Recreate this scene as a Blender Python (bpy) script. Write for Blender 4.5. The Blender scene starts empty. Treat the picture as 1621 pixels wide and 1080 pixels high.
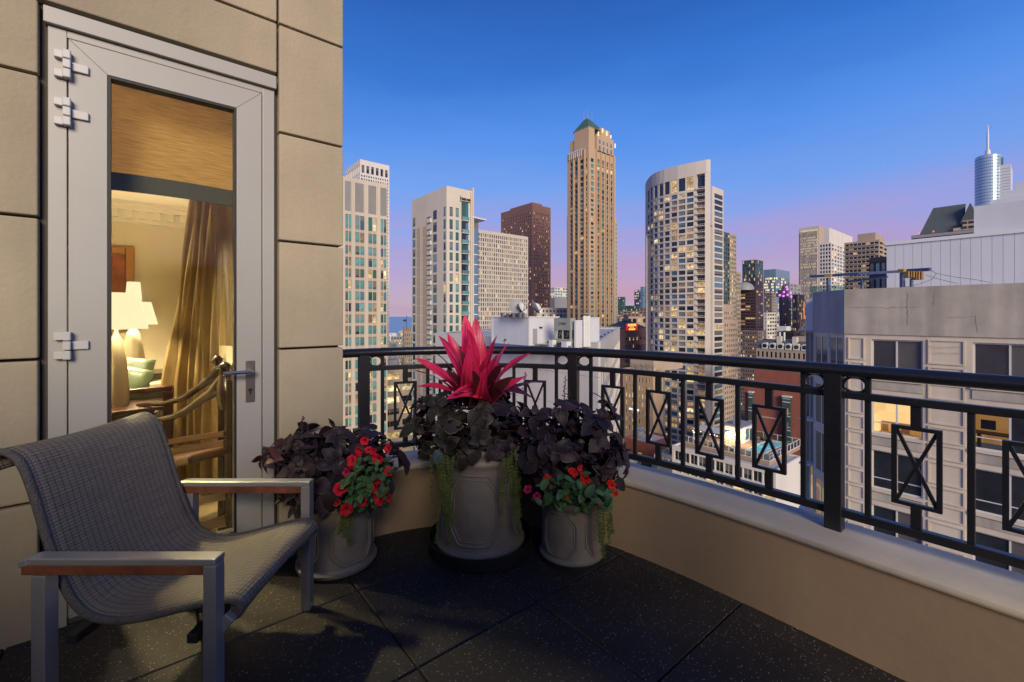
import bpy, bmesh, math, random
from mathutils import Vector, Matrix
R = math.radians
random.seed(11)
SC = bpy.context.scene
COL = SC.collection

# ------------------------------------------------------------------ camera, light, exposure
FPX, CX, HY, EYE = 700.0, 810.5, 500.0, 1.32      # focal length in photo pixels, centre column, eye-level row, eye height
cam = bpy.data.cameras.new('camera'); camo = bpy.data.objects.new('camera', cam); COL.objects.link(camo)
camo.location = (0, 0, EYE); camo.rotation_euler = (R(90), 0, 0)
cam.sensor_width = 36; cam.lens = 36 * FPX / 1621; cam.shift_y = -40 / 1621
cam.clip_start = 0.05; cam.clip_end = 60000
SC.camera = camo
SC.view_settings.view_transform = 'Standard'; SC.view_settings.look = 'None'
SC.view_settings.exposure = 0.0; SC.view_settings.gamma = 1.0; SC.view_settings.use_curve_mapping = False
SUN_DIR = Vector((0.23, -0.90, 0.35)).normalized()     # towards the afterglow
SUN_STRENGTH = 4.1

def make_world():
    w = bpy.data.worlds.new('World'); SC.world = w; w.use_nodes = True
    nt = w.node_tree; n = nt.nodes; l = nt.links; n.clear()
    out = n.new('ShaderNodeOutputWorld'); bg = n.new('ShaderNodeBackground')
    tc = n.new('ShaderNodeTexCoord'); sep = n.new('ShaderNodeSeparateXYZ'); l.new(tc.outputs['Generated'], sep.inputs[0])
    # soft uneven band heights
    mp = n.new('ShaderNodeMapping'); mp.inputs['Scale'].default_value = (1.6, 1.6, 7)
    l.new(tc.outputs['Generated'], mp.inputs[0])
    nz = n.new('ShaderNodeTexNoise'); nz.inputs['Scale'].default_value = 1.6; nz.inputs['Detail'].default_value = 5
    l.new(mp.outputs[0], nz.inputs['Vector'])
    off = n.new('ShaderNodeMath'); off.operation = 'MULTIPLY_ADD'
    l.new(nz.outputs['Fac'], off.inputs[0]); off.inputs[1].default_value = 0.10; off.inputs[2].default_value = -0.05
    add = n.new('ShaderNodeMath'); add.operation = 'ADD'; l.new(sep.outputs['Z'], add.inputs[0]); l.new(off.outputs[0], add.inputs[1])
    rp = n.new('ShaderNodeValToRGB'); l.new(add.outputs[0], rp.inputs[0])
    cr = rp.color_ramp
    stops = [(0.0, (.50, .43, .56)), (0.05, (.50, .38, .57)), (0.11, (.40, .34, .68)), (0.18, (.29, .35, .80)),
             (0.26, (.165, .35, .88)), (0.36, (.08, .275, .85)), (0.47, (.024, .17, .66)), (0.60, (.012, .095, .45)), (1.0, (.007, .055, .30))]
    cr.elements[0].position = 0; cr.elements[0].color = (*stops[0][1], 1)
    cr.elements[1].position = 1; cr.elements[1].color = (*stops[-1][1], 1)
    for p, c in stops[1:-1]:
        e = cr.elements.new(p); e.color = (*c, 1)
    # thin pink streaks low in the sky
    mp2 = n.new('ShaderNodeMapping'); mp2.inputs['Scale'].default_value = (1.3, 1.3, 11); mp2.inputs['Location'].default_value = (3.1, .4, .2)
    l.new(tc.outputs['Generated'], mp2.inputs[0])
    n2 = n.new('ShaderNodeTexNoise'); n2.inputs['Scale'].default_value = 2.2; n2.inputs['Detail'].default_value = 7; n2.inputs['Roughness'].default_value = .55
    l.new(mp2.outputs[0], n2.inputs['Vector'])
    r2 = n.new('ShaderNodeValToRGB'); l.new(n2.outputs['Fac'], r2.inputs[0])
    r2.color_ramp.elements[0].position = .44; r2.color_ramp.elements[0].color = (0, 0, 0, 1)
    r2.color_ramp.elements[1].position = .60; r2.color_ramp.elements[1].color = (1, 1, 1, 1)
    r3 = n.new('ShaderNodeValToRGB'); l.new(sep.outputs['Z'], r3.inputs[0])
    r3.color_ramp.elements[0].position = 0; r3.color_ramp.elements[0].color = (.62, .62, .62, 1)
    r3.color_ramp.elements[1].position = .27; r3.color_ramp.elements[1].color = (0, 0, 0, 1)
    mm = n.new('ShaderNodeMath'); mm.operation = 'MULTIPLY'; l.new(r2.outputs[0], mm.inputs[0]); l.new(r3.outputs[0], mm.inputs[1])
    mx = n.new('ShaderNodeMixRGB'); l.new(mm.outputs[0], mx.inputs[0]); l.new(rp.outputs[0], mx.inputs[1]); mx.inputs[2].default_value = (.58, .26, .47, 1)
    # the physical sky with the sun just set adds the afterglow round the sun's side
    sky = n.new('ShaderNodeTexSky'); sky.sky_type = 'NISHITA'; sky.sun_disc = False
    sky.sun_elevation = R(4); sky.sun_rotation = math.atan2(SUN_DIR.x, SUN_DIR.y)
    sm = n.new('ShaderNodeMixRGB'); sm.blend_type = 'ADD'; sm.inputs[0].default_value = 0.022
    l.new(mx.outputs[0], sm.inputs[1]); l.new(sky.outputs[0], sm.inputs[2])
    l.new(sm.outputs[0], bg.inputs[0]); bg.inputs[1].default_value = 0.92
    l.new(bg.outputs[0], out.inputs[0])
make_world()
sl = bpy.data.lights.new('sun', 'SUN'); sl.energy = SUN_STRENGTH; sl.angle = R(26); sl.color = (1.0, .84, .64)
so = bpy.data.objects.new('sun', sl); COL.objects.link(so); so.rotation_euler = SUN_DIR.to_track_quat('Z', 'Y').to_euler()

# ------------------------------------------------------------------ frames and rays
ANG = R(39.5)
U = Vector((math.cos(ANG), math.sin(ANG))); V = Vector((-math.sin(ANG), math.cos(ANG)))   # along the door wall / out through it
C0 = Vector((-.987, 2.603))                       # the wall's outer corner on the floor
def P(px, py, Y): return Vector(((px - CX) / FPX * Y, Y, EYE - (py - HY) / FPX * Y))
def uv(u, v): return C0 + U * u + V * v
def ray_line(px, A, D):
    """parameter t where the line A + t D crosses the sight line of photo column px"""
    r = (px - CX) / FPX
    return (r * A.y - A.x) / (D.x - r * D.y)
def zpx(py, Y): return EYE - (py - HY) / FPX * Y
def on_v(px, py, v):
    A = uv(0, v); t = ray_line(px, A, U); p = A + U * t
    return Vector((p.x, p.y, zpx(py, p.y)))

# ------------------------------------------------------------------ materials
MATS = {}
def new_mat(name):
    m = bpy.data.materials.new(name); m.use_nodes = True
    nt = m.node_tree; b = nt.nodes['Principled BSDF']; return m, nt, b
def mat(name, col, rough=.7, metal=0.0, var=.12, scale=3.0, bump=0.0, bscale=40.0, spec=.5, streak=0.0, coat=0, stain=None, objvar=0.0):
    """a principled surface with uneven tone (noise, streaks of weather) and relief"""
    if name in MATS: return MATS[name]
    m, nt, b = new_mat(name); n = nt.nodes; l = nt.links
    tc = n.new('ShaderNodeTexCoord')
    nz = n.new('ShaderNodeTexNoise'); nz.inputs['Scale'].default_value = scale; nz.inputs['Detail'].default_value = 6; nz.inputs['Roughness'].default_value = .6
    l.new(tc.outputs['Object'], nz.inputs['Vector'])
    mr = n.new('ShaderNodeMapRange'); mr.inputs['From Min'].default_value = .25; mr.inputs['From Max'].default_value = .75
    mr.inputs['To Min'].default_value = 1 - var; mr.inputs['To Max'].default_value = 1 + var
    l.new(nz.outputs['Fac'], mr.inputs['Value'])
    fac = mr.outputs[0]
    if objvar:
        oi = n.new('ShaderNodeObjectInfo'); m2 = n.new('ShaderNodeMapRange')
        m2.inputs['To Min'].default_value = 1 - objvar; m2.inputs['To Max'].default_value = 1 + objvar
        l.new(oi.outputs['Random'], m2.inputs['Value'])
        mu = n.new('ShaderNodeMath'); mu.operation = 'MULTIPLY'; l.new(fac, mu.inputs[0]); l.new(m2.outputs[0], mu.inputs[1]); fac = mu.outputs[0]
    if streak:
        mp = n.new('ShaderNodeMapping'); mp.inputs['Scale'].default_value = (scale * 1.2, scale * 1.2, scale * .12)
        l.new(tc.outputs['Object'], mp.inputs[0])
        n3 = n.new('ShaderNodeTexNoise'); n3.inputs['Scale'].default_value = 1.0; n3.inputs['Detail'].default_value = 5
        l.new(mp.outputs[0], n3.inputs['Vector'])
        m3 = n.new('ShaderNodeMapRange'); m3.inputs['From Min'].default_value = .35; m3.inputs['From Max'].default_value = .7
        m3.inputs['To Min'].default_value = 1.0; m3.inputs['To Max'].default_value = 1 - streak
        l.new(n3.outputs['Fac'], m3.inputs['Value'])
        mu = n.new('ShaderNodeMath'); mu.operation = 'MULTIPLY'; l.new(fac, mu.inputs[0]); l.new(m3.outputs[0], mu.inputs[1]); fac = mu.outputs[0]
    hs = n.new('ShaderNodeVectorMath'); hs.operation = 'SCALE'; hs.inputs[0].default_value = col[:3]; l.new(fac, hs.inputs['Scale'])
    colout = hs.outputs[0]
    if stain:
        n4 = n.new('ShaderNodeTexNoise'); n4.inputs['Scale'].default_value = scale * .35; n4.inputs['Detail'].default_value = 8
        l.new(tc.outputs['Object'], n4.inputs['Vector'])
        r4 = n.new('ShaderNodeValToRGB'); r4.color_ramp.elements[0].position = .52; r4.color_ramp.elements[1].position = .68
        r4.color_ramp.elements[0].color = (0, 0, 0, 1); r4.color_ramp.elements[1].color = (.7, .7, .7, 1)
        l.new(n4.outputs['Fac'], r4.inputs[0])
        mx = n.new('ShaderNodeMixRGB'); l.new(r4.outputs[0], mx.inputs[0]); l.new(colout, mx.inputs[1]); mx.inputs[2].default_value = (*stain, 1); colout = mx.outputs[0]
    l.new(colout, b.inputs['Base Color'])
    b.inputs['Roughness'].default_value = rough; b.inputs['Metallic'].default_value = metal; b.inputs['Specular IOR Level'].default_value = spec
    if coat: b.inputs['Coat Weight'].default_value = coat; b.inputs['Coat Roughness'].default_value = .15
    if bump:
        bn = n.new('ShaderNodeTexNoise'); bn.inputs['Scale'].default_value = bscale; bn.inputs['Detail'].default_value = 4
        l.new(tc.outputs['Object'], bn.inputs['Vector'])
        bp = n.new('ShaderNodeBump'); bp.inputs['Strength'].default_value = bump; bp.inputs['Distance'].default_value = .01
        l.new(bn.outputs['Fac'], bp.inputs['Height']); l.new(bp.outputs[0], b.inputs['Normal'])
    MATS[name] = m; return m
def emis(name, col, strength=1.0, scale=0.0, lo=.35, hi=1.25, base=(.05, .05, .05)):
    """something that gives off light; scale > 0 breaks it up like a furnished room seen through glass"""
    if name in MATS: return MATS[name]
    m, nt, b = new_mat(name); n = nt.nodes; l = nt.links
    b.inputs['Base Color'].default_value = (*base, 1); b.inputs['Emission Color'].default_value = (*col, 1)
    b.inputs['Roughness'].default_value = .15
    b.inputs['Emission Strength'].default_value = strength
    if scale:
        tc = n.new('ShaderNodeTexCoord'); oi = n.new('ShaderNodeObjectInfo')
        va = n.new('ShaderNodeVectorMath'); va.operation = 'ADD'
        ms = n.new('ShaderNodeVectorMath'); ms.operation = 'SCALE'; ms.inputs[0].default_value = (37, 91, 53); l.new(oi.outputs['Random'], ms.inputs['Scale'])
        l.new(tc.outputs['Object'], va.inputs[0]); l.new(ms.outputs[0], va.inputs[1])
        vo = n.new('ShaderNodeTexVoronoi'); vo.inputs['Scale'].default_value = scale; vo.distance = 'CHEBYCHEV'; l.new(va.outputs[0], vo.inputs['Vector'])
        sp = n.new('ShaderNodeSeparateColor'); l.new(vo.outputs['Color'], sp.inputs[0])
        mr = n.new('ShaderNodeMapRange'); mr.inputs['To Min'].default_value = lo; mr.inputs['To Max'].default_value = hi
        l.new(sp.outputs[0], mr.inputs['Value'])
        m2 = n.new('ShaderNodeMapRange'); m2.inputs['To Min'].default_value = .55; m2.inputs['To Max'].default_value = 1.25; l.new(oi.outputs['Random'], m2.inputs['Value'])
        mu = n.new('ShaderNodeMath'); mu.operation = 'MULTIPLY'; l.new(mr.outputs[0], mu.inputs[0]); l.new(m2.outputs[0], mu.inputs[1])
        mu2 = n.new('ShaderNodeMath'); mu2.operation = 'MULTIPLY'; l.new(mu.outputs[0], mu2.inputs[0]); mu2.inputs[1].default_value = strength
        l.new(mu2.outputs[0], b.inputs['Emission Strength'])
    MATS[name] = m; return m
def clear_glass(name, tint=(.97, .98, .97), refl=.35):
    if name in MATS: return MATS[name]
    m = bpy.data.materials.new(name); m.use_nodes = True; nt = m.node_tree; n = nt.nodes; l = nt.links; n.clear()
    o = n.new('ShaderNodeOutputMaterial'); t = n.new('ShaderNodeBsdfTransparent'); t.inputs[0].default_value = (*tint, 1)
    g = n.new('ShaderNodeBsdfGlossy'); g.inputs['Roughness'].default_value = .01
    f = n.new('ShaderNodeFresnel'); f.inputs[0].default_value = 1.45
    mm = n.new('ShaderNodeMath'); mm.operation = 'MULTIPLY'; l.new(f.outputs[0], mm.inputs[0]); mm.inputs[1].default_value = refl * 2
    x = n.new('ShaderNodeMixShader'); l.new(mm.outputs[0], x.inputs[0]); l.new(t.outputs[0], x.inputs[1]); l.new(g.outputs[0], x.inputs[2])
    l.new(x.outputs[0], o.inputs[0]); MATS[name] = m; return m

# ------------------------------------------------------------------ mesh builder
class MB:
    def __init__(s): s.v = []; s.f = []; s.m = []; s.uv = None
    def quad(s, a, b, c, d, m=0):
        i = len(s.v); s.v += [tuple(a), tuple(b), tuple(c), tuple(d)]; s.f.append((i, i + 1, i + 2, i + 3)); s.m.append(m)
    def poly(s, pts, m=0):
        i = len(s.v); s.v += [tuple(p) for p in pts]; s.f.append(tuple(range(i, i + len(pts)))); s.m.append(m)
    def box(s, x0, y0, z0, x1, y1, z1, m=0):
        i = len(s.v)
        s.v += [(x0, y0, z0), (x1, y0, z0), (x1, y1, z0), (x0, y1, z0), (x0, y0, z1), (x1, y0, z1), (x1, y1, z1), (x0, y1, z1)]
        for q in ((0, 3, 2, 1), (4, 5, 6, 7), (0, 1, 5, 4), (1, 2, 6, 5), (2, 3, 7, 6), (3, 0, 4, 7)):
            s.f.append(tuple(i + k for k in q)); s.m.append(m)
        return s
    def bar(s, p, q, w, h, m=0, up=Vector((0, 0, 1))):
        """box bar from p to q, w across, h along up"""
        p = Vector(p); q = Vector(q); d = (q - p).normalized(); a = d.cross(up)
        if a.length < 1e-4: a = d.cross(Vector((1, 0, 0)))
        a.normalize(); b = a.cross(d).normalized(); a = a * w / 2; b = b * h / 2; i = len(s.v)
        s.v += [tuple(x) for x in (p - a - b, p + a - b, p + a + b, p - a + b, q - a - b, q + a - b, q + a + b, q - a + b)]
        for k in ((0, 3, 2, 1), (4, 5, 6, 7), (0, 1, 5, 4), (1, 2, 6, 5), (2, 3, 7, 6), (3, 0, 4, 7)):
            s.f.append(tuple(i + j for j in k)); s.m.append(m)
        return s
    def tube(s, pts, r, n=8, m=0, closed=False, flat=1.0):
        pts = [Vector(p) for p in pts]; N = len(pts); i0 = len(s.v); prev = None
        for k, p in enumerate(pts):
            a = pts[(k - 1) % N] if (k or closed) else p; b = pts[(k + 1) % N] if (k < N - 1 or closed) else p
            d = (b - a).normalized()
            if prev is None:
                x = d.cross(Vector((0, 0, 1)))
                if x.length < 1e-3: x = d.cross(Vector((1, 0, 0)))
            else: x = prev - d * prev.dot(d)
            x.normalize(); prev = x; y = d.cross(x); rr = r[k] if isinstance(r, (list, tuple)) else r
            for j in range(n):
                t = 2 * math.pi * j / n; s.v.append(tuple(p + x * math.cos(t) * rr + y * math.sin(t) * rr * flat))
        for k in range(N if closed else N - 1):
            k2 = (k + 1) % N
            for j in range(n):
                j2 = (j + 1) % n
                s.f.append((i0 + k * n + j, i0 + k * n + j2, i0 + k2 * n + j2, i0 + k2 * n + j)); s.m.append(m)
        if not closed:
            s.f.append(tuple(i0 + j for j in range(n))); s.m.append(m)
            s.f.append(tuple(i0 + (N - 1) * n + j for j in reversed(range(n)))); s.m.append(m)
        return s
    def lathe(s, prof, n=32, m=0, c=(0, 0, 0), sx=1.0, sy=1.0):
        i0 = len(s.v)
        for r, z in prof:
            for j in range(n):
                t = 2 * math.pi * j / n; s.v.append((c[0] + r * math.cos(t) * sx, c[1] + r * math.sin(t) * sy, c[2] + z))
        for k in range(len(prof) - 1):
            for j in range(n):
                j2 = (j + 1) % n; s.f.append((i0 + k * n + j, i0 + k * n + j2, i0 + (k + 1) * n + j2, i0 + (k + 1) * n + j)); s.m.append(m)
        s.f.append(tuple(i0 + j for j in reversed(range(n)))); s.m.append(m)
        e = i0 + (len(prof) - 1) * n; s.f.append(tuple(e + j for j in range(n))); s.m.append(m)
        return s
    def prism(s, pts, z0, z1, m=0, top=None):
        i = len(s.v); n = len(pts)
        s.v += [(p[0], p[1], z0) for p in pts] + [(p[0], p[1], z1) for p in pts]
        for k in range(n):
            s.f.append((i + k, i + (k + 1) % n, i + n + (k + 1) % n, i + n + k)); s.m.append(m)
        s.f.append(tuple(i + n + k for k in range(n))); s.m.append(m if top is None else top)
        s.f.append(tuple(i + k for k in reversed(range(n)))); s.m.append(m)
        return s
    def mesh(s, name, mats, smooth=False):
        me = bpy.data.meshes.new(name); me.from_pydata(s.v, [], s.f)
        for x in (mats if isinstance(mats, (list, tuple)) else [mats]): me.materials.append(x)
        me.polygons.foreach_set('material_index', s.m)
        if smooth: me.polygons.foreach_set('use_smooth', [True] * len(s.f))
        if s.uv:
            ul = me.uv_layers.new(name='UVMap'); k = 0
            for f in s.f:
                for vi in f: ul.data[k].uv = s.uv[vi]; k += 1
        me.update(); return me
    def build(s, name, mats, parent=None, smooth=False, bevel=0.0, loc=None, rotz=0.0, fixn=False):
        me = s.mesh(name, mats, smooth)
        if fixn:
            bm = bmesh.new(); bm.from_mesh(me); bmesh.ops.remove_doubles(bm, verts=bm.verts, dist=1e-5); bmesh.ops.recalc_face_normals(bm, faces=bm.faces); bm.to_mesh(me); bm.free()
        o = link(name, me, parent)
        if loc is not None: o.location = loc
        if rotz: o.rotation_euler = (0, 0, rotz)
        if bevel:
            bv = o.modifiers.new('bevel', 'BEVEL'); bv.width = bevel; bv.segments = 2; bv.limit_method = 'ANGLE'; bv.angle_limit = R(40)
        if smooth and not fixn:
            pass
        return o
def link(name, me, parent=None):
    o = bpy.data.objects.new(name, me); COL.objects.link(o)
    if parent is not None: o.parent = parent
    return o
def tag(o, label=None, cat=None, group=None, kind=None):
    if label: o['label'] = label
    if cat: o['category'] = cat
    if group: o['group'] = group
    if kind: o['kind'] = kind
    return o
def thing(name, label, cat, loc=(0, 0, 0), rz=0.0, group=None):
    o = bpy.data.objects.new(name, None); o.empty_display_size = .2; COL.objects.link(o); o.location = loc; o.rotation_euler = (0, 0, rz)
    return tag(o, label, cat, group)
def struct(o): o['kind'] = 'structure'; return o
def stuff(o): o['kind'] = 'stuff'; return o
def autosmooth(o, ang=35):
    me = o.data; me.polygons.foreach_set('use_smooth', [True] * len(me.polygons)); me.set_sharp_from_angle(angle=R(ang)); return o
def text_mesh(name, body, size, depth, m, parent, loc, rot, align='CENTER', sx=1.0):
    cu = bpy.data.curves.new(name, 'FONT'); cu.body = body; cu.size = size; cu.extrude = depth; cu.align_x = align; cu.align_y = 'CENTER'; cu.resolution_u = 2
    t = bpy.data.objects.new(name, cu); COL.objects.link(t)
    dg = bpy.context.evaluated_depsgraph_get(); me = bpy.data.meshes.new_from_object(t.evaluated_get(dg)); bpy.data.objects.remove(t)
    me.materials.clear(); me.materials.append(m)
    o = link(name, me, parent); o.location = loc; o.rotation_euler = rot; o.scale = (sx, 1, 1); return o
# ================================================================== THE CITY
GZ = -82.0
M_asph = mat('street_asphalt', (.055, .055, .06), rough=.9, var=.2, scale=.02)
M_lake = mat('lake_water', (.17, .36, .50), rough=.35, var=.08, scale=.002, spec=.5)
M_cream = mat('cream_precast', (.50, .45, .36), rough=.8, var=.07, scale=.12, streak=.12)
M_tan = mat('pinkish_tan_panel', (.42, .33, .25), rough=.8, var=.08, scale=.15)
M_ivory = mat('ivory_precast', (.56, .52, .44), rough=.8, var=.06, scale=.1, streak=.10)
M_ivory2 = mat('ivory_panel_inset', (.44, .35, .25), rough=.8, var=.06, scale=.1, streak=.1)
M_wpan = mat('white_roof_panels', (.60, .575, .52), rough=.5, var=.05, scale=.3, streak=.10)
M_wcon = mat('white_concrete', (.62, .60, .56), rough=.8, var=.06, scale=.12, streak=.12)
M_grid = mat('pale_stone_grid', (.50, .46, .40), rough=.8, var=.05, scale=.05)
M_redbr = mat('red_brown_granite', (.20, .105, .08), rough=.6, var=.1, scale=.05)
M_brtow = mat('warm_tan_stone', (.45, .325, .205), rough=.8, var=.07, scale=.06, streak=.08)
M_brsp = mat('dark_spandrel', (.17, .135, .11), rough=.6, var=.1, scale=.1)
M_copper = mat('green_copper_roof', (.055, .115, .095), rough=.6, var=.15, scale=.2)
M_curve = mat('curved_tower_concrete', (.55, .51, .45), rough=.8, var=.05, scale=.08, streak=.10)
M_roof = mat('pale_roof_membrane', (.42, .43, .45), rough=.85, var=.14, scale=.25, stain=(.28, .28, .29))
M_roofd = mat('dark_roof', (.10, .10, .105), rough=.9, var=.2, scale=.3)
M_wsid = mat('white_metal_siding', (.56, .58, .61), rough=.5, var=.05, scale=.4, streak=.10)
M_conc = mat('stained_concrete', (.48, .44, .36), rough=.9, var=.16, scale=.8, streak=.42, bump=.4, bscale=5, stain=(.27, .25, .215))
M_conc2 = mat('bluish_concrete', (.38, .37, .36), rough=.9, var=.10, scale=.9, streak=.22, bump=.3, bscale=5)
M_prec = mat('near_precast', (.60, .53, .415), rough=.85, var=.07, scale=.9, streak=.16, bump=.25, bscale=7)
M_brick = mat('red_brick', (.26, .085, .06), rough=.85, var=.12, scale=.5, streak=.12)
M_dkred = mat('dark_red_stone', (.085, .045, .045), rough=.5, var=.1, scale=.1)
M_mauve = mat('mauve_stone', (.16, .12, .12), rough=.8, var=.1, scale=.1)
M_grey = mat('grey_panel', (.26, .27, .28), rough=.6, var=.08, scale=.2)
M_beige = mat('beige_brick', (.38, .31, .24), rough=.85, var=.1, scale=.1, streak=.1)
M_teal = mat('dark_teal_glass', (.03, .075, .075), rough=.15, var=.2, scale=.08, spec=.7)
M_bluegl = mat('blue_glass', (.10, .20, .28), rough=.12, var=.15, scale=.05, spec=.8)
M_silver = mat('silver_blue_glass', (.40, .52, .62), rough=.22, var=.08, scale=.01, spec=.9, metal=.35)
M_silverw = mat('pale_silver_cladding', (.62, .63, .62), rough=.35, var=.05, scale=.02)
M_dk = mat('dark_metal', (.03, .032, .035), rough=.5, var=.1)
M_frame = mat('white_window_frame', (.55, .55, .53), rough=.5, var=.03)
M_framed = mat('dark_window_frame', (.05, .05, .05), rough=.5, var=.03)
M_green = mat('green_roof_planting', (.10, .16, .035), rough=.95, var=.35, scale=1.2)
M_louv = mat('tan_grey_louvre', (.20, .18, .155), rough=.6, var=.1, scale=.6)
# windows: unlit (reflecting dusk) and lit
Wd = mat('window_dark', (.018, .022, .03), rough=.08, var=.3, scale=.35, spec=.55, objvar=.5)
Wb = mat('window_blue', (.055, .13, .20), rough=.10, var=.25, scale=.3, spec=.6, objvar=.35)
Wt = mat('window_teal', (.09, .25, .25), rough=.12, var=.3, scale=.4, spec=.6, objvar=.35)
Wg = mat('window_green', (.03, .11, .085), rough=.10, var=.3, scale=.4, spec=.55, objvar=.4)
Wn = mat('window_blind', (.20, .19, .165), rough=.5, var=.15, scale=.6, objvar=.3)
Wl = emis('window_lit', (1.0, .66, .27), .95, 1.1)
Wl2 = emis('window_lit_pale', (1.0, .80, .42), 1.15, .8)
Wl3 = emis('window_lit_dim', (.85, .50, .22), .42, .9)
KW = [Wd, Wb, Wt, Wg, Wn, Wl, Wl2, Wl3]
KI = dict(d=0, b=1, t=2, g=3, n=4, l=5, p=6, m=7)
def pick(w):
    ks = list(w); return random.choices(ks, [w[k] for k in ks])[0]
def blinded(src, lit):
    """the same glass with a blind or curtain drawn part-way down behind it, differently in each window"""
    m = src.copy(); m.name = src.name + '_with_blind'; nt = m.node_tree; n = nt.nodes; l = nt.links; b = n['Principled BSDF']
    tc = n.new('ShaderNodeTexCoord'); sp = n.new('ShaderNodeSeparateXYZ'); l.new(tc.outputs['Generated'], sp.inputs[0]); oi = n.new('ShaderNodeObjectInfo')
    a = n.new('ShaderNodeMath'); a.operation = 'MULTIPLY'; a.inputs[1].default_value = 7.31; l.new(oi.outputs['Random'], a.inputs[0]); fr = n.new('ShaderNodeMath'); fr.operation = 'FRACT'; l.new(a.outputs[0], fr.inputs[0])
    th = n.new('ShaderNodeMapRange'); th.inputs['To Min'].default_value = .05; th.inputs['To Max'].default_value = 1.9; l.new(fr.outputs[0], th.inputs['Value'])
    g = n.new('ShaderNodeMath'); g.operation = 'GREATER_THAN'; l.new(sp.outputs['Z'], g.inputs[0]); l.new(th.outputs[0], g.inputs[1])
    k = n.new('ShaderNodeMath'); k.operation = 'MULTIPLY'; l.new(g.outputs[0], k.inputs[0]); k.inputs[1].default_value = .45 if lit else .6
    if lit:
        es = b.inputs['Emission Strength'].links[0].from_socket; iv = n.new('ShaderNodeMath'); iv.operation = 'SUBTRACT'; iv.inputs[0].default_value = 1; l.new(k.outputs[0], iv.inputs[1]); mu = n.new('ShaderNodeMath'); mu.operation = 'MULTIPLY'; l.new(es, mu.inputs[0]); l.new(iv.outputs[0], mu.inputs[1]); l.new(mu.outputs[0], b.inputs['Emission Strength'])
    else:
        bc = b.inputs['Base Color'].links[0].from_socket; mx = n.new('ShaderNodeMixRGB'); l.new(k.outputs[0], mx.inputs[0]); l.new(bc, mx.inputs[1]); mx.inputs[2].default_value = (.20, .20, .18, 1); l.new(mx.outputs[0], b.inputs['Base Color'])
    return m
KWB = [blinded(m_, i_ >= 5) for i_, m_ in enumerate(KW)]
WIN = {}
def win_mesh(w, h, kind, style, sg):
    key = (round(w, 3), round(h, 3), kind, style, sg)
    if key in WIN: return WIN[key]
    b = MB(); t = .06 if style != 'big' else .09; e = sg
    y = [0.0, .05 * e]
    b.box(t, y[0] + .02 * e, t, w - t, y[1], h - t, 0)
    if style != 'bare':
        b.box(0, 0, 0, t, .08 * e, h, 1); b.box(w - t, 0, 0, w, .08 * e, h, 1); b.box(t, 0, 0, w - t, .08 * e, t, 1); b.box(t, 0, h - t, w - t, .08 * e, h, 1)
    if style == 'split': [b.box(w * f_ - .05, -.01 * e, t, w * f_ + .05, .02 * e, h - t, 1) for f_ in (.5,)]
    if style in ('mull', 'big'): b.box(w / 2 - t / 2, -.01 * e, t, w / 2 + t / 2, .02 * e, h - t, 1)
    if style == 'tran': b.box(t, -.01 * e, h * .22, w - t, .02 * e, h * .22 + t, 1)
    me = b.mesh('window', [KWB[KI[kind]], M_frame if style in ('mull', 'big') else M_framed]); WIN[key] = me; return me

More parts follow.
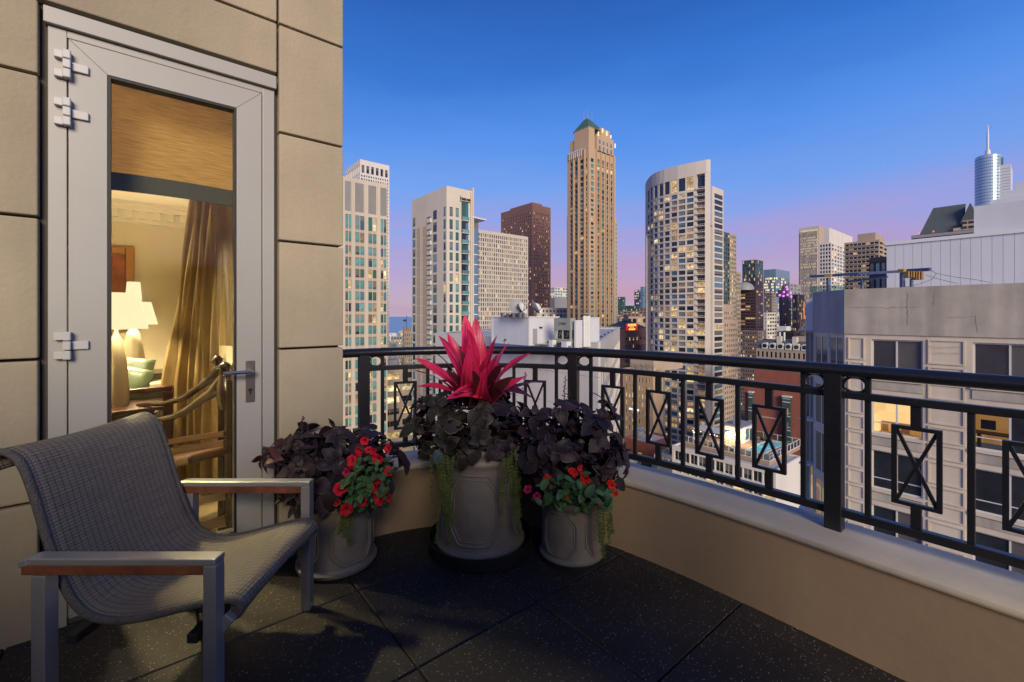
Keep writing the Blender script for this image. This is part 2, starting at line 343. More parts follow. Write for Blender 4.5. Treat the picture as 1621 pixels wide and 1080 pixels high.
class Bld:
    def __init__(s, name, label, cx, Y, lpx, rpx, top, base=None, group=None, cat='building'):
        s.C = Vector(((cx - CX) / FPX * Y, Y)); s.Y = Y; s.base = GZ if base is None else base
        s.lu = ray_line(rpx, s.C, U); s.lv = ray_line(lpx, s.C, V) if lpx is not None else 20.0
        s.z1 = zpx(top, Y)
        s.root = thing(name, label, cat, (s.C.x, s.C.y, s.base), ANG, group)
        s.w = MB(); s.mats = []; s.p = MB(); s.nw = 0
    def mi(s, m):
        if m not in s.mats: s.mats.append(m)
        return s.mats.index(m)
    def z(s, py, Y=None): return zpx(py, Y or s.Y)
    def pu(s, px): return ray_line(px, s.C, U)
    def pv(s, px): return ray_line(px, s.C, V)
    def H(s, z): return z - s.base
    def facade(s, A, B, z0, z1, cols, rows, m, span=None, depth=.3, weights=None, indiv=False, style='bare', inside=None, rowkind=None, colkind=None, cap=300):
        A = Vector(A); B = Vector(B); t = (B - A); L = t.length; t.normalize(); n = Vector((-t.y, t.x)); c = inside if inside is not None else Vector((s.lu / 2, s.lv / 2))
        sg = 1
        if n.dot(Vector(c) - A) < 0: n = -n; sg = -1
        mi = s.mi(m); si = s.mi(span) if span else mi; b = s.w
        S = lambda a, d, z: (A.x + t.x * a + n.x * d, A.y + t.y * a + n.y * d, s.H(z))
        cols = [(max(a, .01), min(c_, L - .01)) for a, c_ in cols if c_ > .02 and a < L - .02]; rows = [(max(a, z0 + .01), min(c_, z1 - .01)) for a, c_ in rows if c_ > z0 + .02 and a < z1 - .02]
        if not cols or not rows: b.quad(S(0, 0, z0), S(L, 0, z0), S(L, 0, z1), S(0, 0, z1), mi); return
        zlo = min(r[0] for r in rows); zhi = max(r[1] for r in rows)
        x = 0.0
        for a, c_ in sorted(cols) + [(L, L)]:
            if a > x + 1e-4: b.quad(S(x, 0, z0), S(a, 0, z0), S(a, 0, z1), S(x, 0, z1), mi)
            if a >= L - 1e-4 and c_ >= L - 1e-4: break
            zz = z0
            for ri, (r0, r1) in enumerate(sorted(rows) + [(z1, z1)]):
                if r0 > zz + 1e-4: b.quad(S(a, 0, zz), S(c_, 0, zz), S(c_, 0, r0), S(a, 0, r0), si if (zz > z0 and r0 < z1) else mi)
                if r0 >= z1 - 1e-6: break
                b.quad(S(a, 0, r0), S(a, depth, r0), S(a, depth, r1), S(a, 0, r1), mi); b.quad(S(c_, 0, r0), S(c_, 0, r1), S(c_, depth, r1), S(c_, depth, r0), mi)
                b.quad(S(a, 0, r0), S(c_, 0, r0), S(c_, depth, r0), S(a, depth, r0), mi); b.quad(S(a, 0, r1), S(a, depth, r1), S(c_, depth, r1), S(c_, 0, r1), mi)
                k = None
                if rowkind: k = rowkind(ri, len(rows), (a + c_) / 2 / L)
                if k is None: k = pick(weights)
                if indiv and s.nw < cap:
                    o = link('window', win_mesh(c_ - a, r1 - r0, k, style, sg), s.root); q = S(a, depth - .08 if style != 'bare' else depth - .05, r0); o.location = q; o.rotation_euler = (0, 0, math.atan2(t.y, t.x)); s.nw += 1
                    b.quad(S(a, depth + .02, r0), S(c_, depth + .02, r0), S(c_, depth + .02, r1), S(a, depth + .02, r1), mi)
                else:
                    s.p.quad(S(a, depth, r0), S(c_, depth, r0), S(c_, depth, r1), S(a, depth, r1), KI[k])
                zz = r1
            x = c_
    def right(s, z0, z1, cols, rows, m, **k): s.facade((0, 0), (s.lu, 0), z0, z1, cols, rows, m, **k)
    def left(s, z0, z1, cols, rows, m, **k): s.facade((0, 0), (0, s.lv), z0, z1, cols, rows, m, **k)
    def back(s, z1, m, roof=None, par=.6):
        mi = s.mi(m); ri = s.mi(roof or M_roof); b = s.w; h = s.H(z1); u, v = s.lu, s.lv
        b.quad((u, 0, 0), (u, v, 0), (u, v, h), (u, 0, h), mi); b.quad((0, v, 0), (u, v, 0), (u, v, h), (0, v, h), mi)
        b.quad((0, 0, h - par), (u, 0, h - par), (u, v, h - par), (0, v, h - par), ri)
        t = min(.3, u * .1, v * .1)
        for q in ((t, t, u - t, t), (u - t, t, u - t, v - t), (u - t, v - t, t, v - t), (t, v - t, t, t)): b.quad((q[0], q[1], h - par), (q[2], q[3], h - par), (q[2], q[3], h), (q[0], q[1], h), mi)
        for q in ((0, 0, u, t), (0, v - t, u, v), (0, t, t, v - t), (u - t, t, u, v - t)): b.quad((q[0], q[1], h), (q[2], q[1], h), (q[2], q[3], h), (q[0], q[3], h), mi)
    def part(s, name, build, m, bevel=0):
        b = MB(); build(b); return b.build(name, m, s.root, bevel=bevel)
    def done(s, wallname='wall'):
        if s.w.f: s.w.build(wallname, s.mats, s.root)
        if s.p.f: o = s.p.build('window_panes', KW, s.root); stuff(o)
        return s.root
def cpx(f, pairs): return sorted((min(f(a), f(b)), max(f(a), f(b))) for a, b in pairs)
def even(L, n, frac=.6, m0=0.0, m1=0.0):
    p = (L - m0 - m1) / n; return [(m0 + p * (k + (1 - frac) / 2), m0 + p * (k + (1 + frac) / 2)) for k in range(n)]
def floors(ztop, pitch, h, zmin, first=0): 
    out = []; z = ztop
    while z - h > zmin: out.append((z - h, z)); z -= pitch
    return out
# generic far tower
def tower(name, label, cx, Y, l, r, top, m, nu, nv, pitch, hf=.55, frac=.6, weights=None, span=None, zmin=None, roof=None, margin=1.0, group=None, cat='building', depth=.25, rowkind=None, tophead=1.5, wl=None, ml=None):
    b = Bld(name, label, cx, Y, l, r, top, group=group, cat=cat); zm = zmin if zmin is not None else GZ + 4
    rows = floors(b.z1 - tophead, pitch, pitch * hf, zm); w = weights or dict(d=6, b=2, l=1, m=1)
    b.right(b.base, b.z1, even(b.lu, nu, frac, margin, margin) if nu else [], rows if nu else [], m, span=span, depth=depth, weights=w, rowkind=rowkind)
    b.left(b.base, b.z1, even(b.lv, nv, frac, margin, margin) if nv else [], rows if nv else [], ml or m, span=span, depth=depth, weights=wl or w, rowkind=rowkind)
    b.back(b.z1, m, roof); return b

# ---- ground, lake
b = MB(); b.quad((-2500, -400, GZ), (4000, -400, GZ), (4000, 9000, GZ), (-2500, 9000, GZ)); struct(b.build('ground', M_asph))
b = MB()
shore = [(-9000, 900), (-330, 1150), (-260, 1500), (-300, 9000), (-300, 40000), (-40000, 40000), (-40000, 900)]
b.poly([(x, y, GZ + .5) for x, y in shore]); struct(b.build('lake', M_lake))

# ---- left hotel tower with teal window pairs
A = Bld('hotel_tower', 'cream tower with paired teal windows and tall grey louvres at its top', 528, 118, 515, 613.3, 276)
rowsA = [(A.z(366.7, 125), A.z(345, 125)), (A.z(386.5, 125), A.z(371, 125))] + [(A.z(404.5 + 17.6 * k + 1, 125), A.z(391.5 + 17.6 * k + 1, 125)) for k in range(24)]
colsA = cpx(A.pu, [(546.7, 551), (552, 555.9), (562.7, 569.3), (570.2, 576.7), (583.3, 589.5), (590.3, 596), (602.9, 606.9), (607.6, 611.6)])
ztopA = A.z(276); zl = A.z(341, 125); zb = GZ + 3
wA = dict(t=10, b=2.2, g=3, d=2, l=1.6, p=1.2, m=.9)
A.right(GZ, zl, [(c0 - 0, c1) for c0, c1 in colsA] , rowsA, M_cream, span=M_tan, depth=.22, weights=wA, indiv=True, style='tran')
A.right(zl, ztopA, [], [], M_cream); A.left(GZ, ztopA, [], [], M_cream); A.back(ztopA, M_cream)
for px0, px1 in ((546, 555.3), (562.3, 575.8), (583.3, 595.5), (602.2, 612)):
    s0, s1 = A.pu(px0), A.pu(px1); n = 5
    def lv(b):
        b.box(s0, -.02, A.H(A.z(338, 124)), s1, .1, A.H(A.z(293, 124)), 0)
        for i in range(12):
            x = s0 + (s1 - s0) * (i + .5) / 12; b.box(x - .05, -.10, A.H(A.z(338, 124)), x + .05, -.02, A.H(A.z(293, 124)), 1)
    b = MB(); lv(b); b.build('louvre', [M_louv, M_grey], A.root)
def piers(b):
    for px in (559, 579.8, 599.2): s = A.pu(px); b.box(s - .45, -.25, 4, s + .45, -.003, A.H(ztopA) - 1.0)
A.part('pilaster', piers, M_cream); A.done()
# ---- white slab with black windows behind it
b = Bld('office_tower', 'white-framed tower with black openings under its roof, rising behind the cream tower', 570, 205, 547, 616.3, 252)
colsr = even(b.lu, 12, .55, .3, .3); Ztop = b.z1
b.right(b.z(274), Ztop, even(b.lu, 6, .62, .3, .3), [(b.z(272.5), b.z(260.5))], M_wcon, weights=dict(d=1), depth=.5, indiv=True)
b.left(b.z(274), Ztop, even(b.lv, 8, .55, .3, .3), [(b.z(272.5), b.z(260.5))], M_wcon, weights=dict(d=1), depth=.5, indiv=True)
rr_ = floors(b.z(276), 5.4 / 700 * 205, 3.0 / 700 * 205, GZ + 5)
b.right(GZ, b.z(274), colsr, rr_, M_wcon, weights=dict(n=4, d=4, b=2, l=.6), depth=.3); b.left(GZ, b.z(274), even(b.lv, 16, .5), rr_, M_wcon, weights=dict(d=4, b=2), depth=.3)
b.back(Ztop, M_wcon); b.done()

# ---- ivory condominium with green windows
B = Bld('condominium_tower', 'ivory tower with green glass strips, corner balconies and a thin canopy, behind the pink leaves', 707, 130, 652, 748, 294)
zr = lambda a, c: (B.z(c), B.z(a))
rowsB = [zr(326.5, 341.5), zr(346.3, 362)] + [zr(365.7 + 16.66 * k, 378.8 + 16.66 * k) for k in range(26)]
wB = dict(g=6, t=5, b=3, d=1.5, l=.5, n=.5)
zt2 = B.z(322)
colsR = cpx(B.pu, [(711.7, 717), (721.3, 726.5)]); balc = cpx(B.pu, [(730.4, 741.3)])[0]
B.right(GZ, zt2, colsR + [], rowsB, M_ivory, depth=.35, weights=wB, indiv=True, style='tran')
B.right(zt2, B.z1, [], [], M_ivory)
colsL = cpx(B.pv, [(653.2, 657.4), (685.3, 691.4), (701.8, 705.4)])
B.left(GZ, zt2, colsL, rowsB, M_ivory, depth=.12, weights=dict(g=6, b=3, d=2, t=2, l=.3), indiv=True, style='tran'); B.left(zt2, B.z1, [], [], M_ivory)
B.back(B.z1, M_ivory)
# inset panels and little slots on the left face
pan = cpx(B.pv, [(660.2, 665.5), (669.5, 676)])
def insets(b):
    for r0, r1 in rowsB[1:]:
        for a, c in pan: b.box(-.05, a, B.H(r0) - .6, .02, c, B.H(r1) - .2)
B.part('facade_panel', insets, M_ivory2)
sl0, sl1 = cpx(B.pv, [(677.9, 682.8)])[0]
def slots(b):
    for r0, r1 in rowsB: b.box(-.55, sl0, B.H(r0) + .8, .02, sl1, B.H(r0) + 1.3)
B.part('slot_window', slots, Wb)
def slotb(b):
    for r0, r1 in rowsB: b.box(-.5, sl0 - .1, B.H(r0) - .5, .03, sl1 + .1, B.H(r0) + .75)
B.part('bay_front', slotb, M_ivory)
# balconies
for i, (r0, r1) in enumerate(rowsB):
    g0, g1 = B.H(r0), B.H(r1)
    if i == 0: g1 += 2.2
    q = MB(); q.box(balc[0], -.02, g0 - .75, balc[1], -.55, g0 - .55, 0); q.box(balc[0], -.03, g0 - .55, balc[1], -.005, g1, 1); q.box(balc[0] + (balc[1] - balc[0]) * .62, -.06, g0 - .5, balc[0] + (balc[1] - balc[0]) * .95, -.04, g1 - .4, 3)
    q.box(balc[0], -.55, g0 - .5, balc[1], -.52, g0 + .45, 2)
    q.build('balcony', [M_ivory, Wd if i % 3 else Wg, Wt, Wb], B.root)
def fin(b): 
    s = B.pu(744); b.box(s, -.6, 4, s + .5, -.003, B.H(B.z1) - .5); b.box(B.lu - .1, -.3, 2, B.lu + .35, 3, B.H(B.z1) + 1.0)
B.part('fin', fin, M_ivory)
# glass corner bay and canopy
e = ray_line(759, B.C + U * (B.lu + .4) + V * 1.0, U); zc = B.H(B.z(353))
q = MB(); q.prism([(B.lu + .36, .6), (B.lu + .4 + e * .6, .7), (B.lu + .4 + e, 1.6), (B.lu + .4 + e, 9), (B.lu + .36, 9)], 0, zc); q.build('glass_bay', M_bluegl, B.root)
for i, (r0, r1) in enumerate(rowsB[2:]):
    q = MB(); q.prism([(B.lu + .37, .45), (B.lu + .45 + e * .6, .5), (B.lu + .6 + e, 1.5), (B.lu + .6 + e, 9), (B.lu + .37, 9)], B.H(r0) - .6, B.H(r0) - .3); q.build('bay_floor_band', M_silverw, B.root)
e2 = ray_line(769, B.C + U * B.lu + V * 1.0, U)
q = MB(); zc2 = B.H(B.z(338)); q.prism([(B.lu - 1, -.5), (B.lu + e2, .5), (B.lu + e2 - .5, 7), (B.lu - 1, 9)], zc2, zc2 + .45); q.bar((B.lu + 1.0, 1.2, zc), (B.lu + 1.4, 1.4, zc2), .3, .3); q.build('canopy', M_silverw, B.root)
# hotel sign: small dark emblem and two rows of small cut letters too far off to read
sx0, sx1 = B.pu(727.5), B.pu(746.5); zs = B.H(B.z(313.5)); 
q = MB(); q.box(sx0, -.45, zs - .1, sx1, -.003, zs + .12); q.build('sign_shelf', M_tan, B.root)
q = MB(); random.seed(4); x = sx0 + .1; q.box(x, -.30, zs + .15, x + .28, -.2, zs + 1.1); q.box(x + .08, -.30, zs + 1.1, x + .2, -.2, zs + 1.45); x += .5
while x < sx1 - .25:
    w_ = random.choice((.14, .18, .22)); q.box(x, -.30, zs + .2, x + .06, -.2, zs + .95); q.box(x + w_ - .05, -.30, zs + .2, x + w_, -.2, zs + .95); q.box(x + .06, -.30, zs + random.choice((.2, .5, .85)), x + w_ - .05, -.2, zs + random.choice((.62, .95)) + .02)
    x += w_ + .09 + (.14 if abs(x - (sx0 + sx1) / 2) < .12 else 0)
q.build('sign_lettering', M_dk, B.root); B.done()
random.seed(21)
# ---- pale grid slab
b = Bld('apartment_slab', 'long pale stone slab block with a dense grid of small dark windows, right of the ivory tower', 752, 330, 745, 836, 362.5)
pt = 7.1 / 700 * 345; rws = floors(b.z1 - 2.5, pt, pt * .72, GZ + 6)
b.right(GZ, b.z1, even(b.lu, 25, .55, .6, .6), rws, M_grid, weights=dict(d=8, n=3, b=1, m=1.0, l=.8), depth=.55); b.left(GZ, b.z1, even(b.lv, 6, .5), rws, M_grid, weights=dict(d=1), depth=.5); b.back(b.z1, M_grid)
pa = b.pu(764.5); b.part('penthouse', lambda q: q.box(-8, 6, b.H(b.z1) - 1, pa, 16, b.H(b.z(346))), M_mauve); b.done()
# ---- red-brown granite tower
b = Bld('granite_tower', 'dark red-brown tower with slightly stepped corners, behind the pale grid slab', 842.5, 520, 793, 871.7, 323)
pt = 5.1 / 700 * 530; rws = floors(b.z1 - 9, pt, pt * .5, GZ + 6)
b.right(GZ, b.z1, even(b.lu, 9, .42, 2, 2), rws, M_redbr, weights=dict(d=7, m=2, l=.9, b=1), depth=.4); b.left(GZ, b.z1, even(b.lv, 16, .5, 2, 2), rws, M_redbr, weights=dict(d=9, m=1, l=.5), depth=.4); b.back(b.z1, M_redbr, M_redbr)
b.part('penthouse', lambda q: q.box(3, 3, b.H(b.z1) - 1, b.lu * .62, b.lv * .75, b.H(b.z1) + 3), M_redbr); b.done()

# ---- tall tan tower with green pyramid
T = Bld('pyramid_roof_tower', 'tallest tan stone tower, with a green pyramid roof and lit gable slots', 932, 370, 898, 974.5, 232)
zT = T.z1; pf = 9.2 / 700 * 376; pf2 = 7.25 / 700 * 376
zr_up = floors(T.z(249), pf, pf * .62, T.z(318)); zlast = zr_up[-1][0] - (pf - pf * .62); rT = zr_up + floors(zlast + .2, pf2, pf2 * .58, GZ + 6)
wT = dict(t=4, b=3, d=4, g=2, l=.35, m=.4)
T.right(GZ, zT, cpx(T.pu, [(935.4, 939.8), (945.8, 949.2), (952.8, 956.5), (959.6, 963), (966.2, 969.6), (972, 973.2)]), rT, M_brtow, span=None, depth=.5, weights=wT, rowkind=lambda i, n, f: 'p' if (i == n - 8 + 6 and f > .3) else None)
T.left(GZ, zT, cpx(T.pv, [(902.8, 907), (910, 914.3), (918.2, 924.2), (927.2, 929.3)]), rT, M_brtow, depth=.5, weights=dict(d=6, g=2, t=3, l=.4, m=.5))
T.back(zT, M_brtow)
h0 = T.H(zT)
def strips(q):
    for a, c in cpx(T.pu, [(945.8, 949.2), (952.8, 956.5), (959.6, 963), (966.2, 969.6)]):
        for r0, r1 in rT: q.box(a, -.06, T.H(r1) + .05, c, .02, T.H(r1) + (pf2 - pf2 * .58) * .85)
T.part('spandrel_strip', strips, M_brsp)
def strips2(q):
    for a, c in cpx(T.pv, [(902.8, 907), (910, 914.3)]):
        for r0, r1 in rT: q.box(-.06, a, T.H(r1) + .05, .02, c, T.H(r1) + (pf2 - pf2 * .58) * .85)
T.part('spandrel_strip', strips2, M_brsp)
def ribs(q):
    for px in (943.3, 950.8, 958.1, 964.7, 971): s = T.pu(px); q.box(s - .45, -1.1, 8, s + .45, -.003, h0 - 1)
    for px in (908.5, 916.2, 925.8): s = T.pv(px); q.box(-1.0, s - .5, 8, -.003, s + .5, h0 - 1)
T.part('pier', ribs, M_brtow)
# upper blocks
def U1(q):
    q.box(1.0, 1.0, h0 - 1, T.lu * .90, T.lv * .93, T.H(T.z(212)))
    q.box(.2, .2, h0 - 1, T.pu(941.5), T.pv(908.5), T.H(T.z(199)))
T.part('upper_block', U1, M_brtow)
ga, gb = T.pu(943), T.pu(969.5)
q = MB(); gz0 = h0 - 1; q.box(ga, -1.2, gz0, gb, 8, T.H(T.z(208))); q.box(T.pu(949), -1.3, gz0, T.pu(963), 6, T.H(T.z(196))); q.build('gable_bay', M_brtow, T.root)
def slits(q):
    for px, y0, y1 in ((944.9, 204.5, 211), (951.6, 196.5, 203), (958.2, 198.5, 205.5), (964.4, 202, 207), (971.3, 213, 220)):
        s = T.pu(px); q.box(s - .45, -2.0, T.H(T.z(y1)), s + .45, -1.35, T.H(T.z(y0)))
T.part('lit_slot', slits, emis('slot_light', (1, .80, .35), 1.3))
def prow(q):
    for px in (946, 952, 958, 964): 
        s = T.pu(px + 1.5)
        for y0, y1 in ((216.5, 222), (226, 233)): q.box(s - .9, -1.45, T.H(T.z(y1)), s + .9, -1.31, T.H(T.z(y0)))
T.part('gable_window', prow, Wb)
q = MB(); zb_ = T.H(T.z(200)); x1_, y1_ = T.pu(958), T.pv(906.5); rx0, rx1 = x1_ * .36, x1_ * .62; ry = y1_ * .55; za = T.H(T.z(180))
c0, c1, c2, c3 = (0, 0, zb_), (x1_, 0, zb_), (x1_, y1_, zb_), (0, y1_, zb_)
w0, w1, w2, w3 = (rx0, ry - 2, za + 1), (rx1 + 1, ry - 2, za), (rx1 + 1, ry + 2, za), (rx0, ry + 2, za + 1)
q.quad(c0, c1, w1, w0); q.quad(c1, c2, w2, w1); q.quad(c2, c3, w3, w2); q.quad(c3, c0, w0, w3); q.quad(w0, w1, w2, w3); q.quad(c0, c3, c2, c1); q.build('pyramid_roof', M_copper, T.root)
q = MB(); [q.tube([(x, y, za - 2), (x, y, za + 8)], .18, 5) for x, y in ((rx0, ry - 2), (rx1, ry - 2), (rx0, ry + 2), (rx1, ry + 2))]; q.build('mast', M_grey, T.root)
# loggia on the left shoulder
q = MB(); a0, a1 = cpx(T.pv, [(901, 923)])[0]
for k in range(7): y_ = a0 + (a1 - a0) * (k + .5) / 7; q.box(-1.3, y_ - .35, h0 - 6, -1.0, y_ + .35, h0 - 1)
q.box(-1.5, a0, h0 - 1, -.9, a1, h0 - .3); q.build('loggia', M_silverw, T.root)
# lower, wider shoulders
zs_ = T.H(T.z(338)); 
def sh(q): q.box(T.lu + .01, 2, 0, T.pu(980.2), T.lv * .8, zs_); q.box(2, T.lv + .01, 0, T.lu * .8, T.pv(895), zs_ + 2)
T.part('shoulder', sh, M_brtow)
def shw(q):
    for r0, r1 in rT:
        if T.H(r1) < zs_ - 2: q.box(T.lu + .6, 1.94, T.H(r0), T.pu(979.4), 2.01, T.H(r1))
T.part('shoulder_window', shw, Wt); T.done()

# ---- beige block and far things between
b = tower('low_block', 'low beige block with two rows of windows, left of the tall tan tower', 850, 420, 846, 903, 487, M_grid, 9, 2, 7 / 700 * 425, .5, .5, dict(d=5, g=2, p=.5), tophead=2.2); b.done()
b = tower('far_block', 'blank pale grey block peeping over the low beige block', 878, 620, 872, 900, 471.5, M_grey, 0, 0, 4); b.done()
b = tower('far_tower', 'small distant white and glass tower just left of the tall tan tower', 878, 1400, 868, 899, 455, M_wcon, 5, 4, 9, .6, .7, dict(b=5, t=3, p=2)); b.done()

# ---- curved tower
cp = [(1124.8, 252.2), (1118, 252.8), (1102, 255.8), (1088, 258.7), (1073, 262), (1062, 265), (1051.6, 268), (1044, 270.7), (1038.7, 273), (1032.5, 276.3), (1027, 281.6), (1023.3, 287), (1021.5, 292.4)]
Yc = [205 * 248 / (500 - y) for _, y in cp]
curve = [Vector(((x - CX) / FPX * Y, Y)) for (x, _), Y in zip(cp, Yc)]
zband = zpx(252.2, 205)
K = Bld('curved_tower', 'tall pale tower with a bowed window grid and a sweeping blank crown', 1124.8, 205, 1023, 1128, 252.2)
Rm = Matrix.Rotation(-ANG, 2)
def loc2(p): return Rm @ (Vector((p.x, p.y)) - K.C)
def on_curve(px):
    for a, c in zip(curve[:-1], curve[1:]):
        pa, pc = CX + FPX * a.x / a.y, CX + FPX * c.x / c.y
        if pc <= px <= pa + 1e-6: t = ray_line(px, a, (c - a)); return a + (c - a) * t
    return curve[-1]
inK = loc2(Vector((105, 240)))
rowK = [(K.z(298.8, 208), K.z(278, 208))] + [(K.z(309.3 + 9.58 * k, 208), K.z(302.6 + 9.58 * k, 208)) for k in range(45)]
wK = dict(d=8, b=4, n=2.0, l=2.4, p=1.4, m=4.2)
colK = [(1087, 1097.8), (1074, 1084.8), (1062.4, 1071.8), (1052, 1059.9), (1043, 1049.8), (1035.3, 1040.7), (1029.8, 1033.5), (1025.2, 1027.8)]
ztw = K.z(276.3, 208); edges = [1102.5]
prev = 1102.6
def seg(pa, pb, cols, z0=GZ, z1=ztw):
    A_, B_ = loc2(on_curve(pa)), loc2(on_curve(pb)); L = (B_ - A_).length
    K.facade(A_, B_, z0, z1, [(.02, L - .02)] if cols else [], rowK if cols else [], M_curve, depth=.45, weights=wK, indiv=True, style='split', inside=inK, cap=300)
# order: nearest columns get individual windows
for a, c in colK:
    seg(prev, c, False) if prev - c > .05 else None
    seg(c, a, True); prev = a
seg(prev, 1021.6, False)
# crown band: thick, follows the curve, leans out past the left end
q = MB(); cl = [loc2(p) for p in curve]; n_ = len(cl)
inn = [p + (inK - p).normalized() * 1.2 for p in cl]
for i in range(n_ - 1):
    z0b, z1b = K.H(ztw), K.H(zband)
    q.quad((*cl[i], z0b), (*cl[i + 1], z0b), (*cl[i + 1], z1b), (*cl[i], z1b)); q.quad((*inn[i], z0b), (*inn[i], z1b), (*inn[i + 1], z1b), (*inn[i + 1], z0b))
    q.quad((*cl[i], z1b), (*cl[i + 1], z1b), (*inn[i + 1], z1b), (*inn[i], z1b)); q.quad((*cl[i], z0b), (*inn[i], z0b), (*inn[i + 1], z0b), (*cl[i + 1], z0b))
q.quad((*cl[-1], z0b), (*inn[-1], z0b), (*inn[-1], z1b), (*cl[-1], z1b)); q.quad((*cl[0], z0b), (*cl[0], z1b), (*inn[0], z1b), (*inn[0], z0b)); q.build('crown_band', M_curve, K.root)
# balcony column
bA, bB = loc2(on_curve(1116)), loc2(on_curve(1102.6)); bC = loc2(on_curve(1124.7)); tt = (bB - bA).normalized(); nn = Vector((-tt.y, tt.x)); nn = nn if nn.dot(inK - bA) > 0 else -nn
Lb = (bB - bA).length
K.facade(bC, bA, GZ, ztw, [], [], M_curve, inside=inK)
q = MB(); d = 1.6
def q2(s, dd, z): p = bA + tt * s + nn * dd; return (p.x, p.y, z)
top_ = K.H(ztw) + .05; q.quad(q2(0, 0, 0), q2(0, d, 0), q2(0, d, top_), q2(0, 0, top_)); q.quad(q2(Lb, 0, 0), q2(Lb, 0, top_), q2(Lb, d, top_), q2(Lb, d, 0)); q.quad(q2(0, d, 0), q2(Lb, d, 0), q2(Lb, d, top_), q2(0, d, top_))
q.quad(q2(0, 0, top_ - .01), q2(Lb, 0, top_ - .01), q2(Lb, d, top_ - .01), q2(0, d, top_ - .01)); q.build('balcony_recess', M_curve, K.root)
for i, (r0, r1) in enumerate(rowK):
    z0, z1_ = K.H(r0), K.H(r1); k = pick(dict(d=6, l=1, m=2, n=1))
    q = MB()
    def bx2(s0, s1, d0, d1, za_, zb2, m): 
        P8 = [q2(s0, d0, za_), q2(s1, d0, za_), q2(s1, d1, za_), q2(s0, d1, za_), q2(s0, d0, zb2), q2(s1, d0, zb2), q2(s1, d1, zb2), q2(s0, d1, zb2)]; j = len(q.v); q.v += P8
        for f in ((0, 3, 2, 1), (4, 5, 6, 7), (0, 1, 5, 4), (1, 2, 6, 5), (2, 3, 7, 6), (3, 0, 4, 7)): q.f.append(tuple(j + x for x in f)); q.m.append(m)
    bx2(0, Lb + .4, -.7, d, z0 - .55, z0 - .3, 0); bx2(.3, Lb - .3, d - .15, d - .02, z0 - .2, z1_, 1); bx2(0, Lb + .3, -.66, -.6, z0 + .35, z0 + .45, 0)
    for s_ in (0, Lb * .25, Lb * .5, Lb * .75, Lb): bx2(s_, s_ + .08, -.66, -.6, z0 - .3, z0 + .35, 0)
    q.build('balcony', [M_curve, KW[KI[k]]], K.root)
# side return, dark slot and lower wing with band windows
K.facade(bC, (bC.x + 3.5, bC.y + 2.5), GZ, zband - .3, [], [], M_curve, inside=inK); K.back(zband - 30, M_curve)
K.w.v and None
K.done()
K2 = Bld('tower_wing', 'lower rectangular wing with stacked band windows on the right of the bowed tower', 1127.6, 208, 1126, 1145.4, 294.5)
rK2 = [(K2.z(311.5 + 9.55 * k), K2.z(304.5 + 9.55 * k)) for k in range(46)]
K2.right(GZ, K2.z1, [(K2.pu(1131), K2.pu(1144.4))], rK2, M_curve, depth=.4, weights=dict(d=6, b=5, n=1, m=.8, l=.5), indiv=True); K2.left(GZ, K2.z1, [], [], M_curve); K2.back(K2.z1, M_curve); K2.done()

# ---- towers right of the curved one
W1 = dict(d=5, g=3, n=1, p=2.2, l=2)
b = tower('green_striped_tower', 'beige tower with a green glass spine just right of the bowed tower', 1144, 285, 1140, 1155.5, 366.5, M_teal, 3, 1, 2.9, .5, .5, W1, margin=.3); b.done()
b = tower('stepped_tower', 'slim beige stepped tower with red-edged roof beside the green glass spine', 1155.6, 290, 1152, 1166, 369, M_beige, 4, 1, 2.9, .55, .6, dict(g=5, d=2, p=1.2, l=1), margin=.3); b.done()
b = tower('lower_stepped_tower', 'narrow green-windowed shoulder tower below the red-edged roof', 1166, 295, 1164, 1172.5, 430, M_beige, 3, 1, 2.9, .6, .65, dict(g=6, d=2, p=.6), margin=.2); b.done()
b = tower('beige_apartment_tower', 'pinkish beige apartment tower with small square windows below the stepped towers', 1146, 238, 1142, 1160, 482, M_tan, 5, 1, 2.75, .5, .5, dict(d=6, n=2, l=1, m=.7), margin=.3, tophead=4); b.done()
b = tower('apartment_block', 'wide beige block of small square windows at the foot of the slim towers', 1146.5, 232, 1142, 1168.5, 507, M_tan, 7, 1, 2.75, .5, .5, dict(d=6, n=2, l=1, m=.7), margin=.3, tophead=2); b.done()
b = tower('dark_red_tower', 'dark red office tower with ribbon windows, behind the railing right of the bowed tower', 1197, 420, 1171, 1208, 458, M_dkred, 3, 3, 4.6 / 700 * 430, .5, .92, dict(d=8, m=1.4, l=1.0, b=.5), margin=.5, ml=M_dkred); 
b.part('roof_dome', lambda q: q.lathe([(9, 0), (8.5, 3), (7, 5.5), (4, 7.5), (.5, 8)], 20, 0, (2, b.lv * .78, b.H(b.z1) - .5)), M_grey)
b.part('roof_block', lambda q: q.box(1, 4, b.H(b.z1) - 1, b.lu - 2, b.lv * .5, b.H(b.z1) + 3), M_dk); b.done()
b = tower('mauve_block', 'mauve stone block with scattered lit windows at the foot of the dark red tower', 1200, 380, 1170, 1213, 524, M_mauve, 4, 7, 3.3, .45, .5, dict(d=6, l=1.5, p=.8, m=1)); b.done()
b = tower('teal_glass_tower', 'dark teal glass tower with speckled lights, above the dark red tower', 1196, 900, 1175, 1208, 411, M_teal, 7, 10, 7.2, .7, .8, dict(g=6, d=6, b=2, l=1.5, p=.6)); b.done()
b = tower('lit_glass_office', 'brightly lit glass office tower with a blue-grey crown, right of the dark teal tower', 1228, 850, 1208.5, 1250, 426, M_bluegl, 8, 8, 5.6, .62, .88, dict(b=5, d=2, p=4, l=3), tophead=16); b.done()
b = tower('grey_office', 'plain grey-beige office block in front of the lit glass tower', 1222, 620, 1209, 1229, 463, M_beige, 3, 4, 4, .5, .5, dict(d=5, n=3, p=1, l=.6)); b.done()
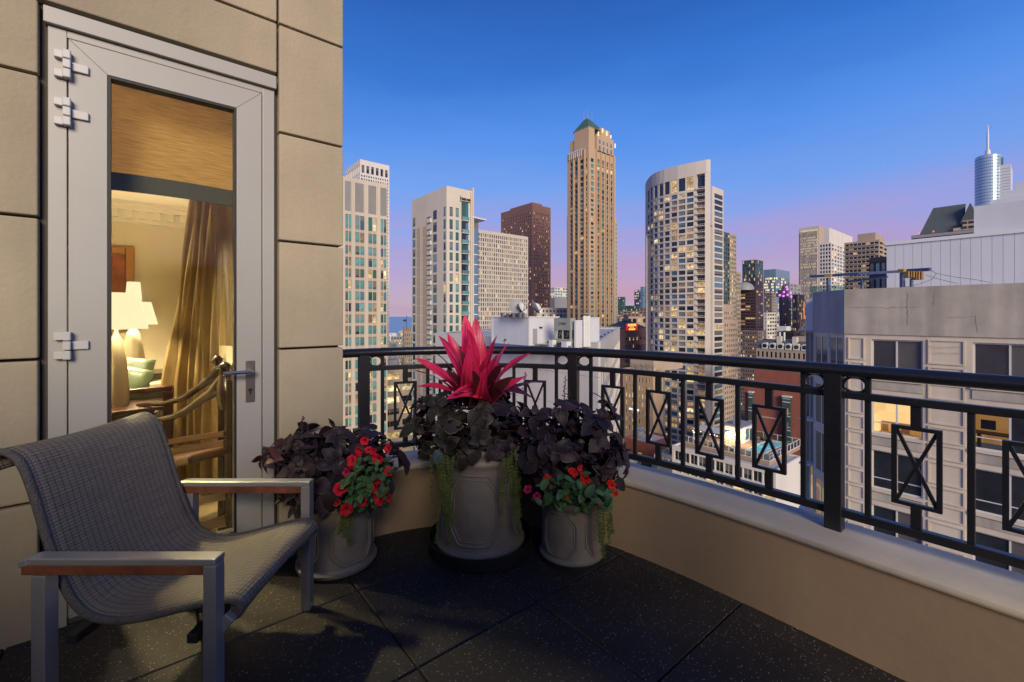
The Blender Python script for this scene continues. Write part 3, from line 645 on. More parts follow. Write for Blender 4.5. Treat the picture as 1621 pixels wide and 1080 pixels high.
b = tower('white_balcony_block', 'white block with dark balcony bands below the grey-beige office', 1214, 520, 1209, 1234, 495, M_wcon, 5, 2, 4.4, .5, .75, dict(d=6, n=2, p=.8)); b.done()
# magenta-lit crown tower
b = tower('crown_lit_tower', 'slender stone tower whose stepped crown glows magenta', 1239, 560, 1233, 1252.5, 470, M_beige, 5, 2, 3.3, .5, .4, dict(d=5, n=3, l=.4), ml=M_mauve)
zt_ = b.H(b.z1); b.part('crown', lambda q: (q.box(1, 1, zt_, b.lu - 1, 8, zt_ + 5), q.box(3, 2, zt_ + 5, b.lu - 3, 7, zt_ + 9), q.lathe([(2.2, 0), (2, 4), (.3, 8)], 8, 0, (b.lu / 2, 4.5, zt_ + 9))), M_beige)
b.part('crown_light', lambda q: [q.lathe([(.6, -1.1), (1.1, -.5), (1.1, .5), (.6, 1.1)], 8, 0, (x, y, zt_ + z)) for x, y, z in ((.6, -.8, 1), (b.lu / 2, -.8, 3), (b.lu - .8, -.8, 1), (2.6, -.6, 6), (b.lu - 3, -.6, 6), (b.lu / 2, -.4, 10), (b.lu / 2 - 2, -.4, 13), (-1, 3, 2))], emis('magenta_light', (.85, .18, 1.0), 2.2)); b.done()
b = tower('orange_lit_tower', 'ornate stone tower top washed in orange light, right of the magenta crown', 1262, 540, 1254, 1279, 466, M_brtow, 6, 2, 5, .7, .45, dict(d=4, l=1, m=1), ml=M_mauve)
b.part('wash_strip', lambda q: [q.box(b.lu * f, -.5, b.H(b.z(534)), b.lu * f + 1.6, -.02, b.H(b.z(534)) + hh) for f, hh in ((.12, 9), (.35, 30), (.58, 44), (.8, 26))] , emis('orange_wash', (1, .38, .14), .75)); b.done()  # tall glowing strips stand in for the orange light washed over the stone
b = tower('flat_grey_block', 'flat-topped grey block behind the magenta and orange lit towers', 1250, 700, 1240, 1268, 449, M_grey, 3, 2, 6, .4, .5); b.done()
b = tower('ribbon_block', 'low dark block with horizontal ribbons above the mansard roof', 1238, 330, 1208, 1242, 538, M_mauve, 1, 1, 3.2, .45, .96, dict(d=1)); b.done()
b = tower('black_glass_block', 'black glass box with a pale roof unit, above the mansard roof', 1258, 310, 1240, 1268, 524, M_dk, 4, 6, 4, .9, .96, dict(d=1)); b.part('roof_unit', lambda q: q.box(2, 6, b.H(b.z1) - .5, b.lu - 2, 12, b.H(b.z1) + 3), M_silverw); b.done()
b = tower('midtown_block', 'dim brown block behind the orange lit tower', 1275, 500, 1266, 1300, 505, M_mauve, 5, 3, 4, .5, .5, dict(d=6, l=1)); b.done()
# striped lit tower
b = Bld('striped_office_tower', 'tall pale office tower with thin vertical ribs and bands of yellow light', 1296.5, 1100, 1264.5, 1307.5, 357.5)
ptc = 4.2 / 700 * 1110; rws = floors(b.z1 - 12, ptc, ptc * .62, GZ + 5)
def rk(i, n, f): 
    lit = (n - i) in (3, 4, 5, 6, 7, 8, 9, 13, 14, 20, 21, 24, 25, 26, 27, 29, 32)
    return ('p' if random.random() < .72 else 'n') if lit else ('d' if random.random() < .9 else 'l')
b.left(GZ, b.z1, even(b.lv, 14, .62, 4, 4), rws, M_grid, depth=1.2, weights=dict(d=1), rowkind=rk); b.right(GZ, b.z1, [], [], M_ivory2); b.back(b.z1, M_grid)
b.part('ribs', lambda q: [q.box(-1.6, 4 + (b.lv - 8) * k / 14 - .5, 0, -.02, 4 + (b.lv - 8) * k / 14 + .5, b.H(b.z1) - 12) for k in range(15)], M_grid)
b.part('top_glow', lambda q: q.box(-.5, 3, b.H(b.z1) - 11, -.05, b.lv - 3, b.H(b.z1) - 7), Wl2); b.done()
b = Bld('white_grid_tower', 'white residential tower with a taller blank crown, right of the yellow striped tower', 1316, 480, 1296.5, 1338, 384)
rws = floors(b.z1 - 1.5, 6.0 / 700 * 480, 2.6, GZ + 5)
b.right(GZ, b.z1, even(b.lu, 5, .7, .5, .5), rws, M_wcon, depth=.8, weights=dict(d=4, b=4, n=2, l=.9, p=.4)); b.left(GZ, b.z1, even(b.lv, 4, .7, .5, .5), rws, M_wcon, depth=1.0, weights=dict(d=7, b=1, l=.6)); b.back(b.z1, M_wcon)
b.part('crown', lambda q: q.box(.5, 2, b.H(b.z1) - 1, b.pu(1353) - 1, b.lv * .6, b.H(b.z(360))), M_wcon); b.done()
b = Bld('brown_balcony_tower', 'brown apartment tower with long dark balcony bands, in front of the white residential tower', 1392, 330, 1336.5, 1406, 379)
rws = floors(b.z1 - 1.5, 7.0 / 700 * 335, 1.9, GZ + 5)
b.left(GZ, b.z1, even(b.lv, 8, .88, .5, .5), rws, M_beige, depth=1.0, weights=dict(d=9, n=1, l=.8, m=1)); b.right(GZ, b.z1, even(b.lu, 2, .8), rws, M_beige, depth=1, weights=dict(d=8, l=1)); b.back(b.z1, M_beige)
b.part('crown', lambda q: q.box(1, b.lv * .12, b.H(b.z1) - 1, b.lu - 1, b.lv * .62, b.H(b.z(367))), M_beige)
b.part('balcony_rail', lambda q: [q.box(-.9, .5, b.H(r0) - .3, -.75, b.lv - .5, b.H(r0) + .25) for r0, r1 in rws], M_grey); b.done()

# ---- silver tower with spire
S_ = Bld('spire_tower', 'rounded silver-blue glass skyscraper with a thin needle spire, at the far right', 1600, 1250, 1570, 1603, 259)
zz = S_.H(S_.z1); zr2 = S_.H(zpx(249, 1290))
S_.left(GZ, S_.z1, [], [], M_silverw); S_.right(GZ, S_.z1, [], [], M_silverw); S_.back(S_.z1, M_silverw, M_silverw)
pc = Vector(((1563.8 - CX) / FPX * 1290, 1290)) - S_.C; ccx, ccy = pc.dot(U), pc.dot(V)
S_.part('rounded_shaft', lambda q: q.lathe([(26.8, 0), (26.8, zr2), (24, zr2 + 3)], 40, 0, (ccx, ccy, 0)), M_silver)
for k in range(24): S_.part('floor_band', lambda q: q.lathe([(27.2, zr2 - 9 - 9.0 * k), (27.2, zr2 - 7 - 9.0 * k)], 40, 0, (ccx, ccy, 0)), M_bluegl)
for k in range(24): S_.part('floor_line', lambda q: q.box(-.6, 0, zz - 12 - 8.5 * k, -.05, S_.lv, zz - 10.8 - 8.5 * k), M_silver)
S_.part('spire', lambda q: (q.lathe([(7, 0), (5, 18), (2.6, 22), (2.6, 60), (1.5, 84), (.5, 90)], 12, 0, (ccx - 2, ccy, zr2 + 1))), M_silverw)
S_.part('mast', lambda q: q.box(3, 14, zz - 1, 7, 18, zz + 22), M_bluegl)
S_.part('beacon', lambda q: q.lathe([(.5, -1.4), (1.7, 0), (.5, 1.4)], 8, 0, (ccx - 2, ccy, zr2 + 92)), emis('red_beacon', (1, .1, .12), 1.5)); S_.done()

# ---- dark sloped roof building
D = Bld('gabled_roof_building', 'dark slate roof with pointed gable and beige dormer, above the white penthouse', 1541, 150, 1443, 1560, 363)
D.left(GZ, D.z1, [], [], M_dk); D.right(GZ, D.z1, [], [], M_dk); D.back(D.z1, M_dk, M_dk)
hh = D.H(D.z1); L_ = D.lv; zrd = zpx(339, 165) - D.base; v0 = D.pv(1519); v1 = D.pv(1455)
M_slate = mat('slate_roof', (.075, .095, .095), rough=.7, var=.12, scale=1.2)
q = MB(); q.quad((.5, v0, hh), (.5, v1, hh), (6, v1 - 3, zrd + 1.5), (6, v0 - 1, zrd + 1.5)); q.quad((6, v0 - 1, zrd + 1.5), (6, v1 - 3, zrd + 1.5), (12, v1, hh), (12, v0, hh)); q.quad((.5, v1, hh), (12, v1, hh), (6.2, v1 - 3, zrd + 1.5), (6, v1 - 3, zrd + 1.5)); q.build('slate_roof', M_slate, D.root)
q = MB(); g0, g1 = D.pv(1541), D.pv(1512); gm = D.pv(1535); zpk = zpx(322.5, 153) - D.base; q.poly([(1.5, -2, hh), (1.5, g1, hh), (1.5, gm, zpk)]); q.poly([(14, -2, hh), (14, gm, zpk), (14, g1, hh)]); q.quad((1.5, g1, hh), (14, g1, hh), (14, gm, zpk), (1.5, gm, zpk)); q.quad((1.5, -2, hh), (1.5, gm, zpk), (14, gm, zpk), (14, -2, hh)); q.build('gable_roof', M_slate, D.root)
q = MB(); zw = zpx(349, 151) - D.base; q.box(-.3, -1, hh, 1.3, D.pv(1524), zw, 0); q.box(-.25, D.pv(1524), hh, 1.3, D.pv(1509), zw - 2.2, 0); q.build('dormer_wall', M_ivory2, D.root)
for px in (1526.5, 1538):
    for dz in (.4, 2.0): v_ = D.pv(px); q = MB(); q.box(-.36, v_ - .7, hh + dz, -.31, v_ + .7, hh + dz + .9); q.build('window', Wd, D.root)
D.part('cornice', lambda q: q.box(-.8, -1, hh - 1.2, -.01, L_, hh - .2), M_grey)
D.part('roof_lamp', lambda q: [q.lathe([(.1, -.3), (.3, 0), (.1, .3)], 8, 0, (-.5, D.pv(px), hh + .6)) for px in (1455, 1478)], emis('red_lamp', (1, .12, .08), 1.6)); D.done()
# ================================================================== NEARER BUILDINGS BELOW AND BESIDE THE BALCONY
def PZ(px, py, z): Y = (EYE - z) * FPX / (py - HY); return Vector(((px - CX) / FPX * Y, Y, z))
class Loc:
    """small thing with its own frame: near corner at photo column px and distance Y, aligned with the street grid"""
    def __init__(s, name, label, cat, px, Y, z, group=None):
        s.C = Vector(((px - CX) / FPX * Y, Y)); s.Y = Y; s.z0 = z; s.root = thing(name, label, cat, (s.C.x, s.C.y, z), ANG, group)
    def pu(s, px, v=0.0): return ray_line(px, s.C + V * v, U)
    def pv(s, px, u=0.0): return ray_line(px, s.C + U * u, V)
    def part(s, name, f, m, bevel=0, smooth=False):
        b = MB(); f(b); o = b.build(name, m, s.root, bevel=bevel, smooth=False)
        if smooth: autosmooth(o, 40)
        return o
ZR = -2.75
W = Bld('white_roof_building', 'broad white panelled building with machinery on its flat roof just beyond the railing', 948, 57, 690, 990, 547)
W.z1 = ZR + .5; W.lu = 60; W.lv = 50
wc = Vector((30, 40)); h = W.H(ZR + .5)
poly = [(0, 0), (66.3, 46.3), (52, 78), (12, 50), (0, 41.8)]
for a, c in zip(poly[1:], poly[2:] + poly[:1]):
    if c != (0, 0): W.facade(a, c, GZ, ZR + .5, [], [], M_wpan, inside=wc)
rws = floors(ZR - 3.2, 4.4, 2.9, GZ + 5)
W.facade((0, 0), (66.3, 46.3), GZ, ZR + .5, even(80.9, 22, .8, .6, .6), rws, M_wpan, depth=.15, weights=dict(n=6, b=3, t=1.5, l=1.1, p=1.2), inside=wc, indiv=True, cap=200)
W.facade((.4, .2), (.4, 41.6), GZ, ZR - .2, [], [], M_grey, inside=wc)
q = MB(); q.poly([(x, y, W.H(ZR)) for x, y in [(.2, .5), (65.9, 46.4), (51.8, 77.6), (12.2, 49.8), (.3, 41.6)]]); q.build('roof_membrane', M_roof, W.root)
q = MB(); 
for a, c in zip(poly, poly[1:] + poly[:1]): q.bar((a[0] * .996 + .1, a[1] * .996 + .1, h + .06), (c[0] * .996 + .1, c[1] * .996 + .1, h + .06), .5, .12)
q.build('parapet_coping', M_silverw, W.root)
for i in range(8):
    for k in range(7):
        a0, a1 = i * 41.8 / 8 + .03, (i + 1) * 41.8 / 8 - .03; zt = W.H(ZR + .48) - k * 4.4; q = MB(); q.box(-.12, a0, zt - 4.36, .38, a1, zt); q.build('facade_panel', M_wpan, W.root)
W.done()
# white plant room on the roof
X = Loc('plant_room', 'white box-shaped plant room with a grey door, on the flat roof beyond the railing', 'plant room', 838, 60, ZR)
lv_, lu_ = X.pv(778), X.pu(884); ht = zpx(503, 60) - ZR
X.part('wall', lambda b: b.box(0, 0, 0, lu_, lv_, ht), M_wsid)
X.part('coping', lambda b: (b.box(-.12, -.12, ht, lu_ + .1, .15, ht + .16), b.box(-.12, .15, ht, .15, lv_ + .1, ht + .16), b.box(.15, lv_ - .1, ht, lu_ + .1, lv_ + .12, ht + .16), b.box(lu_ - .15, .15, ht, lu_ + .1, lv_ - .1, ht + .16)), M_silverw)
X.part('roof_deck', lambda b: b.box(.16, .16, ht - .1, lu_ - .16, lv_ - .12, ht + .05), M_roofd)
d0, d1 = X.pu(843.5), X.pu(850); X.part('door', lambda b: b.box(d0, -.06, .15, d1, -.004, 2.3), M_grey); X.part('wall_lamp', lambda b: b.box(d1 + .4, -.3, 2.35, d1 + .8, -.004, 2.55), M_dk)
X.part('corner_trim', lambda b: (b.box(-.06, .01, 0, -.004, .35, ht - .02), b.box(-.06, lv_ - .4, 0, -.004, lv_, ht - .02)), M_silverw)
for j, (px, vv, s, az) in enumerate(((817, 2.0, 1.15, -.5), (823, 1.2, .95, .4), (842, 1.0, 1.1, 1.0), (848, 2.6, .9, .2))):
    D_ = Loc('satellite_dish', ['grey satellite dish at the left end of the plant room roof', 'pale satellite dish second from the left on the plant room roof', 'round satellite dish seen edge-on above the plant room corner', 'small satellite dish at the right of the dish group'][j], 'satellite dish', px, 63 + vv, ZR + ht + .05, 'satellite dishes on the plant room')
    D_.root.rotation_euler = (0, 0, ANG + az); ds = []
    b = MB()
    prof = [(.05, 0), (.5 * s, .08 * s), (.85 * s, .24 * s), (1.0 * s, .36 * s), (1.03 * s, .37 * s), (.85 * s, .20 * s), (.3 * s, -.03)]
    b.lathe(prof, 24); o = b.build('reflector', M_grey if j % 2 == 0 else M_silverw, D_.root, smooth=False); autosmooth(o, 50); o.location = (0, -.2, 1.25 * s); o.rotation_euler = (R(62), 0, 0)
    D_.part('stand', lambda b: (b.tube([(0, 0, 0), (0, -.1, 1.2 * s)], .06, 6), b.bar((-.7, -.4, .05), (.7, -.4, .05), .08, .08), b.bar((-.7, .4, .05), (.7, .4, .05), .08, .08), b.bar((-.6, -.4, .08), (0, 0, .9 * s), .05, .05), b.bar((.6, .4, .08), (0, 0, .9 * s), .05, .05)), M_dk)
    D_.part('feed_arm', lambda b: (b.bar((0, -.25, .7 * s), (0, -1.15 * s, 1.5 * s), .05, .05), b.box(-.08, -1.25 * s, 1.42 * s, .08, -1.05 * s, 1.62 * s)), M_dk)
q = Loc('roof_clutter', 'low row of dark pipes and boxes along the plant room roof edge', 'pipework', 796, 63, ZR + ht + .05)
q.root.rotation_euler = (0, 0, ANG + math.pi / 2 - R(90)); random.seed(6)
for k in range(14): x = -k * .42 + .0; q.part('vent_box', lambda b: b.box(-.15, -x * 0 - k * .38, 0, .15, -k * .38 + .28, random.uniform(.25, .7)), random.choice([M_dk, M_grey, M_roofd]))
# cooling unit
Q = Loc('cooling_unit', 'grey-green rooftop cooling unit with two dark fan openings, right of the plant room', 'cooling unit', 903, 56.5, ZR)
lv_, lu_ = Q.pv(877), Q.pu(911); zt = zpx(504, 56.5) - ZR
M_gg = mat('grey_green_casing', (.30, .33, .28), rough=.6, var=.08, scale=1.0, streak=.15)
Q.part('casing', lambda b: b.box(0, 0, zt - 1.55, lu_, lv_, zt), M_gg)
Q.part('lower_casing', lambda b: (b.box(0, 0, .55, lu_, lv_, 1.05), b.box(.02, 0, 1.05, .3, .2, zt - 1.56), b.box(.02, lv_ - .2, 1.05, .3, lv_, zt - 1.56), b.box(.02, lv_ / 2 - .06, 1.05, .2, lv_ / 2 + .06, zt - 1.56)), M_gg)
Q.part('fan_chamber', lambda b: b.box(.6, .1, 1.05, lu_ - .05, lv_ - .1, zt - 1.56), M_dk)
for f in (.27, .73):
    o = Q.part('fan', lambda b: ([b.bar((.45, lv_ * f, 1.75), (.48, lv_ * f + .5 * math.cos(a), 1.75 + .5 * math.sin(a)), .04, .22, 0, Vector((1, 0, 0))) for a in (.3, 1.55, 2.8, 4.05, 5.3)], b.box(.38, lv_ * f - .09, 1.66, .5, lv_ * f + .09, 1.84)), M_grey)
Q.part('frame_leg', lambda b: [b.box(x, y, 0, x + .12, y + .12, .55) for x in (.1, lu_ - .3) for y in (.1, lv_ - .3)], M_dk)
text_mesh('lettering', 'CHW', .55, .01, M_dk, Q.root, (-.02, lv_ / 2, zt - .75), (R(90), 0, R(-90)))
# exhaust pipes
E = Loc('exhaust_stack', 'cluster of four tall steel exhaust pipes with a cowl beside the cooling unit', 'exhaust pipes', 928, 58, ZR)
for k, px in enumerate((924.6, 927.6, 930.4, 933)):
    x = (px - 928) / FPX * 58
    p = U * x * .77 - V * x * .64
    E.part('pipe', lambda b: (b.tube([(x * .77, -x * .64, 0), (x * .77, -x * .64, zpx(500.5, 58) - ZR)], .135 * (1.25 if k == 0 else 1), 12), [b.tube([(x * .77, -x * .64, z), (x * .77, -x * .64, z + .07)], .165 * (1.2 if k == 0 else 1), 12) for z in (.9, 1.9, 2.9)]), M_silverw, smooth=True)
E.part('cowl', lambda b: b.lathe([(.1, 0), (.45, .12), (.38, .22), (.08, .3)], 14, 0, (0, 0, zpx(499, 58) - ZR)), M_grey)
for nm, lb, pl, pr, y0, Yd in (('screen_wall', 'narrow white metal screen between the cooling unit and the exhaust pipes', 911, 922, 508, 56), ('screen_wall', 'white metal screen wall right of the exhaust pipes', 934.5, 948.8, 503.5, 60)):
    S2 = Loc(nm, lb, 'screen', pl, Yd, ZR); S2.part('panel', lambda b: b.box(0, 0, 0, S2.pu(pr), .25, zpx(y0, Yd) - ZR), M_wsid); S2.part('coping', lambda b: b.box(-.05, -.04, zpx(y0, Yd) - ZR, S2.pu(pr) + .05, .29, zpx(y0, Yd) - ZR + .08), M_silverw)
random.seed(9)
for k, (px, Y) in enumerate(((938, 61), (946, 66), (952, 74), (957, 82), (963, 93), (969, 104), (800, 64), (889, 58), (826, 62.5), (868, 58.5))):
    S2 = Loc('roof_vent', ['small capped vent on the flat roof, ' + w for w in ('nearest the right corner of the parapet', 'second along the right parapet edge', 'third along the right parapet edge', 'fourth along the right parapet edge', 'fifth along the right parapet edge', 'farthest along the right parapet edge', 'left of the plant room', 'in front of the cooling unit', 'in front of the plant room wall', 'between the plant room door and the cooling unit')][k], 'vent', px, Y, ZR, 'small vents on the flat roof')
    S2.part('pipe', lambda b: b.tube([(0, 0, 0), (0, 0, .55)], .12, 8), M_grey); S2.part('cap', lambda b: b.lathe([(.22, 0), (.26, .08), (.05, .25)], 10, 0, (0, 0, .5)), M_dk)
PR = Loc('roof_pipe_run', 'grey pipes and ducts lying in front of the plant room and cooling unit', 'pipework', 905, 55.3, ZR)
PR.part('pipe', lambda b: b.tube([(0, 0, .2), (0, 9, .2), (2.0, 12, .2)], .09, 8), M_grey); PR.part('duct', lambda b: b.box(-.3, .6, 0, .6, 1.5, .8), M_silverw); PR.part('duct', lambda b: b.box(-.2, 3.2, 0, .5, 3.9, .9), M_silverw); PR.part('valve', lambda b: b.box(-.1, 2.0, 0, .4, 2.6, .55), M_dk)

# ---- the near concrete building on the right
N = Bld('near_apartment_building', 'close stained-concrete apartment building with white-framed windows, filling the right side', 1337, 25.1, 1300, 1400, 458.4)
N.z1 = 2.81; N.lu = 40; N.lv = 2.2; cN = Vector((12, -3)); ch = (2.36, 2.2)
far0 = -13.0; zp = .30
cols = [(N.pv(1461), N.pv(1379.5)), (N.pv(1541) - 2.35, N.pv(1541) + .02), (N.pv(1541) - 6.1, N.pv(1541) - 3.8)]
topN = [.04 - 3.0 * k for k in range(9)]
rowsN = [(z - 2.08, z) for z in topN]
N.w = MB()
def fr(y0, y1, z0, z1): N.facade((0, y0), (0, y1), z0, z1, [], [], M_prec, inside=cN)
segs = sorted(cols); y = far0
for a, c in segs: fr(y, a, GZ, zp); y = c
fr(y, 0, GZ, zp)
for a, c in segs:
    zz = zp
    for z0, z1 in rowsN: fr(a, c, z1, zz); zz = z0
    fr(a, c, GZ, zz)
    for z0, z1 in rowsN:
        H_ = N.H; i = N.mi(M_prec); d = .22
        N.w.quad((0, a, H_(z0)), (d, a, H_(z0)), (d, a, H_(z1)), (0, a, H_(z1)), i); N.w.quad((0, c, H_(z0)), (0, c, H_(z1)), (d, c, H_(z1)), (d, c, H_(z0)), i)
        N.w.quad((0, a, H_(z0)), (0, c, H_(z0)), (d, c, H_(z0)), (d, a, H_(z0)), i); N.w.quad((0, a, H_(z1)), (d, a, H_(z1)), (d, c, H_(z1)), (0, c, H_(z1)), i)
M_room = emis('lit_room_wall', (1.0, .70, .30), .85, .7, .75, 1.1, (.5, .4, .3))
M_room2 = emis('lit_orange_wall', (1.0, .50, .14), .50, 1.2, .7, 1.1, (.4, .25, .1))
M_np = mat('near_window_glass', (.022, .026, .032), rough=.06, var=.4, scale=.8, spec=.6)
M_nb = mat('near_window_blind', (.085, .08, .08), rough=.5, var=.1, scale=1, spec=.5)
M_cl = clear_glass('lit_window_glass', (.95, .95, .95), .3)
M_nc = mat('near_curtain', (.11, .12, .105), rough=.4, var=.25, scale=5, streak=.4)
for ci, (a, c) in enumerate(sorted(cols, reverse=True)):
    for ri, (z0, z1) in enumerate(rowsN[:7]):
        z0, z1 = N.H(z0), N.H(z1); f = MB(); t = .07; m_ = (a + c) / 2
        for q in ((a, z0, a + t, z1), (c - t, z0, c, z1), (a + t, z0, c - t, z0 + t), (a + t, z1 - t, c - t, z1), (m_ - t / 2, z0 + t, m_ + t / 2, z1 - t)): f.box(.10, q[0], q[1], .21, q[2], q[3])
        if ri > 0:
            zt = z0 + (z1 - z0) * .26; f.box(.12, a + t, zt, .19, m_ - t / 2, zt + .045); f.box(.12, m_ + t / 2, zt, .19, c - t, zt + .045)
        fo = f.build('window_frame', M_frame, N.root)
        for pi, (p0, p1) in enumerate(((m_ + t / 2, c - t), (a + t, m_ - t / 2))):
            lit = (ci == 0 and ri == 1) or (ci == 1 and ri == 1 and pi == 0)
            mm = M_cl if lit else (M_nc if ri == 4 else (M_nb if pi == 1 and ri in (0, 3) else M_np))
            b = MB(); b.box(.155, p0, z0 + t, .165, p1, z1 - t); b.build('pane', mm, fo)
        if not ((ci == 0 and ri == 1) or (ci == 1 and ri == 1)): b = MB(); b.box(.215, a, z0, .26, c, z1); b.build('backing', M_dk, fo)
        b = MB(); b.box(-.12, a - .08, z0 - .14, -.003, c + .08, z0 - .01); b.build('sill', M_prec, N.root)
        b = MB(); b.box(-.05, a - .02, z0 - .62, -.003, c + .02, z0 - .2); b.build('spandrel_panel', M_conc, N.root)
# furnished rooms behind the two lit windows
a, c = sorted(cols, reverse=True)[0]; z0, z1 = N.H(rowsN[1][0]), N.H(rowsN[1][1])
b = MB(); b.box(2.6, a - .6, z0 - .6, 2.7, c + .6, z1 + .3); b.quad((.27, a - .6, z0 - .6), (2.6, a - .6, z0 - .6), (2.6, a - .6, z1 + .3), (.27, a - .6, z1 + .3)); b.quad((.27, c + .6, z0 - .6), (.27, c + .6, z1 + .3), (2.6, c + .6, z1 + .3), (2.6, c + .6, z0 - .6)); b.quad((.27, a - .6, z1 + .3), (2.6, a - .6, z1 + .3), (2.6, c + .6, z1 + .3), (.27, c + .6, z1 + .3)); b.quad((.27, a - .6, z0 - .6), (.27, c + .6, z0 - .6), (2.6, c + .6, z0 - .6), (2.6, a - .6, z0 - .6))
b.build('lit_room', M_room, N.root)
M_sofa = mat('room_sofa', (.50, .36, .20), rough=.8)
sf = Loc('sofa', 'pale sofa seen through the warm lit window of the near building', 'sofa', 1400, 26, N.base + z0 - .6); sf.root.location = (*(N.C + U * 1.2 + V * (a + 1.0)), N.base + z0 - .6)
sf.part('seat', lambda b: b.box(-.4, -1.0, .1, .4, 1.0, .5), M_sofa, .05); sf.part('backrest', lambda b: b.box(.4, -1.0, .1, .65, 1.0, 1.0), M_sofa, .08); [sf.part('cushion', lambda b: b.box(.05, y_, .5, .38, y_ + .5, .95), M_room2, .08) for y_ in (-.8, .1)]
a, c = sorted(cols, reverse=True)[1]; z0, z1 = N.H(rowsN[1][0]), N.H(rowsN[1][1])
b = MB(); b.box(1.8, a - .3, z0, 1.9, c + .3, z1 + .2, 0); b.quad((.27, c, z0 - .3), (.27, c, z1 + .2), (1.8, c + .3, z1 + .2), (1.8, c + .3, z0 - .3), 1); b.quad((.27, a, z0 - .3), (1.8, a, z0 - .3), (1.8, a, z1), (.27, a, z1), 1); b.build('lit_room', [M_room2, M_dk], N.root)
tv = Loc('desk', 'dark desk and screen seen through the orange lit window of the near building', 'desk', 1580, 22, 0); tv.root.location = (*(N.C + U * .9 + V * (c - .7)), N.base + z0 - .3)
tv.part('top', lambda b: b.box(-.4, -1.2, .95, .4, .7, 1.0), M_dk); tv.part('leg', lambda b: b.box(-.35, -1.1, 0, .35, -1.0, .95), M_dk); tv.part('leg', lambda b: b.box(-.35, .5, 0, .35, .6, .95), M_dk); tv.part('screen', lambda b: b.box(0, .0, 1.15, .05, .5, 1.6), M_dk)
# chamfered corner with its own windows, dark band over it
tch = Vector(ch); Lc = tch.length
N.facade((0, 0), ch, GZ, zp + .02, [(.12, Lc / 2 - .06), (Lc / 2 + .06, Lc - .12)], [(z - 2.5, z + .1) for z in topN], M_prec, depth=.12, weights=dict(d=5, m=1.5, l=1.2), inside=cN, indiv=True, style='big')
H_ = N.H
b = MB(); b.box(-.07, far0, H_(zp), .25, 0.0, H_(2.81)); b.build('parapet_band', M_conc, N.root)
dch = tch.normalized(); nch = Vector((dch.y, -dch.x)); nch = -nch if nch.dot(Vector(cN)) < 0 else nch
b = MB(); p = [Vector((-.06, 0)) , tch + Vector((-.04, .04)), tch + nch * .25, nch * .25 + Vector((.05, 0))]; b.prism([(q.x, q.y) for q in p], H_(zp), H_(2.81)); b.build('parapet_band', M_conc2, N.root)
N.facade(ch, (12, 2.2), GZ, 2.6, [], [], M_grey, inside=cN)
b = MB(); b.poly([(0.2, far0, H_(2.2)), (14.2, far0, H_(2.2)), (14.2, 2.1, H_(2.2)), (2.4, 2.1, H_(2.2)), (.2, 0, H_(2.2))]); b.build('roof_membrane', M_roof, N.root)
# pier frames
def pframe(y0, y1, z0, z1):
    b = MB(); t = .07
    for q in ((y0, z0, y0 + t, z1), (y1 - t, z0, y1, z1), (y0 + t, z0, y1 - t, z0 + t), (y0 + t, z1 - t, y1 - t, z1)): b.box(-.055, q[0], H_(q[1]), -.003, q[2], H_(q[3]))
    b.build('pier_frame', M_prec, N.root)
yp = [(N.pv(1369), N.pv(1342.5)), (N.pv(1528), N.pv(1469)), (far0 + 6.4 - 9, far0 + 6.4 - 8)]
for y0, y1 in yp[:2]:
    for z in topN[:7]:
        pframe(y0, y1, z - 1.15, z + .08 if z > 0 else z - .05); pframe(y0, y1, z - 2.05, z - 1.28); pframe(y0, y1, z - 2.9, z - 2.15)
# pilaster ledges and cracks
def crack(pts, w):
    for (x0, y0), (x1, y1) in zip(pts[:-1], pts[1:]):
        def loc(px, py):
            t = N.pv(px); Y = N.C.y + V.y * t; return Vector((-.073, t, H_(zpx(py, Y))))
        pass
    pp = []
    for i in range(len(pts) - 1):
        n = 6
        for k in range(n): f = k / n; pp.append((pts[i][0] + (pts[i + 1][0] - pts[i][0]) * f + random.uniform(-1.3, 1.3), pts[i][1] + (pts[i + 1][1] - pts[i][1]) * f + random.uniform(-1.0, 1.0)))
    b = MB(); L_ = [loc(*q) for q in pp]
    for p, q in zip(L_[:-1], L_[1:]): b.bar(p, q, .006, w * random.uniform(.5, 1.3), 0, Vector((0, (q - p).z, -(q - p).y)).normalized())
    b.build('crack', mat('crack_line', (.25, .23, .19), rough=.95), N.root)  # thin grey-tan strips laid on the concrete as cracks
crack([(1348, 486), (1395, 487.5), (1430, 487), (1460, 486.5)], .03); crack([(1437, 463), (1436.5, 492), (1438, 520)], .04); crack([(1480, 463), (1477, 487)], .03); crack([(1500, 503), (1520, 502.5), (1545, 500), (1549, 531)], .02); crack([(1470, 549), (1500, 549.5), (1530, 550)], .015); crack([(1480, 559), (1500, 559), (1528, 560)], .015)
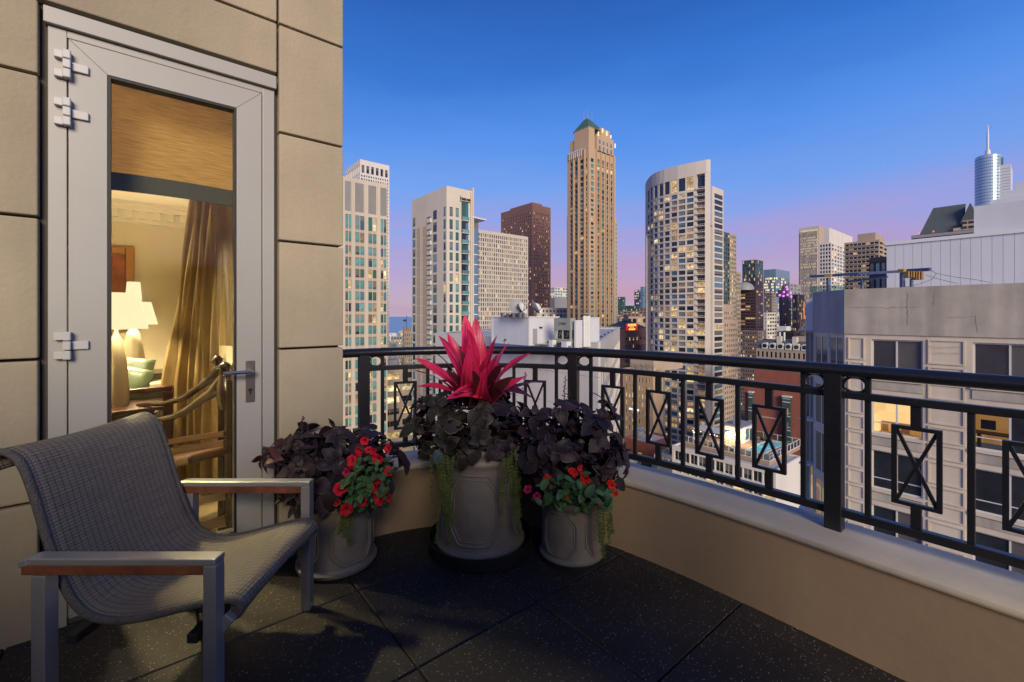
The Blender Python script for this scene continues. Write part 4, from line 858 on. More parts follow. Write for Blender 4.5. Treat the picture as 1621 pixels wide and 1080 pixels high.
# penthouse of white siding panels and stepped blocks
def wpt(px, Y): return Vector(((px - CX) / FPX * Y, Y))
p0 = wpt(1403.7, 34); rel = p0 - N.C; pu_, pv_ = rel.dot(U), rel.dot(V); zpt = zpx(383.6, 34)
k = 0; yv = pv_
while yv > far0:
    b = MB(); b.box(pu_, yv - .485, H_(2.0), pu_ + .2, yv, H_(zpt) - .25); b.build('siding_panel', M_wsid, N.root); yv -= .5
b = MB(); b.box(pu_ + .05, far0, H_(2.0), pu_ + .25, pv_ - .02, H_(zpt) - .3); b.box(pu_ + .25, pv_ - .2, H_(2.0), pu_ + 12, pv_ - .05, H_(zpt) - .3); b.build('penthouse_wall', M_grey, N.root)
b = MB(); b.box(pu_ - .1, far0, H_(zpt) - .25, pu_ + 12, pv_ + .1, H_(zpt)); b.build('penthouse_fascia', M_silverw, N.root)
for px, py, du in ((1541.7, 327, .5), (1567.7, 317, 1.6), (1588, 303.5, 2.7), (1607.6, 289, 3.8)):
    A_ = N.C + U * (pu_ + du); t = ray_line(px, A_, V); Y = A_.y + V.y * t; b = MB(); b.box(pu_ + du, far0, H_(zpt) - .02 , pu_ + du + (1.09 if px < 1600 else 6), t, H_(zpx(py, Y)), 0); b.build('stepped_block', M_wsid, N.root)
N.done()
# glass bay strip beyond the chamfer
G = Bld('glass_bay_tower', 'narrow glass bay tower with thin floor slabs, just left of the near building corner', 1287.5, 29.5, 1275.5, 1300, 463); G.z1 = 2.4; G.lu = 5
G.left(GZ, 2.4, even(G.lv, 2, .9), [(z - 2.55, z + .2) for z in topN], M_silverw, depth=.08, weights=dict(b=2, d=3, t=3, l=2, n=2), indiv=True); G.right(GZ, 2.4, [], [], M_grey); G.back(2.4, M_grey)
for z in topN: G.part('floor_slab', lambda b: b.box(-.35, -.1, G.H(z + .3), -.003, G.lv + .3, G.H(z + .42)), M_silverw)
G.done()
PG = Bld('glass_penthouse', 'small glass penthouse with a dark flat roof behind the rooftop beam', 1403, 44, 1376, 1410, 406, base=2.0)
PG.left(2.0, PG.z1, even(PG.lv, 3, .92), [(2.4, zpx(437, 44)), (zpx(432, 44), PG.z1 - .5)], M_dk, depth=.1, weights=dict(t=3, n=2, l=.6, p=.4), indiv=True); PG.right(2.0, PG.z1, [], [], M_dk); PG.back(PG.z1, M_dk, M_dk); PG.done()
GR = Loc('glass_balustrade', 'low glass balustrade along the far edge of the near rooftop', 'balustrade', 1341, 29, 2.2)
for k in range(3):
    GR.part('glass_panel', lambda b: b.box(-.02, k * .72, .1, 0, k * .72 + .68, 1.15), clear_glass('balustrade_glass', (.62, .78, .78), .5)); GR.part('post', lambda b: b.box(-.04, k * .72 + .68, 0, .02, k * .72 + .72, 1.2), M_grey)
# window-washing rig on the roof
RG = thing('roof_rig', 'blue steel window-washing beam rig with yellow trolleys and orange weights on the near rooftop', 'roof rig', (*wpt(1428, 25.6), 2.2))
o_ = Vector((*wpt(1428, 25.6), 2.2)); M_bs = mat('blue_steel', (.07, .11, .20), rough=.45, metal=.3, var=.15, scale=5); M_yel = mat('yellow_paint', (.36, .23, .05), rough=.5, var=.12, scale=4); M_or = mat('rusty_orange_weight', (.26, .10, .03), rough=.6, var=.3, scale=6); M_ltst = mat('pale_steel', (.34, .36, .40), rough=.5, var=.2, scale=4)
def rp(px, py, Y): return P(px, py, Y) - o_
def rg(name, f, m): b = MB(); f(b); return b.build(name, m, RG)
rg('beam', lambda b: b.bar(rp(1283, 438, 31.5), rp(1360, 433.5, 28.6), .16, .17), M_bs); rg('beam', lambda b: b.bar(rp(1360, 433.5, 28.6), rp(1430, 429.5, 25.9), .14, .15), M_ltst); rg('beam', lambda b: b.bar(rp(1430, 429, 25.8), rp(1473, 426.5, 24.4), .16, .18), M_bs)
rg('lower_beam', lambda b: b.bar(rp(1342, 446, 30), rp(1405, 438, 27.5), .13, .13), M_bs)
for px, Y, y0, w_ in ((1311.5, 30.3, 440, .16), (1428.5, 25.9, 432, .18), (1443, 25.5, 441, .12), (1365, 29, 443, .14)):
    rg('post', lambda b: (b.bar(rp(px, y0, Y), Vector((*(wpt(px, Y) - wpt(1428, 25.6)), 0)), w_, w_, 0, Vector((1, 0, 0))), b.box(*( (wpt(px, Y) - wpt(1428, 25.6)) - Vector((.22, .22))), 0, *((wpt(px, Y) - wpt(1428, 25.6)) + Vector((.22, .22))), .08)), M_bs)
for px, Y, yy in ((1311.5, 30.2, 436.5), (1428, 25.8, 429.2)): rg('trolley', lambda b: b.bar(rp(px - 4.8, yy, Y), rp(px + 4.8, yy - .4, Y - .3), .26, .2), M_yel)
for k in range(6): px = 1435.5 + 4.1 * k; rg('counterweight', lambda b: b.bar(rp(px, 430, 25.2 - .08 * k), rp(px, 440 + (3 if k > 2 else 0), 25.2 - .08 * k), .115, .34, 0, Vector((0, 1, 0))), M_or if k % 2 else M_yel)
def cab(b, pts): b.tube(pts, .012, 5)
for pts in ([(1473, 427), (1482, 433), (1510, 438.5), (1545, 443), (1568, 447.5)], [(1466, 436), (1490, 443), (1515, 449)], [(1482, 433), (1476, 442), (1455, 450), (1432, 455)]): rg('cable', lambda b: cab(b, [rp(x, y, 24.6) for x, y in pts]), M_dk)

# ---- pool deck building
PD = Bld('pool_deck_building', 'white apartment block below with a rooftop pool deck and dark panel bands', 1228, 72, 1064, 1268, 745)
zt = PD.z1; ft = [(zt - 2.7, zt - .9)] + [(zt - 3.0 * k - 1.9, zt - 3.0 * k - .2) for k in range(1, 15)]
PD.left(GZ, zt, even(PD.lv, 11, .86, .4, .4), ft, M_wcon, depth=.25, weights=dict(d=3, n=2.5, l=2.2, p=2.6), rowkind=lambda i, n, f: 'd' if i == n - 1 else None, indiv=True, style='mull'); PD.right(GZ, zt, [], [], M_wcon); PD.back(zt, M_wcon, M_roof, .3)
H_ = PD.H; RT = PD.root
def lp_(px, py, z): p = PZ(px, py, z); r = Vector((p.x, p.y)) - PD.C; return r.dot(U), r.dot(V)
dz = zt + .5
cA = lp_(1218, 731, dz); cBv = lp_(1086, 698, dz)[1]; cCu = lp_(1262, 705, dz)[0]
M_deck = mat('timber_deck', (.33, .24, .17), rough=.8, var=.15, scale=2)
PD.part('deck', lambda b: b.box(cA[0], cA[1], H_(zt) - .2, cCu, cBv, H_(dz)), M_deck)
M_glr = clear_glass('rail_glass', (.80, .86, .86), .45)
def railrun(x0, y0, x1, y1, n):
    for k in range(n):
        a = Vector((x0, y0)).lerp(Vector((x1, y1)), k / n); c = Vector((x0, y0)).lerp(Vector((x1, y1)), (k + 1) / n)
        b = MB(); b.bar((a.x, a.y, H_(dz)), (a.x, a.y, H_(dz) + 1.25), .10, .10, 0, Vector((1, 0, 0))); b.build('rail_post', M_frame, RT)
        b = MB(); b.bar((a.x, a.y, H_(dz) + .6), (c.x, c.y, H_(dz) + .6), .03, 1.0); b.build('rail_glass', M_glr, RT)
    b = MB(); b.bar((x0, y0, H_(dz) + 1.28), (x1, y1, H_(dz) + 1.28), .10, .07); b.bar((x0, y0, H_(dz) + .05), (x1, y1, H_(dz) + .05), .12, .12); b.build('rail_bar', M_frame, RT)
railrun(cA[0], cA[1], cA[0], cBv, 16); railrun(cA[0], cA[1], cCu, cA[1], 9); railrun(cCu, cA[1], cCu, cBv * .55, 6)
q0, q1, q2_, q3 = (lp_(1181, 714, dz), lp_(1207, 701, dz), lp_(1236, 704, dz), lp_(1203, 719, dz))
M_pool = emis('pool_water', (.10, .55, .62), .42, 1.5, .85, 1.15, (.05, .3, .35))
px0, px1 = q3[0] + .6, q2_[0] + .8; py0, py1 = q3[1] - .3, q1[1] - .2
PD.part('pool_coping', lambda b: (b.box(px0 - .3, py0 - .3, H_(dz), px1 + .3, py0, H_(dz) + .12), b.box(px0 - .3, py1, H_(dz), px1 + .3, py1 + .3, H_(dz) + .12), b.box(px0 - .3, py0, H_(dz), px0, py1, H_(dz) + .12), b.box(px1, py0, H_(dz), px1 + .3, py1, H_(dz) + .12), b.box(px0 + (px1 - px0) * .4, py0, H_(dz), px0 + (px1 - px0) * .4 + .3, py1 * .75 + py0 * .25, H_(dz) + .12)), M_wcon)
PD.part('pool_water', lambda b: b.box(px0, py0, H_(dz) + .01, px1, py1, H_(dz) + .06), M_pool)
# rooftop room
c_ = lp_(1173, 704, dz); rvl = ray_line(1143, PD.C + U * c_[0] + V * c_[1], V); rul = ray_line(1193, PD.C + U * c_[0] + V * c_[1], U)
PD.part('rooftop_room', lambda b: b.box(c_[0], c_[1], H_(dz), c_[0] + rul, c_[1] + rvl, H_(dz) + 3.1), M_wcon)
PD.part('rooftop_room_roof', lambda b: b.box(c_[0] - .3, c_[1] - .3, H_(dz) + 3.1, c_[0] + rul + .3, c_[1] + rvl + .3, H_(dz) + 3.35), M_grey)
PD.part('chimney_box', lambda b: b.box(c_[0] + 1.2, c_[1] + 1.2, H_(dz) + 3.35, c_[0] + 2.0, c_[1] + 2.0, H_(dz) + 5.0), M_grey)
PD.part('window', lambda b: b.box(c_[0] + rul * .35, c_[1] - .05, H_(dz) + .5, c_[0] + rul * .6, c_[1] - .005, H_(dz) + 2.6), Wt)
PD.part('window', lambda b: b.box(c_[0] + rul * .68, c_[1] - .05, H_(dz) + .1, c_[0] + rul * .9, c_[1] - .005, H_(dz) + 2.4), Wb)
M_lamp = emis('wall_lamp_glow', (1, .72, .32), 22)
lampz = [(c_[0] - .25, c_[1] + rvl * .72, 1.6), (c_[0] - .25, c_[1] + rvl * .25, 1.6), (c_[0] + rul * .2, c_[1] - .25, 1.7)]
for x, y, z in lampz:
    PD.part('wall_lamp', lambda b: b.lathe([(.05, -.12), (.13, 0), (.05, .12)], 8, 0, (x, y, H_(dz) + z)), M_lamp)
    L = bpy.data.lights.new('wall_lamp_light', 'POINT'); L.energy = 260; L.color = (1, .66, .30); L.shadow_soft_size = .15; lo = bpy.data.objects.new('wall_lamp_light', L); COL.objects.link(lo); lo.parent = RT; lo.location = (x - .35, y - .35, H_(dz) + z + .1)
M_bulb = emis('string_bulb', (1, .62, .28), 9)
random.seed(3)
for k in range(16):
    f = k / 15; x, y = cA[0] + .8 + 1.0 * math.sin(k * .9), cA[1] + 6 + f * (cBv - cA[1] - 7)
    PD.part('string_bulb', lambda b: b.lathe([(.02, -.06), (.07, 0), (.02, .06)], 6, 0, (x, y, H_(dz) + 2.3 + .3 * math.cos(k * 1.1))), M_bulb)
def canopy(b):
    y0 = cBv - 6.5
    b.box(cA[0] + 1.5, y0, H_(dz) + 2.5, cA[0] + 5.5, y0 + 5.5, H_(dz) + 2.62)
    for x in (1.6, 5.3):
        for yy in (.1, 5.3): b.box(cA[0] + x, y0 + yy, H_(dz), cA[0] + x + .12, y0 + yy + .12, H_(dz) + 2.5)
PD.part('pergola', canopy, M_frame); PD.done()
random.seed(12)
for k in range(14):
    x, y = random.uniform(cA[0] + .9, cCu - 1), random.uniform(cA[1] + 1.2, cBv - 1); 
    if px0 - .9 < x < px1 + .9 and py0 - .9 < y < py1 + .9: continue
    if c_[0] - 1 < x < c_[0] + rul + 1 and c_[1] - 1 < y < c_[1] + rvl + 1: continue
    w_ = PD.C + U * x + V * y; t_ = thing('deck_lounger', 'low lounger standing on the rooftop pool deck below', 'lounger', (w_.x, w_.y, dz), ANG + random.choice((0, 1.57)), 'loungers on the pool deck')
    b = MB(); b.box(-.3, -.9, .25, .3, .5, .33); b.bar((0, .5, .3), (0, .95, .7), .6, .06, 0, Vector((0, -.6, .8))); b.build('cushion', M_silverw, t_); b = MB(); [b.box(x_, y_, 0, x_ + .06, y_ + .06, .25) for x_ in (-.28, .22) for y_ in (-.8, .4)]; b.build('leg_frame', M_dk, t_)
for k, (px, py) in enumerate(((1206, 697), (1212, 699), (1196, 699))):
    u_, v_ = lp_(px, py, dz); w_ = PD.C + U * u_ + V * v_; t_ = thing('potted_shrub', 'small dark shrub in a pot behind the rooftop pool', 'shrub', (w_.x, w_.y, dz), 0, 'shrubs behind the pool')
    b = MB(); b.lathe([(.25, 0), (.35, .5)], 10); b.build('pot', M_dk, t_); b = MB()
    for j in range(70):
        a, r_, z_ = random.uniform(0, 6.28), random.uniform(0, .6), random.uniform(.5, 1.7); c0_ = Vector((r_ * math.cos(a), r_ * math.sin(a), z_)); d1 = Vector((random.uniform(-1, 1), random.uniform(-1, 1), random.uniform(-.4, 1))) * .2; d2 = Vector((random.uniform(-1, 1), random.uniform(-1, 1), random.uniform(-1, 1))) * .1; b.quad(c0_, c0_ + d1 * .5 + d2, c0_ + d1, c0_ + d1 * .5 - d2)
    stuff(b.build('foliage', mat('shrub_leaf', (.05, .09, .03), rough=.7, var=.3, scale=5), t_))

# ---- brick buildings and others seen through the railing
BB = Bld('brick_building', 'red brick building with a green planted roof and glass stair bays', 1312, 98, 1179, 1330, 628)
q1_, q2b = BB.pv(1241), BB.pv(1253.5); q3_, q4_ = BB.pv(1187.5), BB.pv(1193.5)
BB.left(GZ, BB.z1, [], [], M_brick); BB.right(GZ, BB.z1, [], [], M_brick); BB.back(BB.z1, M_brick, M_green, .3)
for a, c in ((q2b, q1_), (q4_, q3_)):
    BB.part('stair_bay', lambda b: b.box(-1.0, a, 0, -.003, c, BB.H(BB.z1) - 1.2), M_teal); BB.part('bay_roof', lambda b: b.box(-1.15, a - .1, BB.H(BB.z1) - 1.2, -.003, c + .1, BB.H(BB.z1) - .9), M_silverw)
    for k in range(14): z = BB.H(BB.z1) - 2.4 - k * 3.3; BB.part('bay_band', lambda b: (b.box(-1.08, a, z, -1.003, c, z + .18), b.box(-1.08, a, z + .8, -1.003, c, z + .9)), M_silverw)
    for k in (1, 2, 5, 8): z = BB.H(BB.z1) - 2.1 - k * 3.3; BB.part('lit_landing', lambda b: b.box(-1.05, a + .4, z, -1.004, c - .5, z + 1.7), Wl3)
BB.part('stone_band', lambda b: [b.box(-.05, q1_ + .5, BB.H(BB.z1) - z_, -.003, q4_ - .5, BB.H(BB.z1) - z_ + .35) for z_ in (7, 17, 27)], M_tan); BB.done()
UB = Bld('brick_upper_block', 'flat brick block with pale planters, stepping up behind the planted green roof', 1302, 119, 1195, 1330, 588)
UB.left(GZ, UB.z1, [], [], M_brick); UB.right(GZ, UB.z1, [], [], M_brick); UB.back(UB.z1, M_brick, M_green, .2); 
for k in range(9): UB.part('planter_box', lambda b: b.box(1.2 + (k % 2), 3 + k * 3.4, UB.H(UB.z1) - .2, 3.2, 5 + k * 3.4, UB.H(UB.z1) + .35), M_grey)
UB.done()
MS = Bld('mansard_building', 'slate mansard building with a row of round white dormer windows', 1284, 150, 1197, 1300, 556)
zc_ = MS.z1; MS.left(GZ, zc_, even(MS.lv, 12, .5), floors(zc_ - 1, 3.6, 2, GZ + 10), M_beige, depth=.3, weights=dict(d=4, l=1)); MS.right(GZ, zc_, [], [], M_beige); MS.back(zc_, M_beige)
hM = MS.H(zc_); q = MB(); L_ = MS.lv; q.quad((0, 0, hM), (0, L_, hM), (1.6, L_, hM + 2.8), (1.6, 0, hM + 2.8)); q.quad((1.6, 0, hM + 2.8), (1.6, L_, hM + 2.8), (20, L_, hM + 2.8), (20, 0, hM + 2.8)); q.quad((0, 0, hM), (1.6, 0, hM + 2.8), (20, 0, hM + 2.8), (20, 0, hM)); q.quad((0, L_, hM), (20, L_, hM), (20, L_, hM + 2.8), (1.6, L_, hM + 2.8)); q.build('mansard_roof', M_slate, MS.root)
for px in (1211, 1223, 1235.5, 1248, 1261, 1274):
    v_ = MS.pv(px); b = MB(); b.box(-.25, v_ - 1.0, hM, 1.0, v_ + 1.0, hM + 1.2, 0); b.tube([(-.1, v_ - 1.0, hM + 1.1), (1.2, v_ - 1.0, hM + 1.1)], .1, 6); cyl = [(math.cos(a) * 1.05, math.sin(a) * 1.05) for a in [math.pi * k / 10 for k in range(11)]]
    for (a0, a1), (b0, b1) in zip(cyl[:-1], cyl[1:]): b.quad((-.25, v_ + a0, hM + 1.2 + a1), (-.25, v_ + b0, hM + 1.2 + b1), (1.3, v_ + b0, hM + 1.2 + b1), (1.3, v_ + a0, hM + 1.2 + a1))
    b.poly([(-.25, v_ + x, hM + 1.2 + y) for x, y in cyl]); d_ = b.build('dormer', M_wcon, MS.root); b = MB(); b.tube([(-.33, v_, hM + 1.1), (-.27, v_, hM + 1.1)], .72, 14); b.build('round_window', Wd, d_)
for px in (1231, 1256): v_ = MS.pv(px); MS.part('chimney', lambda b: b.box(1.0, v_ - .7, hM + .5, 2.6, v_ + .7, hM + 4.6), M_ivory)
MS.part('roof_plant', lambda b: b.box(6, 3, hM + 2.8, 14, L_ - 10, hM + 4.4), M_beige)
for px in (1226, 1233): v_ = MS.pv(px); MS.part('flue', lambda b: b.tube([(5, v_, hM + 2.8), (5, v_, hM + 6)], .35, 8), M_silverw)
MS.done()
RB = Bld('low_brick_building', 'low red brick building with a pale flat roof and roof units, behind the crossed panels', 1028, 105, 988.5, 1063.5, 702)
RB.left(GZ, RB.z1, [(2, 3.4), (7, 8.4), (12, 13.4)], [(RB.z1 - 4.5, RB.z1 - 2.8), (RB.z1 - 8, RB.z1 - 6.3)], M_brick, weights=dict(l=2, d=1, m=1), indiv=True); RB.right(GZ, RB.z1, [(2, 3.4), (5, 6.4)], [(RB.z1 - 4.5, RB.z1 - 2.8), (RB.z1 - 8, RB.z1 - 6.3)], M_brick, weights=dict(l=2, d=1, m=1), indiv=True); RB.back(RB.z1, M_brick)
RB.part('roof_unit', lambda b: b.box(3, 5, RB.H(RB.z1) - .6, 5.2, 7, RB.H(RB.z1) + 1.0), M_grey); RB.part('roof_unit', lambda b: b.box(6.5, 7, RB.H(RB.z1) - .6, 8, 9, RB.H(RB.z1) + .8), M_bluegl); RB.part('flue', lambda b: b.tube([(2, 1, 0), (2, 1, RB.H(RB.z1) + 2.2)], .35, 8), M_silverw); RB.done()
random.seed(41)
for nm, lb, cx, Y, l, r, t, m in (('low_white_block', 'low white block with a lit window strip left of the pool deck building', 1072, 92, 1040, 1092, 724, M_wcon), ('flat_roof_block', 'wide flat-roofed grey block below the low brick building', 1046, 96, 975, 1066, 748, M_grey), ('small_brick_block', 'small brick block with an orange roof low behind the parapet', 1030, 88, 1000, 1062, 772, M_brick)):
    b = Bld(nm, lb, cx, Y, l, r, t); w_ = dict(d=2, l=3, p=2, m=2); rws = floors(b.z1 - .9, 3.2, 1.5, b.z1 - 30)
    b.left(GZ, b.z1, even(b.lv, 6, .6, .3, .3), rws, m, weights=w_, indiv=True, style='mull'); b.right(GZ, b.z1, even(b.lu, 5, .6, .3, .3), rws, m, weights=w_, indiv=True, style='mull'); b.back(b.z1, m)
    for k in range(5): x_, y_ = random.uniform(.1, .75) * b.lu, random.uniform(.1, .75) * b.lv; b.part('roof_unit', lambda q: q.box(x_, y_, b.H(b.z1) - .6, x_ + random.uniform(.8, 2), y_ + random.uniform(.8, 2), b.H(b.z1) + random.uniform(.3, 1.1)), random.choice([M_grey, M_silverw, M_dk]))
    b.part('roof_pipe', lambda q: q.tube([(1, .8, b.H(b.z1) - .4), (b.lu * .8, 1.2, b.H(b.z1) - .4)], .12, 6), M_silverw); b.done()
HB = Bld('beige_hotel', 'broad beige building with a terrace of trees, left of the bowed tower', 1034, 172, 986, 1050, 588)
rws = floors(HB.z1 - 3, 3.3, 1.9, HB.z1 - 26); HB.left(GZ, HB.z1, even(HB.lv, 8, .38, 1, 1), rws + [(HB.z1 - 36, HB.z1 - 29)], M_brtow, depth=.3, weights=dict(l=3, p=1.2, d=3, m=2.5, n=1), indiv=True); HB.right(GZ, HB.z1, [], [], M_brtow); HB.back(HB.z1, M_brtow)
HB.part('terrace_block', lambda b: b.box(5, 3, HB.H(HB.z1) - 1, HB.lu + 20, HB.lv, HB.H(HB.z(572))), M_tan)
q = MB(); random.seed(8); v_ = HB.pv(1010.5); zl_ = HB.H(zpx(651, HB.C.y + V.y * v_)); x = v_
for k in range(9):
    w_ = random.choice((.3, .4, .5))
    if k != 4: q.box(-.15, x - w_, zl_, -.05, x - w_ + .1, zl_ + .75); q.box(-.15, x - .1, zl_, -.05, x, zl_ + .75); q.box(-.15, x - w_, zl_ + random.choice((0, .3, .62)), -.05, x, zl_ + random.choice((.12, .42, .75)))
    x -= 0
    x += w_ + .18
q.build('sign_lettering', emis('white_sign', (.9, .93, 1), 1.6), HB.root); HB.done()
random.seed(31)
for k in range(9):
    w_ = HB.C + V * (2 + k * 2.5) + U * 2.4; t_ = thing('terrace_tree', 'small dark terrace tree on the beige building, ' + ('rightmost', 'second from the right', 'third from the right', 'fourth from the right', 'middle one', 'fourth from the left', 'third from the left', 'second from the left', 'leftmost')[k] + ' of the row', 'tree', (w_.x, w_.y, HB.z1 - .6), 0, 'trees on the beige building terrace')
    b = MB(); b.tube([(0, 0, 0), (.05, 0, 1.6)], .08, 5); b.build('trunk', M_dk, t_); b = MB()
    for j in range(60):
        c0_ = Vector((random.gauss(0, .55), random.gauss(0, .55), 2.0 + random.gauss(0, .45))); d1 = Vector((random.uniform(-1, 1), random.uniform(-1, 1), random.uniform(-.5, .8))) * .35; d2 = Vector((random.uniform(-1, 1), random.uniform(-1, 1), random.uniform(-1, 1))) * .16; b.quad(c0_, c0_ + d1 * .5 + d2, c0_ + d1, c0_ + d1 * .5 - d2)
    b.build('crown', MATS['shrub_leaf'], t_)
# hotel with the red roof sign
AL = Bld('old_brick_hotel', 'old dark brick hotel with a hipped slate roof and glowing red name sign', 987.5, 262, 980, 1023.5, 520)
rws = floors(AL.z1 - 5.5, 4.4, 1.9, GZ + 5); AL.right(GZ, AL.z1, even(AL.lu, 6, .3, .5, .5), rws, M_redbr, depth=.3, weights=dict(d=4, l=2.0, p=.8)); AL.left(GZ, AL.z1, [], [], M_redbr); AL.back(AL.z1, M_redbr)
hA = AL.H(AL.z1); px_ = AL.pu(1006); zk = zpx(506, 270) - AL.base
q = MB(); c = [(-.4, -.4, hA), (AL.lu + .4, -.4, hA), (AL.lu + .4, 16, hA), (-.4, 16, hA)]; pk = (px_, 7, zk); [q.poly([c[i], c[(i + 1) % 4], pk]) for i in range(4)]; q.build('hipped_roof', M_slate, AL.root)
AL.part('cupola', lambda b: (b.box(px_ - 1.1, 5.9, zk - 1.5, px_ + 1.1, 8.1, zk + 2.2), b.box(px_ - 1.4, 5.6, zk + 2.2, px_ + 1.4, 8.4, zk + 2.6)), M_beige)
AL.part('side_block', lambda b: b.box(AL.lu * .55, -3, 0, AL.lu + .5, -.01, hA - 10), M_redbr)
M_neon = emis('red_neon', (1.0, .16, .04), 3.2); M_neon2 = emis('yellow_neon', (1.0, .55, .10), 2.4); M_sb = emis('sign_glow_board', (.9, .02, .02), .55)
xs = AL.pu(998.3); zS = AL.H(zpx(514.8, 266))
AL.part('sign_board', lambda b: (b.box(AL.pu(989), -.9, zS - 3.2, AL.pu(1007.3), -.8, zS + 1.1)), M_sb)
for txt, dz_, sz, mm, sx_ in (('ALLERTON', 0, 2.0, M_neon2, .84), ('HOTEL', -1.35, 1.5, M_neon, .9), ('TIP TOP TAP', -2.6, 1.35, M_neon2, .82)):
    text_mesh('lettering', txt, sz, .05, mm, AL.root, (xs, -1.0, zS + dz_), (R(90), 0, 0), sx=sx_)
AL.done()
random.seed(77)
b = tower('pinkish_office', 'pinkish low office block right behind the red sign', 982, 330, 976, 1026, 501.5, M_tan, 5, 1, 6, .55, .75, dict(d=5, l=1)); b.done()
for nm, lb, cx, Y, l, r, t, m, n, w_ in (('far_glass_tower', 'far blue glass tower with a pink lit face, left of the bowed tower', 1012, 1500, 1004, 1016, 459, M_bluegl, 4, dict(b=4, l=2, p=1)),
        ('far_blue_tower', 'far narrow blue tower touching the bowed tower edge', 1018, 1450, 1014, 1026, 454, M_bluegl, 3, dict(b=6, d=3)),
        ('far_green_tower', 'far greenish glass block just right of the tall tan tower', 984, 900, 978, 990, 470, M_teal, 3, dict(g=5, t=2, p=1)),
        ('far_dome_block', 'low dark block with a pale domed roof beyond the pinkish office', 998, 700, 990, 1012, 484, M_teal, 5, dict(d=5, p=2)),
        ('far_dark_block', 'low dark block with yellow windows beyond the red sign', 986, 560, 980, 1024, 492, M_mauve, 6, dict(d=5, p=2, l=1))):
    b = tower(nm, lb, cx, Y, l, r, t, m, n, 3, 4.5 * Y / 800, .5, .6, w_); b.done()
# ---- the gap on the left: lake front
LG = Bld('grey_terrace_building', 'long grey building with stepped terraces and lit bands, between the cream and ivory towers', 598, 150, 590, 672, 583)
LG.right(GZ, LG.z1, [(1, 8), (9, LG.lu - 1)], [(LG.z1 - 4.4 - 4.1 * k, LG.z1 - 2.2 - 4.1 * k) for k in range(9)], M_beige, depth=.4, weights=dict(d=4, l=2.2, p=1.4), indiv=True, style='mull'); LG.left(GZ, LG.z1, [], [], M_beige); LG.back(LG.z1, M_beige)
LG.part('roof_box', lambda b: b.box(4, 8, LG.H(LG.z1) - .5, LG.lu * .6, 12, LG.H(LG.z1) + 1.6), M_grey); LG.done()
GT = Bld('crenellated_tower', 'grey stone block with a crenellated top and flagpole, in the lake gap', 640, 420, 637.5, 653, 524)
GT.right(GZ, GT.z1, even(GT.lu, 4, .3), floors(GT.z1 - 3, 4, 2.2, GZ + 5), M_beige, weights=dict(d=4, n=2, l=.4)); GT.left(GZ, GT.z1, [], [], M_beige); GT.back(GT.z1, M_beige)
GT.part('merlons', lambda b: [b.box(GT.lu * (k + .1) / 4, 0, GT.H(GT.z1), GT.lu * (k + .6) / 4, 3, GT.H(GT.z1) + 2.6 + (2 if k == 0 else 0)) for k in range(4)], M_beige)
GT.part('flagpole', lambda b: (b.tube([(GT.lu * .5, 4, GT.H(GT.z1)), (GT.lu * .5, 4, GT.H(zpx(499, 425)))], .2, 5), b.box(GT.lu * .5 - 3.4, 3.9, GT.H(zpx(509, 425)), GT.lu * .5 - .3, 4.1, GT.H(zpx(506, 425)))), M_dk); GT.done()
random.seed(19)
b = tower('gap_block', 'dark low block with square windows, in the lake gap beside the cream tower', 618, 400, 612, 629.5, 543, M_grey, 4, 1, 4.2, .5, .6, dict(d=4, b=2, l=.5)); b.done()
for k, (cx, Y, r, t) in enumerate(((631, 440, 642, 548), (612, 520, 636, 541), (622, 640, 650, 533), (608, 800, 628, 528), (634, 860, 652, 524))):
    b = tower('lakefront_block', ['small lakefront block with lit windows beside the crenellated one', 'pale lakefront block close behind the dark one', 'wide lakefront block with rows of small lights', 'farther lakefront block at the left of the gap', 'farthest lakefront block near the harbour lights'][k], cx, Y, cx - 3, r, t, [M_grid, M_beige, M_grey, M_wcon, M_grid][k], 6, 1, 4, .5, .6, dict(d=3, l=2, p=2, n=2)); b.done()
q = MB(); q.prism([(-330, 1010), (-235, 1010), (-230, 1120), (-340, 1160)], GZ, GZ + 1.6); struct(q.build('pier', M_wcon))
for k in range(16):
    Y = random.uniform(1025, 1120); x = random.uniform(-.272, -.224) * Y; t_ = thing('moored_boat', 'tiny white boat moored by the pier in the lake gap', 'boat', (x, Y, GZ + 1.7), random.uniform(0, 3), 'boats moored by the pier')
    b = MB(); b.prism([(-6, -1.6), (4, -1.8), (7.5, 0), (4, 1.8), (-6, 1.6)], 0, 1.8); b.build('hull', M_wcon, t_); b = MB(); b.prism([(-4, -1.1), (2, -1.1), (3, 0), (2, 1.1), (-4, 1.1)], 1.8, 3.8); b.build('cabin', M_silverw, t_); b = MB(); b.box(-3.6, -1.18, 2.5, 1.6, -1.11, 3.3); b.build('cabin_window', Wl2, t_)
for k in range(46):
    Y = random.uniform(880, 1120); x = random.uniform(-.276, -.222) * Y; t_ = thing('harbour_lamp', 'tiny bright lamp post along the harbour in the lake gap', 'lamp post', (x, Y, GZ), 0, 'lamp posts along the harbour')
    b = MB(); b.tube([(0, 0, 0), (0, 0, 9)], .15, 4); b.build('pole', M_dk, t_); b = MB(); b.lathe([(.2, -.7), (.9, 0), (.2, .7)], 6, 0, (0, 0, 9.5)); b.build('lamp_head', emis('harbour_lamp_glow', (1, .85, .6), 3.0), t_)
t_ = thing('sailboat', 'white sailing boat alone on the lake, in the gap between the towers', 'boat', (-.262 * 1500, 1500, GZ + .6), .4)
